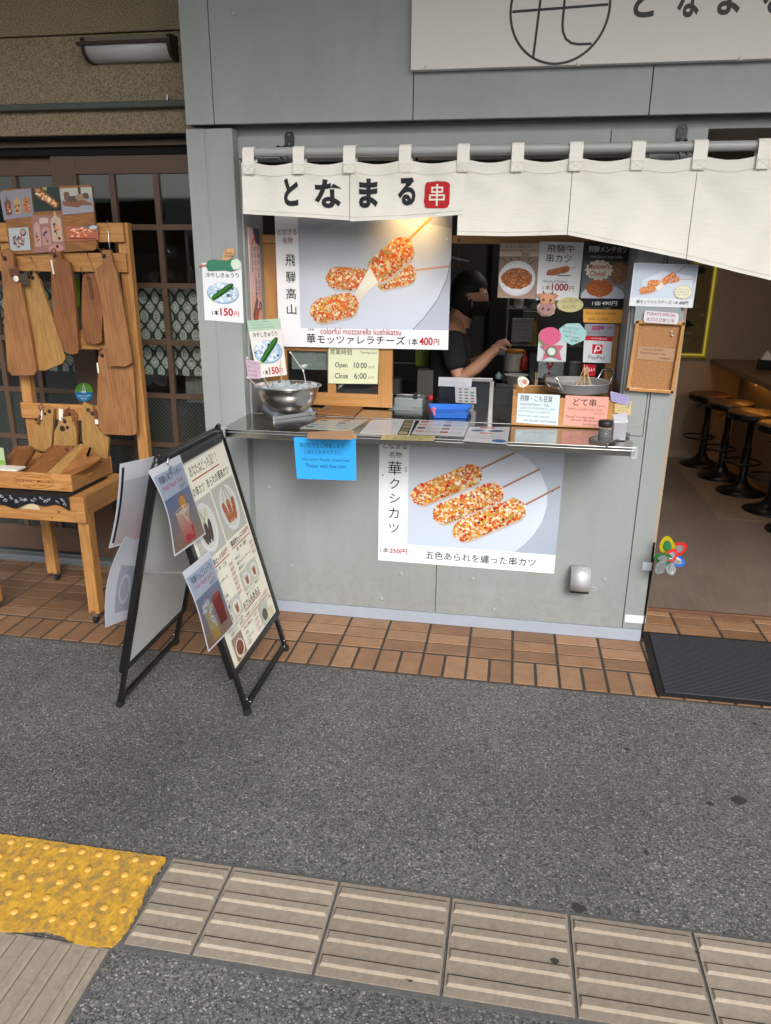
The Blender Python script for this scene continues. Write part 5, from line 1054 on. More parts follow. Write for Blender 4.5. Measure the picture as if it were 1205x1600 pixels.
# the person working inside: black shirt, black cap-like dark hair, dark mask, profile to the right
PY = .9
def skin(name, verts, edges, radii, m, parent=None, sub=2, root=0, **k):
    base = Vector(parent_world(parent)) if parent is not None else Vector((verts[0][0], verts[0][1], 0))
    me = bpy.data.meshes.new(name); me.from_pydata([tuple(Vector(v)-base) for v in verts], edges, []); o = bpy.data.objects.new(name, me); COL.objects.link(o)
    sk = o.modifiers.new('s', 'SKIN'); sk.use_smooth_shade = True
    for i, r in enumerate(radii):
        r = r if isinstance(r, tuple) else (r, r); me.skin_vertices[0].data[i].radius = r; me.skin_vertices[0].data[i].use_root = (i == root)
    sb = o.modifiers.new('u', 'SUBSURF'); sb.levels = sub; sb.render_levels = sub
    dg = bpy.context.evaluated_depsgraph_get(); m2 = bpy.data.meshes.new_from_object(o.evaluated_get(dg)); o.modifiers.clear(); o.data = m2; m2.materials.clear(); m2.materials.append(m)
    m2.polygons.foreach_set('use_smooth', [True]*len(m2.polygons))
    if parent is not None: o.parent = parent
    else: o.location = base
    o['_o'] = list(base); return props(o, **k)
M_skin = mat('skin', '#b98a70', .55, var=.04); M_shirt = mat('black_shirt', '#14161a', .85, var=.1, vs=30, bump=.3, bs=20, bd=.01); M_hair = mat('black_hair', '#0a0a0b', .7, bump=.5, bs=160, stretch=(1, 1, .1))
hx, hz = .515, 1.555
V_ = [(.44, .9, .93), (.43, .9, 1.10), (.43, .9, 1.26), (.435, .9, 1.37), (.465, .9, 1.43), (.50, .9, 1.50), (.515, .9, 1.57),     # 0-6 pelvis..head
      (.44, .76, 1.345), (.47, .73, 1.20), (.50, .72, 1.115), (.60, .70, 1.19), (.685, .70, 1.285), (.715, .70, 1.315),              # 7-12 near arm to palm
      (.42, 1.04, 1.34), (.44, 1.08, 1.20), (.50, 1.08, 1.12), (.62, 1.0, 1.20), (.70, .94, 1.27),                                     # 13-17 far arm
      (.44, .83, .86), (.44, .82, .48), (.43, .82, .08), (.50, .81, .05), (.44, .97, .86), (.44, .98, .48), (.43, .98, .08), (.50, .99, .05)]  # legs
E_ = [(0, 1), (1, 2), (2, 3), (3, 4), (4, 5), (5, 6), (3, 7), (7, 8), (8, 9), (9, 10), (10, 11), (11, 12), (3, 13), (13, 14), (14, 15), (15, 16), (16, 17), (0, 18), (18, 19), (19, 20), (20, 21), (0, 22), (22, 23), (23, 24), (24, 25)]
R_ = [.11, .10, .11, .095, .05, .05, .06, .05, .045, .04, .036, .027, .026, .05, .045, .04, .032, .03, .075, .055, .04, .035, .075, .055, .04, .035]
k = len(V_)
for i, (dy, l) in enumerate(((-.022, .055), (-.008, .062), (.006, .06), (.02, .048))):   # four fingers, bent
    V_ += [(.735, .70+dy, 1.318+.004*i), (.755, .70+dy, 1.312-.004*i), (.762, .70+dy*.8, 1.294)]; R_ += [.0095, .0085, .0075]; E_ += [(12, k), (k, k+1), (k+1, k+2)]; k += 3
V_ += [(.715, .675, 1.295), (.735, .68, 1.282), (.748, .685, 1.282)]; R_ += [.011, .0095, .008]; E_ += [(11, k), (k, k+1), (k+1, k+2)]
person = skin('person', V_, E_, R_, M_skin, label='person in a black t-shirt and dark face mask working inside the window', cat='person')
# head proper
g = G()
def head(g, c, m, s=1.0, prof=None):
    c = Vector(c); vs = []; n1, n2 = 20, 14
    for i in range(n2+1):
        th = math.pi*i/n2; zz = math.cos(th)
        for k in range(n1):
            ph = 2*math.pi*k/n1; x = math.sin(th)*math.cos(ph); y = math.sin(th)*math.sin(ph)
            fx = .098 if x < 0 else .092; w = .078*(1-.22*max(0, -zz)); fx *= (1-.12*max(0, -zz)) if x > 0 else (1-.35*max(0, -zz))
            bulge = 0
            if x > .85 and -.35 < zz < .05: bulge = .018*math.exp(-((y)/.18)**2)*math.exp(-((zz+.15)/.14)**2)
            if x > .7 and abs(zz-.12) < .12: bulge -= .006*math.exp(-((abs(y)-.35)/.15)**2)
            vs.append(c+Vector(((fx*x+bulge)*s, w*y*s, .118*zz*s)))
    fs = [(i*n1+k, (i+1)*n1+k, (i+1)*n1+(k+1) % n1, i*n1+(k+1) % n1) for i in range(n2) for k in range(n1)]
    g.add(vs, fs, m, True)
HC = Vector((.528, .9, 1.545))
head(g, HC, M_skin); g.lathe([(0, -.004), (.014, -.003), (.019, .002), (.017, .006), (.010, .003), (0, .002)], HC+Vector((-.012, -.077, -.01)), M_skin, 16, axis=(-.2, -1, 0)); g.tube([HC+Vector((-.02, 0, -.08)), HC+Vector((-.045, 0, -.16))], .045, M_skin, 16, r2=.05)
g.build('head', person)
g = G()
for sy in (-1, 1): g.ball(HC+Vector((.079, .036*sy, .012)), .011, mat('eye_white', '#b9b4ae', .3), 10); g.ball(HC+Vector((.087, .038*sy, .011)), .006, mat('iris', '#120d0b', .2), 8)
g.build('eye', person)
g = G(); vs = []; n1, n2 = 24, 14
for i in range(n2+1):
    th = math.pi*i/n2
    for k in range(n1):
        ph = 2*math.pi*k/n1; x, y, zz = math.sin(th)*math.cos(ph), math.sin(th)*math.sin(ph), math.cos(th)
        r = 1.09 if (zz > .42 or x < -.05+.3*max(0, -zz) or (zz > .1 and x < .5)) else .9
        r *= 1+.035*math.sin(ph*5+zz*9)*math.sin(zz*14+ph*2)+random.uniform(-.012, .012)
        vs.append(HC+Vector((.098*x*r-.003, .08*y*r, .12*zz*r+.004)))
g.add(vs, [(i*n1+k, (i+1)*n1+k, (i+1)*n1+(k+1) % n1, i*n1+(k+1) % n1) for i in range(n2) for k in range(n1)], M_hair, True)
g.ball(HC+Vector((-.105, 0, -.03)), .034, M_hair, 14); g.build('hair', person)
g = G(); vs = []
for i in range(9):
    for k in range(13):
        a = math.radians(-78+13*k); zz = -.028-.078*i/8; w = .083*(1-.25*(i/8)**2); vs.append(HC+Vector(((.101-.03*(i/8)**2+.010*math.cos(a*2))*math.cos(a), w*math.sin(a), zz)))
g.add(vs, [(i*13+k, i*13+k+1, (i+1)*13+k+1, (i+1)*13+k) for i in range(8) for k in range(12)], mat('dark_mask', '#0f1013', .8), True)
g.tube([HC+Vector((.03, -.078, -.032)), HC+Vector((-.02, -.083, .006)), HC+Vector((-.026, -.082, -.02)), HC+Vector((.02, -.076, -.075))], .0015, mat('dark_mask', '#0f1013', .8), 6); g.build('face_mask', person)
sv = [(.44, .9, .90), (.43, .9, 1.10), (.43, .9, 1.26), (.437, .9, 1.372), (.44, .76, 1.348), (.468, .73, 1.21), (.487, .722, 1.155), (.42, 1.04, 1.34), (.438, 1.078, 1.21)]
skin('t_shirt', sv, [(0, 1), (1, 2), (2, 3), (3, 4), (4, 5), (5, 6), (3, 7), (7, 8)], [.135, .128, .132, .112, .072, .066, .062, .072, .066], M_shirt, person)
skin('trousers', [(.44, .9, .92), (.44, .83, .84), (.44, .82, .48), (.43, .82, .10), (.44, .97, .84), (.44, .98, .48), (.43, .98, .10)], [(0, 1), (1, 2), (2, 3), (0, 4), (4, 5), (5, 6)], [.13, .095, .07, .055, .095, .07, .055], mat('dark_trousers', '#16171a', .9), person)

# ------------------------------------------------------------------ the eat-in side: bar, stools, lit picture
bar = thing('bar_counter', 'long wooden wall bar with a warm strip light beneath', 'counter', (2.9, 2.6, .012))
M_bar = wood('bar_top_wood', '#6b4a32', '#553824', 'Y', .8, rough=.3)
g = G(); g.box(2.56, 3.19, .9, 3.885, .90, .94, M_bar); g.build('bar_top', bar, bevel=.004)
g = G(); g.box(2.80, 2.82, 1.3, 3.6, .888, .899, mat('led_strip', '#ffcf80', .5, emit='#ffb04a', es=9)); g.build('strip_light', bar)
for y in (3.4, 2.9, 2.4): g = G(); g.tube([(2.838, y, .78), (2.82, y, .775), (2.815, y, .75), (2.822, y, .735)], .004, M_steel2, 8); g.build('bag_hook', bar)
st = thing('bar_stool', 'x', 'bar stool', (0, 0, 0), 'round bar stools along the wall bar')
g = G(); M_seat = wood('stool_seat_wood', '#6e5138', '#573d28', 'X', 1, rough=.4)
g.lathe([(0, .628), (.17, .628), (.178, .632), (.178, .644), (.172, .650), (0, .651)], (0, 0, 0), M_seat, 36); g.build('seat', st)
g = G(); g.lathe([(0, .585), (.165, .588), (.18, .600), (.181, .640), (.178, .640), (.176, .628), (0, .628)], (0, 0, 0), M_blk, 36); g.build('seat_ring', st)
g = G(); g.lathe([(0, .0), (.185, .0), (.188, .006), (.12, .03), (.06, .065), (.035, .11), (.032, .12), (.032, .36), (.025, .365), (.025, .59), (0, .59)], (0, 0, 0), M_blk, 32); g.build('pedestal', st)
g = G(); g.tube([(.13*math.cos(a)-.05, .13*math.sin(a), .26) for a in (2*math.pi*i/28 for i in range(28))], .008, M_blk, 8, close=True); g.tube([(.03, 0, .26), (.085, 0, .26)], .008, M_blk, 8); g.build('foot_ring', st)
g = G(); g.tube([(-.03, -.02, .575), (-.08, -.05, .56), (-.13, -.08, .535)], .005, M_blk, 6); g.build('height_lever', st)
def copy_tree(o):
    c = o.copy(); COL.objects.link(c)
    for ch in list(o.children):
        d = ch.copy(); COL.objects.link(d); d.parent = c
    return c
labs = ['farthest bar stool from the door, by the beige end wall', 'second bar stool from the beige end wall', 'middle bar stool of the row under the bar', 'fourth bar stool from the end wall, at the picture edge', 'nearest bar stool, only its black base edge in the picture']
for i, (x, y) in enumerate(((2.54, 3.63), (2.60, 3.20), (2.645, 2.75), (2.72, 2.27), (2.74, 1.80))):
    o = st if i == 0 else copy_tree(st); o.location = (x, y, .0137 if i < 4 else .0137); o['label'] = labs[i]; o.rotation_euler.z = (.2, .9, 2.9, .6, 0)[i]*.3
# backlit picture
fr = thing('lit_picture', 'picture with a glowing yellow edge on the back wall', 'picture', (2.1, 3.86, .95))
g = G(); a, b2 = P(1000, 405, y=3.84), P(1104, 561, y=3.84); fx0, fx1, fz0, fz1 = 1.75, b2.x, P(1104, 560, y=3.84).z, 1.78
g.box(fx0, fx1, 3.86, 3.895, fz0, fz1, mat('yellow_edge', '#8a7a20', .4, emit='#c8b028', es=.06)); g.build('frame', fr, bevel=.004)
s = Sheet(200, 300, '#6e6040', CARD); rr = random.Random(6)
for i in range(60): s.ell(rr.uniform(10, 190), rr.uniform(10, 290), rr.uniform(4, 18), rr.uniform(2, 8), rr.choice(['#5c4f35', '#7c6d45', '#4c4630', '#85764e']), 10, rot=rr.uniform(0, 180), k=1+i)
s.k = 70; s.ell(150, 200, 16, 12, '#1a2620', 16); s.poly([(140, 190), (176, 204), (150, 212)], '#14201c'); s.poly([(128, 200), (155, 225), (130, 240)], '#18382c'); s.ell(170, 20, 14, 12, '#1c2c18', 14)
s.build('print', TL=(fx0+.03, 3.857, fz1-.03), TR=(fx1-.045, 3.857, fz1-.03), BL=(fx0+.03, 3.857, fz0+.045), parent=fr)
g = G(); g.box(fx1-.035, fx1-.02, 3.85, 3.859, fz0+.02, fz1-.02, mat('lit_tube', '#e8d860', .4, emit='#d8c440', es=.2)); g.box(fx0+.02, fx1-.036, 3.85, 3.859, fz0+.022, fz0+.034, mat('lit_tube', '#e8d860', .4)); g.build('light_tube', fr)
g = G(); a = P(1190, 548, y=3.2); g.box(2.75, 2.86, 3.1, 3.2, .941, 1.02, M_blk); g.box(2.9, 3.0, 3.0, 3.1, .941, 1.0, mat('dark_red', '#4a1f1c', .6)); o = g.build('condiment_box', label='black box of condiments on the wall bar', cat='box', bevel=.003)
g = G(); g.prism([(2.76, 3.12, 1.02), (2.85, 3.12, 1.02), (2.80, 3.13, 1.09)], (0, .04, 0), M_tag); g.build('paper_napkin', label='white paper napkin sticking up from the condiment box', cat='napkin')
# lamp hidden behind the cloth that warms the poster's top
g = G(); g.lathe([(0, .05), (.02, .05), (.03, .03), (.034, 0), (.031, 0), (.028, .028), (0, .04)], (.33, .05, 1.985), M_blkp, 20); g.tube([(.33, .05, 2.03), (.33, .05, 2.115)], .006, M_blkp); wl = g.build('spot_lamp', label='small warm spotlight above the cheese skewer poster behind the cloth', cat='lamp')
sp_ = bpy.data.lights.new('spot_light', 'SPOT'); so = bpy.data.objects.new('spot_light', sp_); COL.objects.link(so); so.location = (.33, .05, 1.98); sp_.energy = 4; sp_.color = (1, .62, .25); sp_.spot_size = math.radians(95); sp_.spot_blend = 1; sp_.shadow_soft_size = .02
so.rotation_euler = (Vector((.33, .05, 1.98))-Vector((.30, .215, 1.86))).to_track_quat('Z', 'Y').to_euler()
# unseen fill lamps added to brighten the two dark rooms
for nm, x, y, e, c_, lb in (('fill_lamp', 1.15, 1.35, 3.8, (1, .95, .88), 'round fill lamp added over the kitchen worktop'), ('fill_lamp', 2.2, 2.4, 4, (1, .84, .66), 'round warm fill lamp added over the eat-in room')):
    g = G(); g.lathe([(0, .0), (.09, .0), (.1, .02), (.1, .03), (0, .03)], (x, y, 2.315), M_white, 24); g.build(nm, label=lb, cat='lamp')
    l = bpy.data.lights.new('room_fill_light', 'AREA'); lo = bpy.data.objects.new('room_fill_light', l); COL.objects.link(lo); lo.location = (x, y, 2.30); l.shape = 'DISK'; l.size = .3; l.energy = e; l.color = c_

# ------------------------------------------------------------------ things on the wall and at the doorway
vt = thing('wall_vent', 'small curved steel vent hood low on the grey wall', 'vent', (1.148, -.03, .24))
g = G(); prof = [(0, .365), (-.018, .367), (-.042, .355), (-.055, .335), (-.060, .30), (-.060, .262)]
a0, a1 = 1.104, 1.193; vs = []
for y, z in prof: vs += [(a0, y, z), (a1, y, z)]
g.add(vs, [(2*i, 2*i+1, 2*i+3, 2*i+2) for i in range(5)], mat('satin_steel', '#c2c5ca', .42, metal=.5), True); o = g.build('hood', vt); md = o.modifiers.new('s', 'SOLIDIFY'); md.thickness = .002
for x in (a0, a1-.002):
    g = G(); g.prism([(x, y, z) for y, z in prof]+[(x, 0, .262)], (.002, 0, 0), M_steel2); g.build('side_plate', vt)
g = G(); g.box(a0+.003, a1-.003, -.056, -.001, .25, .262, M_dark); g.build('opening', vt)
c = P(925, 918, y=-.002); g = G(); g.tube([c, c+Vector((.014, -.003, .006)), c+Vector((.024, -.004, -.004)), c+Vector((.012, -.003, -.016)), c+Vector((-.006, -.002, -.014))], .0008, mat('thin_wire', '#c9cdd0', .4), 6); g.build('wire_loop', label='thin white wire loop beside the vent hood', cat='wire')
dm = thing('doormat', 'dark grey ribbed doormat with black rubber edge before the doorway', 'doormat', (2.2, -.2, 0))
def mx(t): return 1.456+(1.484-1.456)*t
g = G(); g.prism([(1.452, -.487, .006), (2.9, -.487, .006), (2.9, .092, .006), (1.480, .092, .006)], (0, 0, .006), M_rub); g.build('rubber_edge', dm, bevel=.003)
g = G(); g.prism([(1.484, -.462, .0115), (2.87, -.462, .0115), (2.87, .066, .0115), (1.508, .066, .0115)], (0, 0, .006), M_mat); g.build('carpet', dm, bevel=.002)
# pinwheel
pc = P(1042, 868, y=-.06); PS = 1.25; pw = thing('pinwheel', 'small rainbow foil pinwheel taped at the doorway corner', 'pinwheel', pc)
cols = ['#b9a81c', '#d9342c', '#1f5fc0', '#8f9896', '#2f7a44', '#a02a50']
FY = [mat('foil'+c_, c_, .3, metal=.15) for c_ in cols]
rr = random.Random(3)
for k, (dx, dz, r, ci, tl) in enumerate((a_*PS if 0 else (a_[0]*PS, a_[1]*PS, a_[2]*PS, a_[3], a_[4])) for a_ in ((-.005, .042, .030, 0, .3), (.034, .035, .027, 1, -.5), (.034, -.010, .025, 2, -.8), (.016, -.042, .022, 3, .2), (-.016, -.034, .030, 3, .5), (-.020, .0, .028, 4, .6), (.008, .018, .022, 1, .1))):
    g = G(); c = pc+Vector((dx, -.012-.006*k, dz)); a_ = math.atan2(dz, dx); U_ = Vector((math.cos(a_), tl*.5, math.sin(a_))).normalized(); V_2 = Vector((-math.sin(a_), .25, math.cos(a_))).normalized()
    petal = lambda q, h: [c+U_*(q*r*1.15*math.cos(t))+V_2*(q*r*.85*math.sin(t)*(1-.25*math.cos(t)))+Vector((0, h-.008*(1-q)*math.cos(t)**2, 0)) for t in (2*math.pi*i/22 for i in range(22))]
    g.prism(petal(1, 0), (0, -.0008, 0), FY[ci]); g.prism(petal(.55, -.0015), (0, -.0008, 0), FY[(ci+4) % 6] if ci == 0 else mat('foil_silver', '#a9b0b0', .25, metal=.5)); g.build('vane', pw)
g = G(); g.ball(pc+Vector((0, -.03, 0)), .007, mat('orange_hub', '#d8702c', .4), 12); g.build('hub', pw)
g = G(); g.tube([pc+Vector((0, 0, 0)), (1.468, -.006, pc.z-.03), (1.463, -.006, .05)], .003, M_blkp, 8); g.build('stick', pw)

# ------------------------------------------------------------------ wall lamp on the stucco
wl = thing('wall_lamp', 'bronze half-round wall lamp with white diffuser on the stucco wall', 'lamp', (-1.0, .25, 2.555))
M_lampb = mat('lamp_bronze', '#3c2a22', .45, metal=.3)
a, b2 = P(134, 68, y=.24), P(264, 60, y=.24); lx0, lx1 = a.x, b2.x
prof = [(.300, 2.562), (.270, 2.563), (.245, 2.572), (.226, 2.592), (.218, 2.618)]
g = G(); vs = []
for y, z in prof: vs += [(lx0, y, z), (lx1, y, z)]
g.add(vs, [(2*i, 2*i+1, 2*i+3, 2*i+2) for i in range(4)], mat('white_diffuser', '#c9c9cc', .35), True); o = g.build('diffuser', wl); o.modifiers.new('s', 'SOLIDIFY').thickness = .003
for x, w in ((lx0-.012, .014), (lx1-.002, .016)):
    g = G(); g.prism([(x, y-(.006 if y < .29 else 0), z-.004) for y, z in prof]+[(x, .212, 2.64), (x, .226, 2.652), (x, .30, 2.66)], (w, 0, 0), M_lampb); g.build('end_plate', wl, bevel=.002)
g = G(); g.box(lx0-.03, lx1+.0, .206, .220, 2.616, 2.630, M_lampb); g.tube([(lx1-.03, .206, 2.622), (lx1-.045, .198, 2.624)], .004, M_lampb); g.build('bar', wl, bevel=.002)
g = G(); g.box(lx0, lx1, .222, .3, 2.630, 2.65, mat('lamp_top', '#6a6459', .6)); g.build('top_plate', wl, bevel=.003)

# ------------------------------------------------------------------ neighbour's wooden display stand
ds = thing('display_stand', 'pine display stand with slatted back and small table on casters', 'display stand', (-1.45, -.05, 0))
zt = lambda px, py, y: P(px, py, y=y).z
for x0 in (-1.702, -1.087):
    g = G(); g.box(x0, x0+.055, .122, .162, .05, 1.868, M_pinez); g.build('post', ds, bevel=.002)
for (py0, py1, px, x1, x0) in ((348, 378, 150, -1.045, -1.80), (395, 425, 150, -1.045, -1.80), (517, 546, 145, -1.06, -1.70), (632, 656, 100, -1.10, -1.705)):
    g = G(); g.box(x0, x1, .102, .1215, zt(px, py1, .1), zt(px, py0, .1), M_pine); g.build('slat', ds, bevel=.002)
for (x0, x1, y0, y1, nm) in ((-1.202, -1.147, -.300, -.243, 'leg'), (-1.765, -1.71, -.300, -.243, 'leg')):
    g = G(); g.box(x0, x1, y0, y1, .052, .624, M_pinez); g.build(nm, ds, bevel=.002)
for x, y in ((-1.17, -.29), (-1.74, -.29), (-1.66, .15), (-1.06, .145)):
    g = G(); g.box(x-.012, x+.012, y-.012, y+.012, .036, .053, M_alu); g.lathe([(0, -.009), (.016, -.009), (.019, -.005), (.019, .005), (.016, .009), (0, .009)], (x, y-.006, .0215), M_rub, 18, axis=(1, 0, 0)); g.build('caster', ds)
g = G(); g.box(-1.80, -1.143, -.322, -.301, .530, .655, M_pine); g.build('front_apron', ds, bevel=.002)
g = G(); g.box(-1.165, -1.143, -.3005, .12, .560, .655, M_pined); g.build('side_apron', ds, bevel=.002)
g = G(); g.box(-1.80, -1.166, -.30, .12, .625, .652, M_pine); g.build('table_plank', ds, bevel=.002)
g = G(); a, b2 = P(24, 782, y=-.3235), P(61, 797, y=-.3235); rr = random.Random(3)
g.prism([(a.x, -.3222, a.z), (b2.x, -.3222, a.z-.002), (b2.x+.003, -.3222, b2.z), (a.x+.006, -.3222, b2.z+.002)][::-1], (0, -.0012, 0), mat('masking_tape', '#b8a888', .7)); g.build('masking_tape', ds)
g = G()   # knots and screws
for px, py, r in ((92, 800, .007), (81, 809, .005)): g.lathe([(r, 0), (0, .0004)], P(px, py, y=-.3222), mat('wood_knot', '#6d3f22', .7), 14, axis=(0, -1, 0))
for px, py in ((114, 799), (119, 799), (117, 809)): g.lathe([(.0025, 0), (0, .0004)], P(px, py, y=-.3222), M_dark, 8, axis=(0, -1, 0))
g.lathe([(.013, 0), (0, .0004)], P(145.5, 958, y=-.3004), mat('wood_knot', '#6d3f22', .7), 18, axis=(0, -1, 0)); g.build('wood_knots', ds, kind='stuff')
# cloth with white brush print
M_bcl = mat('black_cloth', '#15161a', .9, attr=None)
s = Sheet(600, 130, '#15161a', CARD); s.m = CARD; rr = random.Random(8)
pool = 'れるあまそめぬふわねをろみ'
for k in range(22): s.text(rr.choice(pool), 8+k*27+rr.uniform(-4, 4), 16+rr.uniform(-4, 60), 20, 40, '#a3a6ae', bold=.012, rot=rr.uniform(-25, 25))
def clf(u, v, h):
    x = -1.79+.58*u; L_ = .36*v
    if v < .82: return Vector((x, .02-.351*v/.82, .6575+h+.002*math.sin(x*40)))
    w = (v-.82)/.18; dp = .056+.012*math.sin(x*16+1)+.007*math.sin(x*41)
    return Vector((x, -.331-.004*math.sin(x*50)-h*1.0, .6575-dp*w))
s.H = 360; s.q = [([(x, y*.46+297) for x, y in v], f, c, k+20) for v, f, c, k in s.q]
s.build('black_tablecloth', fn=clf, n=40, thick=.002, label='black cloth with white brush lettering under the wine crate', cat='cloth')
s = Marks(100, 100); 
# wine crate
cr_ = thing('wine_crate', 'old wooden wine crate with a burnt oval mark holding cutting boards', 'crate', (-1.48, -.06, .6605))
X0c, X1c, Y0c, Y1c, Z0c, Z1c = -1.76, -1.228, -.268, .10, .6625, .746
g = G(); g.box(X0c, X1c, Y0c, Y0c+.012, Z0c, Z1c, M_pine); g.build('front_board', cr_, bevel=.0015)
g = G(); g.box(X0c, X1c, Y1c-.012, Y1c, Z0c, Z1c, M_pine); g.build('back_board', cr_, bevel=.0015)
g = G(); g.box(X1c-.011, X1c-.0008, Y0c+.0125, Y1c-.0125, Z0c, Z1c-.0005, M_pined); g.build('end_board', cr_, bevel=.0015)
g = G(); g.box(X0c+.001, X1c-.0115, Y0c+.0125, Y1c-.0125, Z0c, Z0c+.008, M_pine); g.build('bottom_board', cr_)
g = G(); a = P(142, 740, x=X1c); g.obox((X1c+.001, a.y, a.z), (.004, 0, 0), (0, .022, .0), (0, 0, .005), M_pine); g.build('hand_grip', cr_, bevel=.002)
E1 = Marks(400, 84); E1.ring(238, 42, 88, 34, 2.2, '#6a4020', 50); E1.text('CHATEAU', 200, 14, 74, 10, '#6a4020'); E1.text('DUHART-MILON', 160, 34, 156, 14, '#5e3618', bold=.01); E1.text('PAUILLAC 2009', 188, 58, 96, 9, '#6a4020'); E1.text('2009', 352, 66, 30, 8, '#6a4020')
a = P(4, 738, y=Y0c).x
mk = E1.build('burnt_mark', (-1.70, Y0c-.0002, Z1c), (-1.70+.468, Y0c-.0002, Z1c), (-1.70, Y0c-.0002, Z1c-.084), cr_)
# leaning boards in the crate
def tag_on(parent, px, py, y, w=.018, h=.045, rot=10, m=None, nm='paper_tag'):
    c = P(px, py, y=y); a = math.radians(rot); g = G(); g.obox(c, (w/2*math.cos(a), 0, w/2*math.sin(a)), (0, .0006, 0), (-h/2*math.sin(a), 0, h/2*math.cos(a)), m or M_tag); g.build(nm, parent, bevel=0)
z3 = lambda x, y: (x/3.766, 600+y/3.766)
for nm, lb, pts, m, off in (
    ('cutting_board', 'dark brown cutting board lying leftmost in the wine crate', [((118, 520), .0), ((40, 505), .0), ((38, 432), 1), ((90, 366), 1), ((185, 362), 1), ((203, 385), 1)], M_oak3, 0),
    ('cutting_board', 'dark brown cutting board in the middle of the wine crate', [((262, 528), 0), ((150, 522), 0), ((285, 372), 1), ((330, 360), 1), ((430, 362), 1), ((425, 385), 1)], M_oak3, 0),
    ('cutting_board', 'pale cutting board beside the reddish one in the wine crate', [((350, 530), 0), ((268, 528), 0), ((440, 368), 1), ((480, 350), 1), ((500, 372), 1)], M_oak2, 0),
    ('cutting_board', 'reddish cutting board with a long paper tag at the right of the crate', [((430, 535), 0), ((352, 532), 0), ((500, 362), 1), ((535, 380), 1), ((590, 425), 1), ((592, 440), 1), ((520, 490), .4)], M_cedar, 0)):
    Q = [P(*z3(*q), y=-.245+.20*w) for q, w in pts]; g = G(); g.prism(Q[::-1], (-.004, .018, -.012), m); o = g.build(nm, label=lb, cat='cutting board', group='cutting boards in the wine crate', bevel=.0015)
    if 'reddish' in lb: tag_on(o, 139, 706, -.10, .012, .05, -28)
    if 'dark brown' in lb and 'middle' in lb:
        g = G(); c = P(102, 701, y=-.055); g.lathe([(.009, 0), (0, .001)], c, M_leather, 12, axis=(0, -1, .6)); g.tube([c, c+Vector((.02, -.02, .004)), c+Vector((.035, -.015, -.006))], .003, M_leather, 6); g.build('strap', o)
# hanging boards
z2 = lambda x, y: (x/3.766, 270+y/3.766)
def smooth_live(pts, y, jag, rr):
    out = []
    for i, (p, q) in enumerate(zip(pts, pts[1:]+pts[:1])):
        a, b2 = P(*p, y=y), P(*q, y=y); d = b2-a; n_ = max(1, int(d.length/.012)); pr_ = Vector((-d.z, 0, d.x)).normalized()
        for k in range(n_): out.append(a+d*k/n_+pr_*(rr.uniform(-jag, jag) if 0 < k else 0))
    return out
def hung(lb, pts, y, m, hole=None, jag=0.0, conv=z2, grp='wooden cutting boards hanging on the stand', holes=(), th=.017):
    rr = random.Random(len(lb)); Q = smooth_live([conv(*p) for p in pts], y, jag, rr); g = G(); g.prism(Q[::-1], (0, th, 0), m)
    o = g.build('cutting_board', label=lb, cat='cutting board', group=grp, bevel=.0022)
    for hx_, hy_, r in holes:
        g = G(); c = P(*conv(hx_, hy_), y=y-.0004); g.lathe([(r, 0), (r*.9, .0004), (0, .0004)], c, mat('drilled_hole', '#2a1710', .9), 16, axis=(0, -1, 0)); g.build('finger_hole', o)
    if hole:
        c = P(*conv(*hole), y=y-.0005); g = G(); g.lathe([(.011, 0), (.010, .0005), (0, .0005)], c, mat('drilled_hole', '#2a1710', .9), 16, axis=(0, -1, 0)); g.build('hang_hole', o)
        g = G(); g.tube([c+Vector((0, -.002, 0)), c+Vector((-.008, -.008, .012)), c+Vector((-.012, 0, .026)), c+Vector((-.004, .012, .034)), c+Vector((.004, .01, .012))], .0028, M_leather, 6); g.build('leather_strap', o)
    return o
b1 = hung('long dark-handled cutting board hanging leftmost on the stand', [(0, 455), (30, 445), (62, 455), (80, 500), (78, 545), (108, 600), (120, 640), (165, 880), (214, 1165), (200, 1192), (70, 1192), (45, 1160), (30, 960), (18, 700), (6, 560)], .045, M_oak, (28, 505), .0008)
b2_ = hung('wide cutting board with pale live edge, second from the left, tilted', [(200, 585), (232, 632), (245, 672), (300, 820), (384, 1085), (368, 1120), (262, 1165), (222, 1158), (170, 900), (125, 690), (150, 650)], .075, M_oak2, (190, 615), .0012)
b3 = hung('tall reddish cutting board with notched right edge in the middle of the stand', [(308, 465), (358, 460), (366, 505), (412, 530), (430, 650), (448, 850), (462, 1045), (455, 1062), (415, 1068), (370, 1050), (318, 860), (302, 700), (302, 560), (322, 520)], .055, M_oak3, (322, 488), .0012)
b4 = hung('short cutting board with a dark strap, between the two tallest boards', [(500, 596), (545, 590), (560, 615), (590, 640), (604, 690), (602, 850), (598, 998), (560, 1008), (488, 988), (480, 860), (482, 690), (486, 615)], .06, M_oak3, (522, 625), .0006)
b5 = hung('longest cutting board with live right edge, rightmost of the upper row', [(602, 456), (650, 452), (662, 520), (690, 590), (712, 720), (742, 880), (775, 1085), (776, 1120), (735, 1140), (640, 1136), (615, 960), (598, 760), (572, 640), (555, 600), (560, 570), (604, 530)], .03, M_oak, (612, 490), .0014)
b6 = hung('broad heavy cutting board hanging low on the right of the stand', [(592, 1045), (618, 1042), (700, 1050), (775, 1075), (785, 1160), (795, 1320), (806, 1500), (802, 1538), (770, 1545), (610, 1538), (583, 1500), (572, 1360), (576, 1200), (578, 1080)], .058, M_oak, (600, 1075), .0004)
c1b = hung('pale cutting board with three finger holes hanging above the crate', [(250, 150), (316, 144), (310, 260), (300, 380), (248, 398), (180, 366), (200, 290), (215, 220)], .07, M_oak2, (246, 158), 0, z3, 'small finger-hole cutting boards above the crate', ((290, 161, .011), (265, 176, .008)))
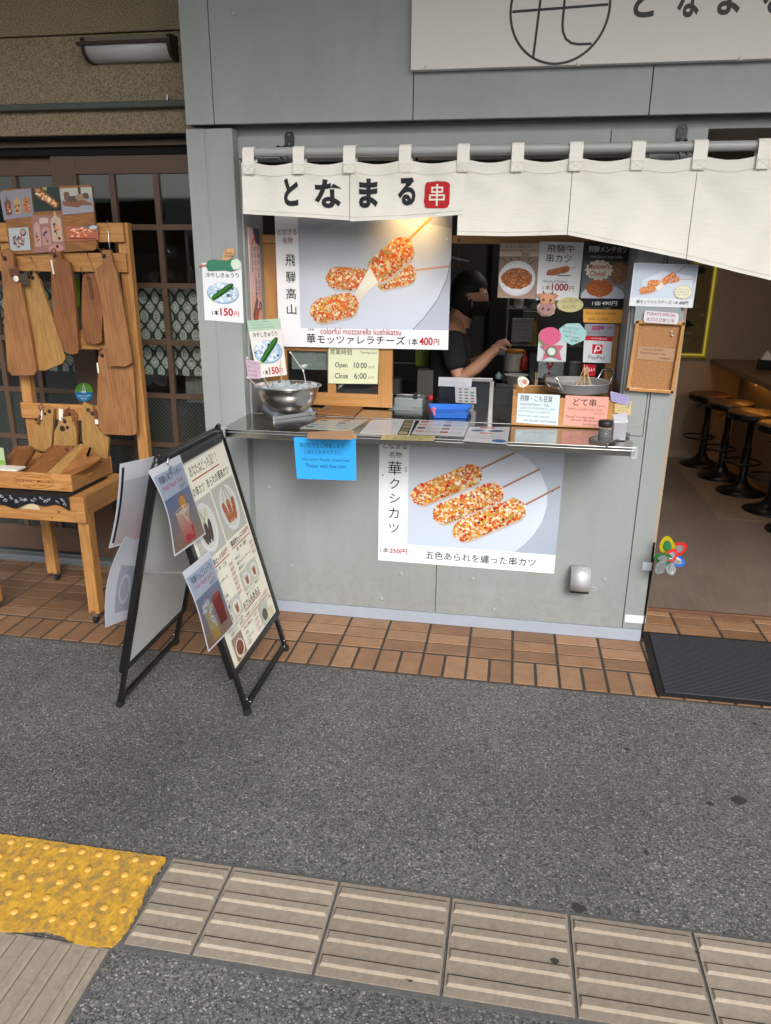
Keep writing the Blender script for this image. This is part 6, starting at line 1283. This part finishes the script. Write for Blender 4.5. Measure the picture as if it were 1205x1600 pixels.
c2a = hung('reddish-edged cutting board half hidden behind the middle one', [(378, 152), (425, 152), (452, 178), (450, 230), (462, 300), (455, 380), (380, 380)], .088, M_oak3, (408, 180), 0, z3, 'small finger-hole cutting boards above the crate')
c2b = hung('pale curved cutting board with two big finger holes in the middle', [(352, 195), (420, 190), (424, 222), (445, 260), (450, 300), (450, 366), (315, 366), (318, 285), (340, 240)], .06, M_oak2, (380, 219), 0, z3, 'small finger-hole cutting boards above the crate', ((367, 262, .0155), (397, 256, .0095)))
c3b = hung('tall pale cutting board with pointed top below the round sticker', [(490, 105), (545, 130), (562, 230), (590, 275), (640, 320), (632, 440), (560, 430), (500, 400), (482, 320), (480, 200)], .078, M_oak2, (543, 174), 0, z3, 'small finger-hole cutting boards above the crate', ((518, 153, .010),))
tag_on(c1b, 61, 656, .06, .014, .05, -20, M_leather, 'leather_tag'); tag_on(c1b, 65, 648, .062, .008, .05, -12); tag_on(c2b, 95, 648, .055, .022, .06, -8); tag_on(c3b, 150, 648, .07, .016, .06, 4, M_leather, 'leather_tag'); tag_on(c3b, 151, 659, .066, .018, .024, 0)
tag_on(b1, 22, 425, .035, .05, .035, 10, M_leather, 'leather_tag'); tag_on(b3, 82, 417, .05, .008, .065, 4); tag_on(b4, 141, 450, .05, .014, .09, 4, M_leather, 'leather_tag'); tag_on(b6, 153, 575, .05, .008, .05, 0)
g = G(); c = P(25, 435.5, y=.03); g.lathe([(.014, 0), (.013, .001), (0, .001)], c, M_tag, 18, axis=(0, -1, 0)); g.build('round_tag', b1)
tag_on(b2_, 38, 436, .04, .04, .05, 0, mat('dark_pouch', '#3a322c', .7), 'dark_tag')
hk = [((168, 345), (170, 372), (172, 395)), ((49, 402), (53, 412), (60, 425)), ((137, 396), (141, 408), (146, 420)), ((127, 418), (129, 428), (134, 430)), ((152, 376), (154, 388), (160, 396)), ((72, 385), (76, 394), (84, 399))]
hl = ['at the top right slat', 'above the tilted second board', 'left of the longest board', 'over the short board with dark strap', 'under the last photo card', 'over the tall reddish board']
for (a, b2, c), l in zip(hk, hl):
    g = G(); a, b2, c = P(*a, y=.10), P(*b2, y=.082), P(*c, y=.07); g.tube([a+Vector((0, .012, -.004)), a+Vector((0, -.002, .003)), a+Vector((0, -.006, -.003)), b2, c, c+Vector((.004, -.006, -.006)), c+Vector((.010, -.006, 0))], .0016, M_steel2, 6)
    g.build('s_hook', label='thin steel hook '+l, cat='hook', group='steel hooks on the slats')
# plank with photo cards
zp = lambda x, y: (x/6.694, 280+y/6.694)
tp = G(); tp.prism([P(*zp(*q), y=.085) for q in ((30, 108), (915, 55), (950, 68), (962, 95), (1012, 680), (1005, 725), (975, 745), (150, 785), (118, 775), (100, 745), (15, 135))][::-1], (0, .014, 0), M_cedar)
tp = tp.build('photo_plank', label='brown plank with rounded corners carrying six photo cards', cat='plank', bevel=.003)
def photo(lb, q, bgc, draw):
    s = Sheet(300, 260, bgc, GLOSSY); draw(s); q = [zp(*a) for a in q]
    return s.build('photo_card', label=lb, cat='photo card', group='photo cards on the plank', thick=.0015, **quad(q[0], q[1], q[3], .0815, q[2]))
def bd_(s, cx, cy, w, h, col, rot=0, handle=True):
    a = math.radians(rot); T = lambda x, y: (cx+x*math.cos(a)-y*math.sin(a), cy+x*math.sin(a)+y*math.cos(a))
    s.poly([T(-w/2, -h/2+h*.12), T(-w/6, -h/2), T(w/6, -h/2), T(w/2, -h/2+h*.12), T(w/2, h/2-h*.04), T(w/2-w*.1, h/2), T(-w/2+w*.1, h/2), T(-w/2, h/2-h*.04)], col)
    if handle: s.poly([T(-w*.12, -h*.5), T(-w*.08, -h*.72), T(w*.08, -h*.72), T(w*.12, -h*.5)], col)
def dots_(s, cx, cy, rx, ry, n, cols, sd, r=(5, 12)):
    rr = random.Random(sd)
    for i in range(n): t_ = rr.uniform(0, 6.28); q = math.sqrt(rr.random()); s.ell(cx+rx*q*math.cos(t_), cy+ry*q*math.sin(t_), rr.uniform(*r), rr.uniform(*r)*.8, rr.choice(cols), 9, rot=rr.uniform(0, 90))
photo('photo of three long boards with snacks, top left of the plank', ((-10, 130), (322, 96), (352, 385), (42, 428)), '#80808a', lambda s: [(bd_(s, x, 150, 62, 140, c), dots_(s, x, 165, 22, 50, 12, ('#7c4a34', '#c9a27a', '#b5703a', '#5a3a2c'), x)) for x, c in ((62, '#6c4a40'), (155, '#a98c60'), (245, '#a8683e'))])
photo('photo of a long board of bread on dark green, top middle', ((328, 88), (614, 75), (643, 322), (358, 340)), '#25302c', lambda s: (s.poly([(20, 10), (90, 0), (290, 190), (240, 240), (60, 110)], '#7c4a2c'), [dots_(s, 60+i*35, 50+i*28, 30, 22, 8, ('#c98c54', '#dab27c', '#b3603a', '#e0c8a0'), i, (10, 20)) for i in range(6)], s.poly([(120, 0), (170, 0), (170, 40), (130, 30)], '#8f8c62')))
photo('photo of sliced dark bread on a wavy board, top right', ((622, 98), (958, 78), (984, 342), (656, 372)), '#8c8e98', lambda s: (s.rect(0, 0, 300, 110, '#a6a69c'), s.rect(170, 0, 196, 90, '#3c3a38'), s.poly([(10, 130), (200, 120), (290, 170), (285, 190), (200, 180), (150, 200), (20, 170)], '#7a4f38'), [s.ell(60+i*36, 100+12*math.sin(i), 28, 34, random.choice(['#6a5344', '#8b735c', '#54413a']), 16, rot=30) for i in range(6)], s.ell(60, 60, 30, 26, '#6a4a42', 12)))
photo('small square photo with a dark bowl and grapes, lower left', ((86, 512), (295, 502), (321, 740), (112, 751)), '#a5abb0', lambda s: (s.ell(215, 55, 45, 42, '#2c2a2e', 24), s.ell(212, 50, 34, 30, '#a58a82', 20), dots_(s, 140, 150, 90, 80, 50, ('#6a4c56', '#8e5c50', '#4c4452', '#c0a090', '#87606a'), 3, (8, 18))))
photo('large pink photo of several boards seen from above, lower middle', ((326, 386), (644, 371), (689, 744), (362, 774)), '#8f6a64', lambda s: ([bd_(s, x, y, w, h, c, 0, k) for x, y, w, h, c, k in ((45, 130, 60, 170, '#b08c84', 0), (130, 145, 80, 130, '#a8807a', 0), (120, 35, 90, 40, '#b5a0a0', 0), (235, 100, 100, 180, '#b39a86', 1))], dots_(s, 240, 110, 34, 70, 12, ('#3c3436', '#c06a4a', '#5e6a48', '#d08a66'), 5, (9, 16)), dots_(s, 130, 150, 25, 40, 8, ('#4a3a40', '#8a6a72'), 6), dots_(s, 45, 150, 18, 60, 8, ('#5a4450', '#b06a52'), 7), s.ell(210, 240, 70, 34, '#b08478', 24), s.ell(225, 226, 14, 12, '#4a2c2c', 12)))
photo('wide orange photo of carrots on a board, lower right', ((691, 492), (1022, 473), (1030, 634), (706, 651)), '#a0604c', lambda s: (s.poly([(150, 0), (300, 0), (300, 90), (200, 40)], '#5a5c62'), s.ell(255, 45, 38, 34, '#b0b4ba', 16), dots_(s, 130, 120, 110, 80, 40, ('#c9602c', '#b5502c', '#d8a48a', '#c87a5a', '#e0b8a0'), 8, (10, 24)), s.poly([(20, 190), (280, 230), (280, 250), (20, 215)], '#7c3c2c')))
# round sticker, yellow-green card, price card
s = Sheet(200, 220, '#5f9a3c', GLOSSY); s.outline = ellpts(100, 110, 98, 108, 36); s.q = []; s.k = 1
s.poly([(100+98*math.cos(t), 110+108*math.sin(t)) for t in (math.radians(a) for a in range(0, 181, 10))], '#2a78ac'); s.poly([(2, 120), (30, 108), (170, 108), (198, 120)], '#2a78ac'); s.poly([(72, 118), (92, 40), (100, 14), (108, 40), (128, 118)], '#c9d2d0'); s.poly([(86, 96), (100, 40), (114, 96)], '#3f7f9a'); s.ell(100, 104, 22, 14, '#d5dada', 16); s.text('信州のどせ屋', 34, 140, 132, 24, '#c9d6dc', bold=.01); s.text('協力店', 66, 172, 66, 18, '#c9d6dc', bold=.01)
s.build('round_sticker', label='round green and blue sticker with a white tower on the neighbour door', cat='sticker', **quad((116.5, 598), (145, 597), (117, 627.5), .433, (145.5, 628)))
s = Sheet(80, 200, '#7a9a2c', CARD); s.rect(0, 0, 80, 30, '#8a8c8c'); s.text('OPEN', 10, 130, 60, 20, '#3a5018'); s.q = s.q[:1]
s.build('green_card', label='narrow lime green card seen between the hanging boards', cat='card', **quad((114, 428), (124, 428), (117, 478), .432, (125, 479)))
t = thing('price_card', 'small green and white price card standing at the left end of the crate', 'card', P(0, 735, y=-.20))
s = Sheet(60, 110, '#9db08a', CARD); s.rect(0, 60, 60, 110, '#6f9a4c'); s.build('card_face', parent=t, **quad((-14, 698), (5, 700), (-10, 733), -.20, (10, 736)))
g = G(); a = P(-12, 734, y=-.27); b2 = P(26, 737.5, y=-.27); g.box(a.x, b2.x, -.268, -.20, a.z-.002, a.z+.006, M_tag); g.build('card_foot', t)

# ------------------------------------------------------------------ folding A-board on the pavement
ab = thing('sandwich_board', 'black A-frame sandwich board with menu poster on the pavement', 'sandwich board', (-.43, -.66, 0))
M_abf = mat('aboard_black', '#131417', .35, metal=.2, coat=.2); M_back = mat('aboard_grey_back', '#d2d6d5', .35)
def panel(o, e1, e2, nrm, nm):
    o, e1, e2, nrm = map(Vector, (o, e1, e2, nrm)); nrm.normalize(); Q = lambda t, s_, h=0: o+e1*t+e2*s_+nrm*h; w = .030/e1.length; hs = .030/e2.length; s0, s1 = .168, 1.046; fr = G()
    pts = [Q(w/2, s0+.02), Q(w/2, s1-.05)]+[Q(w/2+.045*(1-math.cos(math.radians(a))), s1-.045+.045*.55*math.sin(math.radians(a))*1.0) for a in (30, 60, 90)]+[Q(1-w/2-.045*(1-math.sin(math.radians(a))), s1-.045+.045*.55*math.cos(math.radians(a))) for a in (0, 30, 60, 90)]+[Q(1-w/2, s0+.02)]
    def railp(p0, p1, ww, tt): d = (p1-p0).normalized(); sd = nrm; o_ = d.cross(sd).normalized(); fr.obox((p0+p1)/2, (p1-p0)/2, o_*ww/2, sd*tt/2, M_abf)
    railp(Q(w/2, s0), Q(w/2, s1-.03), .03, .026); railp(Q(1-w/2, s0), Q(1-w/2, s1-.03), .03, .026); railp(Q(.0+w*.9, s1-.012), Q(1-w*.9, s1-.012), .028, .026); railp(Q(0.0+w, s0+.012), Q(1-w, s0+.012), .026, .024)
    for t_, sg in ((w/2, 1), (1-w/2, -1)): fr.tube([Q(t_, s1-.035), Q(t_+sg*.004, s1-.022), Q(t_+sg*.018, s1-.012), Q(t_+sg*.04, s1-.011)], .0148, M_abf, 12)
    f = fr.build(nm, ab, bevel=.004)
    g = G()
    for t_ in (.055, .945): g.bar(Q(t_, -.0), Q(t_, s0+.3, 0), .024, .016, M_abf, side=nrm)
    g.bar(Q(.055, .03), Q(.945, .03), .022, .016, M_abf, side=nrm); g.build('leg_frame', ab, bevel=.002)
    for t_ in (.055, .945):
        g = G(); g.obox(Q(t_, .01), e1.normalized()*.016, nrm*.012, e2.normalized()*.012, M_rub); g.build('rubber_foot', ab, bevel=.003)
        g = G(); c = Q(t_+(.02 if t_ < .5 else -.02), .055, .010); g.ball(c, .004, M_steel2, 8); g.ball(Q(t_+(.05 if t_ < .5 else -.05), .034, .010), .004, M_steel2, 8); g.build('screw', ab)
    return Q
QR = panel((-.17, -.94, 0), (0, .58, 0), (-.26, 0, .985), (.985, 0, .26), 'front_frame')
QL = panel((-.695, -.975, 0), (0, .575, 0), (.25, 0, .985), (-.985, 0, .25), 'rear_frame')
g = G(); 
for Q, nm, m_ in ((QR, 'backing_board', M_abf), (QL, 'backing_board', M_back)):
    g = G(); V = [Q(a, s_, h) for h in (-.004, .004) for a, s_ in ((.04, .19), (.96, .19), (.96, 1.02), (.04, 1.02))]; g.add(V, [(0, 1, 2, 3), (7, 6, 5, 4), (0, 4, 5, 1), (1, 5, 6, 2), (2, 6, 7, 3), (3, 7, 4, 0)], m_); g.build(nm, ab)
for s_ in (.60,):
    g = G(); g.bar(QL(.045, s_, -.012), QR(.045, s_, -.012), .012, .004, M_alu, side=(0, 1, 0)); g.build('spreader_bar', ab, bevel=.001)
g = G(); g.bar(QR(.16, 1.005, .014), QR(.90, 1.005, .014), .035, .012, mat('clamp_grey', '#2c2e31', .4), side=QR(0, 0, 1)-QR(0, 0, 0)); g.build('poster_clamp', ab, bevel=.002)
g = G(); g.tube([QR(.97, 1.03, 0), QR(.99, 1.05, 0), QL(.99, 1.05, 0), QL(.97, 1.03, 0)], .01, M_abf); g.tube([QR(.03, 1.03, 0), QR(.02, 1.05, 0), QL(.02, 1.05, 0), QL(.03, 1.03, 0)], .01, M_abf); g.build('hinge', ab)
s = Sheet(540, 820, '#d8d6c8', GLOSSY); T = s.text; R_ = '#a03a34'; K_ = '#2c2a28'
T('あなたはどっち派？？', 150, 26, 270, 46, '#4a3a34', bold=.004); s.rect(150, 82, 424, 87, R_)
T('王道の串カツ', 70, 108, 165, 38, K_, bold=.008); T('あられの華串カツ', 262, 106, 232, 38, K_, bold=.008)
s.rect(28, 160, 266, 385, '#a9aaa4'); s.ell(150, 275, 88, 98, '#c9cbc8', 36); s.ell(146, 270, 76, 86, '#bfc2be', 36)
for i, (x, r) in enumerate(((110, -14), (140, 0), (172, 12))):
    s.line([(x+r*1.2, 195), (x, 260)], 4, '#b0a070'); s.ell(x, 292, 17, 46, '#3c2c28', 18, rot=-r)
s.line([(120, 200), (150, 250)], 10, '#9aa070'); s.line([(180, 205), (140, 255)], 8, '#a8a878')
s.rect(276, 156, 514, 380, '#a9aaa4'); s.ell(398, 268, 88, 98, '#c9cbc8', 36); s.ell(394, 264, 76, 86, '#bfc2be', 36)
for i, (x, r) in enumerate(((352, -20), (392, 0), (432, 18))): s.line([(392+r*.3, 172), (x, 240)], 4, '#8a6a4a'); s.food(x, 280, 96, 34, 90-r*.8, 50, base='#9a5a38', cols=('#b5724a', '#8a4a2c', '#c08a60', '#a8643c'), dot=.1)
T('味噌串セット', 60, 396, 120, 26, K_, bold=.008); T('850円', 186, 394, 66, 24, R_); s.rect(60, 426, 254, 430, R_); T('豚・牛・ごぼ', 96, 436, 110, 18, K_)
T('華串揚セット', 296, 390, 120, 26, K_, bold=.008); T('1,000円', 420, 388, 84, 24, R_); s.rect(296, 420, 504, 424, R_); T('豚・牛・海老', 334, 430, 110, 18, K_)
for i, (a_, b_) in enumerate((('・エビ串', '250円'), ('・モッツァレラチーズ', '400円'), ('・とり串', '250円'), ('・うずら串', '200円'), ('・ロースかつ串', '300円'), ('・飛騨牛かつ', '1000円'), ('・日替わり串', '200円'))):
    T(a_, 22, 466+i*21, 16*len(a_), 15, K_); T(b_, 222, 460+i*21, 38, 15, R_)
for i, (a_, b_) in enumerate((('・串エビ', '300円'), ('・華モッツァレラチーズ', '400円'), ('・華串カツ', '250円'))): T(a_, 286, 458+i*24, 15*len(a_), 15, K_); T(b_, 470, 452+i*22, 36, 15, R_)
for x, y in ((92, 650), (172, 630), (338, 575), (430, 570)):
    s.rect(x-50, y-44, x+50, y+40, '#b3b4a8'); s.ell(x, y, 38, 32, '#c8cac4', 24)
    for k in (-1, 0, 1): s.ell(x+k*10, y+3, 6, 22, '#8a5436', 12, rot=k*-10)
T('飛騨牛カツ', 50, 694, 74, 13, K_); T('エビ串', 152, 676, 44, 13, K_); T('華モッツァレラ', 290, 622, 96, 13, K_); T('華串カツ', 402, 616, 60, 13, K_)
T('おでんもあるよ', 230, 642, 190, 30, K_, bold=.008); s.rect(228, 676, 424, 680, R_)
T('3本セット(大根・こんにゃく・玉こん)', 150, 690, 290, 17, K_); T('450円', 446, 688, 50, 17, R_); s.rect(150, 712, 500, 715, R_)
s.rect(40, 716, 140, 812, '#8a6f60'); s.ell(90, 772, 44, 38, '#c8bfb4', 24); s.ell(90, 770, 34, 30, '#6c3a24', 20)
for i, a_ in enumerate(('・牛すじ煮込み', '・大根', '・こんにゃく', '・玉子')): T(a_, 160, 724+i*22, 15*len(a_), 14, K_); T('150円', 290, 722+i*22, 36, 14, R_)
s.rect(356, 722, 452, 812, '#a8b0a8'); s.ell(400, 772, 30, 26, '#54483c', 18); s.rect(430, 770, 500, 812, '#c2c2a0'); T('どて串', 460, 724, 50, 15, K_)
s.build('menu_poster', TL=QR(.05, .992, .0085), TR=QR(.965, .992, .0085), BL=QR(.05, .195, .0085), BR=QR(.965, .195, .0085), parent=ab, thick=.001)
def flyer(nm, lb, ja, en, pr_, kind, fn):
    s = Sheet(210, 297, '#dfe2ea', THIN); s.rect(6, 26, 204, 110, ['#a9b9d4', '#aab6cc', '#b7c0ce', '#b9c2cf'], 6); s.rect(6, 110, 204, 291, ['#6f7e9c', '#7f8ba6', '#9a8672', '#8e6f58'], 8); s.rect(6, 240, 204, 291, ['#8f8676', '#94826c', '#9c7658', '#8a5f44'], 6)
    s.text(ja, 26, 34, 158, 26, '#24262c', bold=.008); s.text(en, 28, 66, 150, 18, '#b33a52'); s.text(pr_, 134, 90, 50, 16, '#4a4c54')
    if kind == 'soda':
        s.ell(122, 150, 27, 30, '#b8762c', 24); s.ell(122, 150, 21, 24, '#d8b06a', 24); s.ell(122, 150, 16, 18, '#cf9a3c', 24); s.poly([(52, 168), (158, 168), (142, 284), (76, 284)], ['#c9b49c', '#cfb4a0', '#c03c48', '#b83848']); dots_(s, 104, 176, 42, 14, 16, ('#d8cfc6', '#c9b8a8', '#e0d8d0'), 4, (5, 10)); s.ring(105, 168, 53, 9, 2.5, '#e4e0dc', 30); s.poly([(82, 236), (146, 236), (138, 282), (86, 282)], '#b83040'); s.ell(108, 220, 19, 27, '#c9ccd2', 24); s.ring(108, 220, 11, 16, 3, '#55586a', 20)
    else:
        s.poly([(110, 150), (186, 150), (180, 255), (124, 255)], ['#8c2c28', '#7a2018', '#7a1c18', '#6a1a1c']); s.ell(148, 150, 38, 9, '#9a4a40', 20)
        s.poly([(30, 160), (112, 160), (104, 285), (52, 285)], ['#a9a284', '#b8ae88', '#b5943c', '#a88a3c']); dots_(s, 70, 160, 36, 22, 14, ('#c9cbd4', '#a9a8b8', '#8f8ca0'), 3, (6, 14)); s.ell(78, 222, 20, 26, '#c9ccd2', 24); s.ring(78, 222, 11, 15, 3, '#3a5a8a', 20)
    g = s.build(nm, fn=fn, n=10, thick=.0008, label=lb, cat='flyer', group='flyers clipped to the sandwich board')
    return g
def ffn(Q, t0, t1, s0, s1, b_):
    n_ = (Q(0, 0, 1)-Q(0, 0, 0))
    def f(u, v, h):
        e = (1-u)**1.5
        return Q(t0+(t1-t0)*u, s0+(s1-s0)*v, .030+h+.018*e*math.sin(v*math.pi*1.2)*b_-.012*e)
    return f
flyer('flyer', 'peach soda flyer clipped high on the front edge of the sandwich board', '飛騨小町サイダー', 'Hida Peach Soda', '350円', 'soda', ffn(QR, -.20, .19, 1.026, .718, 1))
flyer('flyer', 'apple juice flyer clipped below the peach soda one', '飛騨りんごジュース', 'Hida Apple Juice', '500円', 'apple', ffn(QR, -.205, .165, .658, .348, .5))
def bil(TL, TR, BR, BL, bul):
    TL, TR, BR, BL = map(Vector, (TL, TR, BR, BL)); nn = (BL-TL).cross(TR-TL).normalized()
    return lambda u, v, h: (TL*(1-u)+TR*u)*(1-v)+(BL*(1-u)+BR*u)*v+nn*(h+bul*math.sin(math.pi*v)*(1-u))
s = Sheet(210, 297, '#e6e9f0', THIN); s.rect(20, 60, 200, 290, ['#cdd1dc', '#cdd1dc', '#cdb4b2', '#cfc2c2'], 8); s.k += 12; s.rect(10, 14, 22, 280, '#22242a', 16)
s.build('flyer', fn=bil(P(187.5, 725, y=-1.09), QL(.19, 1.03, .03), QL(.19, .70, .03), P(170, 857, y=-1.09), .01), n=8, thick=.0008, label='upper flyer on the rear panel, seen from behind with a black stripe', cat='flyer', group='flyers clipped to the sandwich board')
s = Sheet(210, 297, '#e2e6ee', THIN); s.k += 20; s.rect(60, 95, 160, 260, '#b9bfcc', 6); s.k += 10; s.ring(110, 180, 30, 48, 12, '#d8dce6', 28)
s.build('flyer', fn=bil(P(196, 838, y=-1.05), QL(.19, .68, .03), QL(.19, .36, .03), P(165, 981, y=-1.08), -.03), n=8, thick=.0008, label='lower plain-backed flyer curling out behind the rear panel', cat='flyer', group='flyers clipped to the sandwich board')
g = G(); c = QR(.02, 1.035, .035); g.tube([c, c+Vector((0, -.012, -.012)), c+Vector((0, -.004, -.034))], .004, M_steel2, 8); g.box(c.x-.004, c.x+.008, c.y-.014, c.y+.006, c.z-.05, c.z-.028, M_steel2); g.build('flyer_clip', ab, bevel=.001)

# ------------------------------------------------------------------ more of the clutter on the kitchen shelves
g0 = thing('kitchen_shelf', 'steel wire shelf with odds and ends behind the hanging cards', 'shelf', (1.1, 1.5, 1.1))
for z in (1.02, 1.24, 1.46):
    g = G(); g.box(.72, 1.43, 1.45, 1.75, z-.008, z, M_alu); g.build('shelf_board', g0)
for x in (.73, 1.42):
    g = G(); g.tube([(x, 1.46, .9), (x, 1.46, 1.75)], .008, M_alu, 8); g.build('upright', g0)
rr = random.Random(21); cl = ['#8f8c86', '#b5b2ab', '#5d6a6e', '#7c4a3c', '#a8a49a', '#4a5a4c', '#98302c', '#c2c0ba', '#6e6a74', '#b09050']
nms = [('storage_box', 'box'), ('food_jar', 'jar'), ('sauce_bottle', 'bottle'), ('paper_pack', 'pack')]
k = 0
for zi, z in enumerate((.90, 1.02, 1.24, 1.46)):
    x = .76 if z > 1 else .60
    while x < 1.36:
        nm, ct_ = rr.choice(nms); w = rr.uniform(.04, .11); h = rr.uniform(.07, .17); c_ = rr.choice(cl); y = 1.5 if z > 1 else 1.15+rr.uniform(-.08, .12); m_ = mat('shelf'+c_, c_, .5); g = G()
        if nm in ('storage_box', 'paper_pack'): g.box(x, x+w, y, y+.1, z, z+h, m_); bv = .004
        elif nm == 'food_jar': w = .07; g.lathe([(0, 0), (.033, 0), (.034, h*.8), (.028, h*.84), (.03, h), (0, h)], (x+.035, y, z), m_, 18); bv = 0
        else: w = .05; g.lathe([(0, 0), (.022, 0), (.023, h*.6), (.009, h*.82), (.009, h), (0, h)], (x+.025, y, z), m_, 16); bv = 0
        lv = ('on the kitchen worktop', 'on the lowest steel shelf', 'on the middle steel shelf', 'on the top steel shelf')[zi]
        cn = {'#8f8c86': 'grey', '#b5b2ab': 'pale grey', '#5d6a6e': 'slate', '#7c4a3c': 'brown', '#a8a49a': 'beige', '#4a5a4c': 'dark green', '#98302c': 'red', '#c2c0ba': 'off-white', '#6e6a74': 'mauve grey', '#b09050': 'tan'}[c_]
        pos = 'far left' if x < .8 else 'left' if x < .95 else 'middle' if x < 1.1 else 'right' if x < 1.24 else 'far right'
        g.build(nm, label=f'{cn} {ct_} {lv}, {pos}, behind the cards', cat=ct_, group='odds and ends on the kitchen shelves', bevel=bv)
        x += w+rr.uniform(.01, .05); k += 1
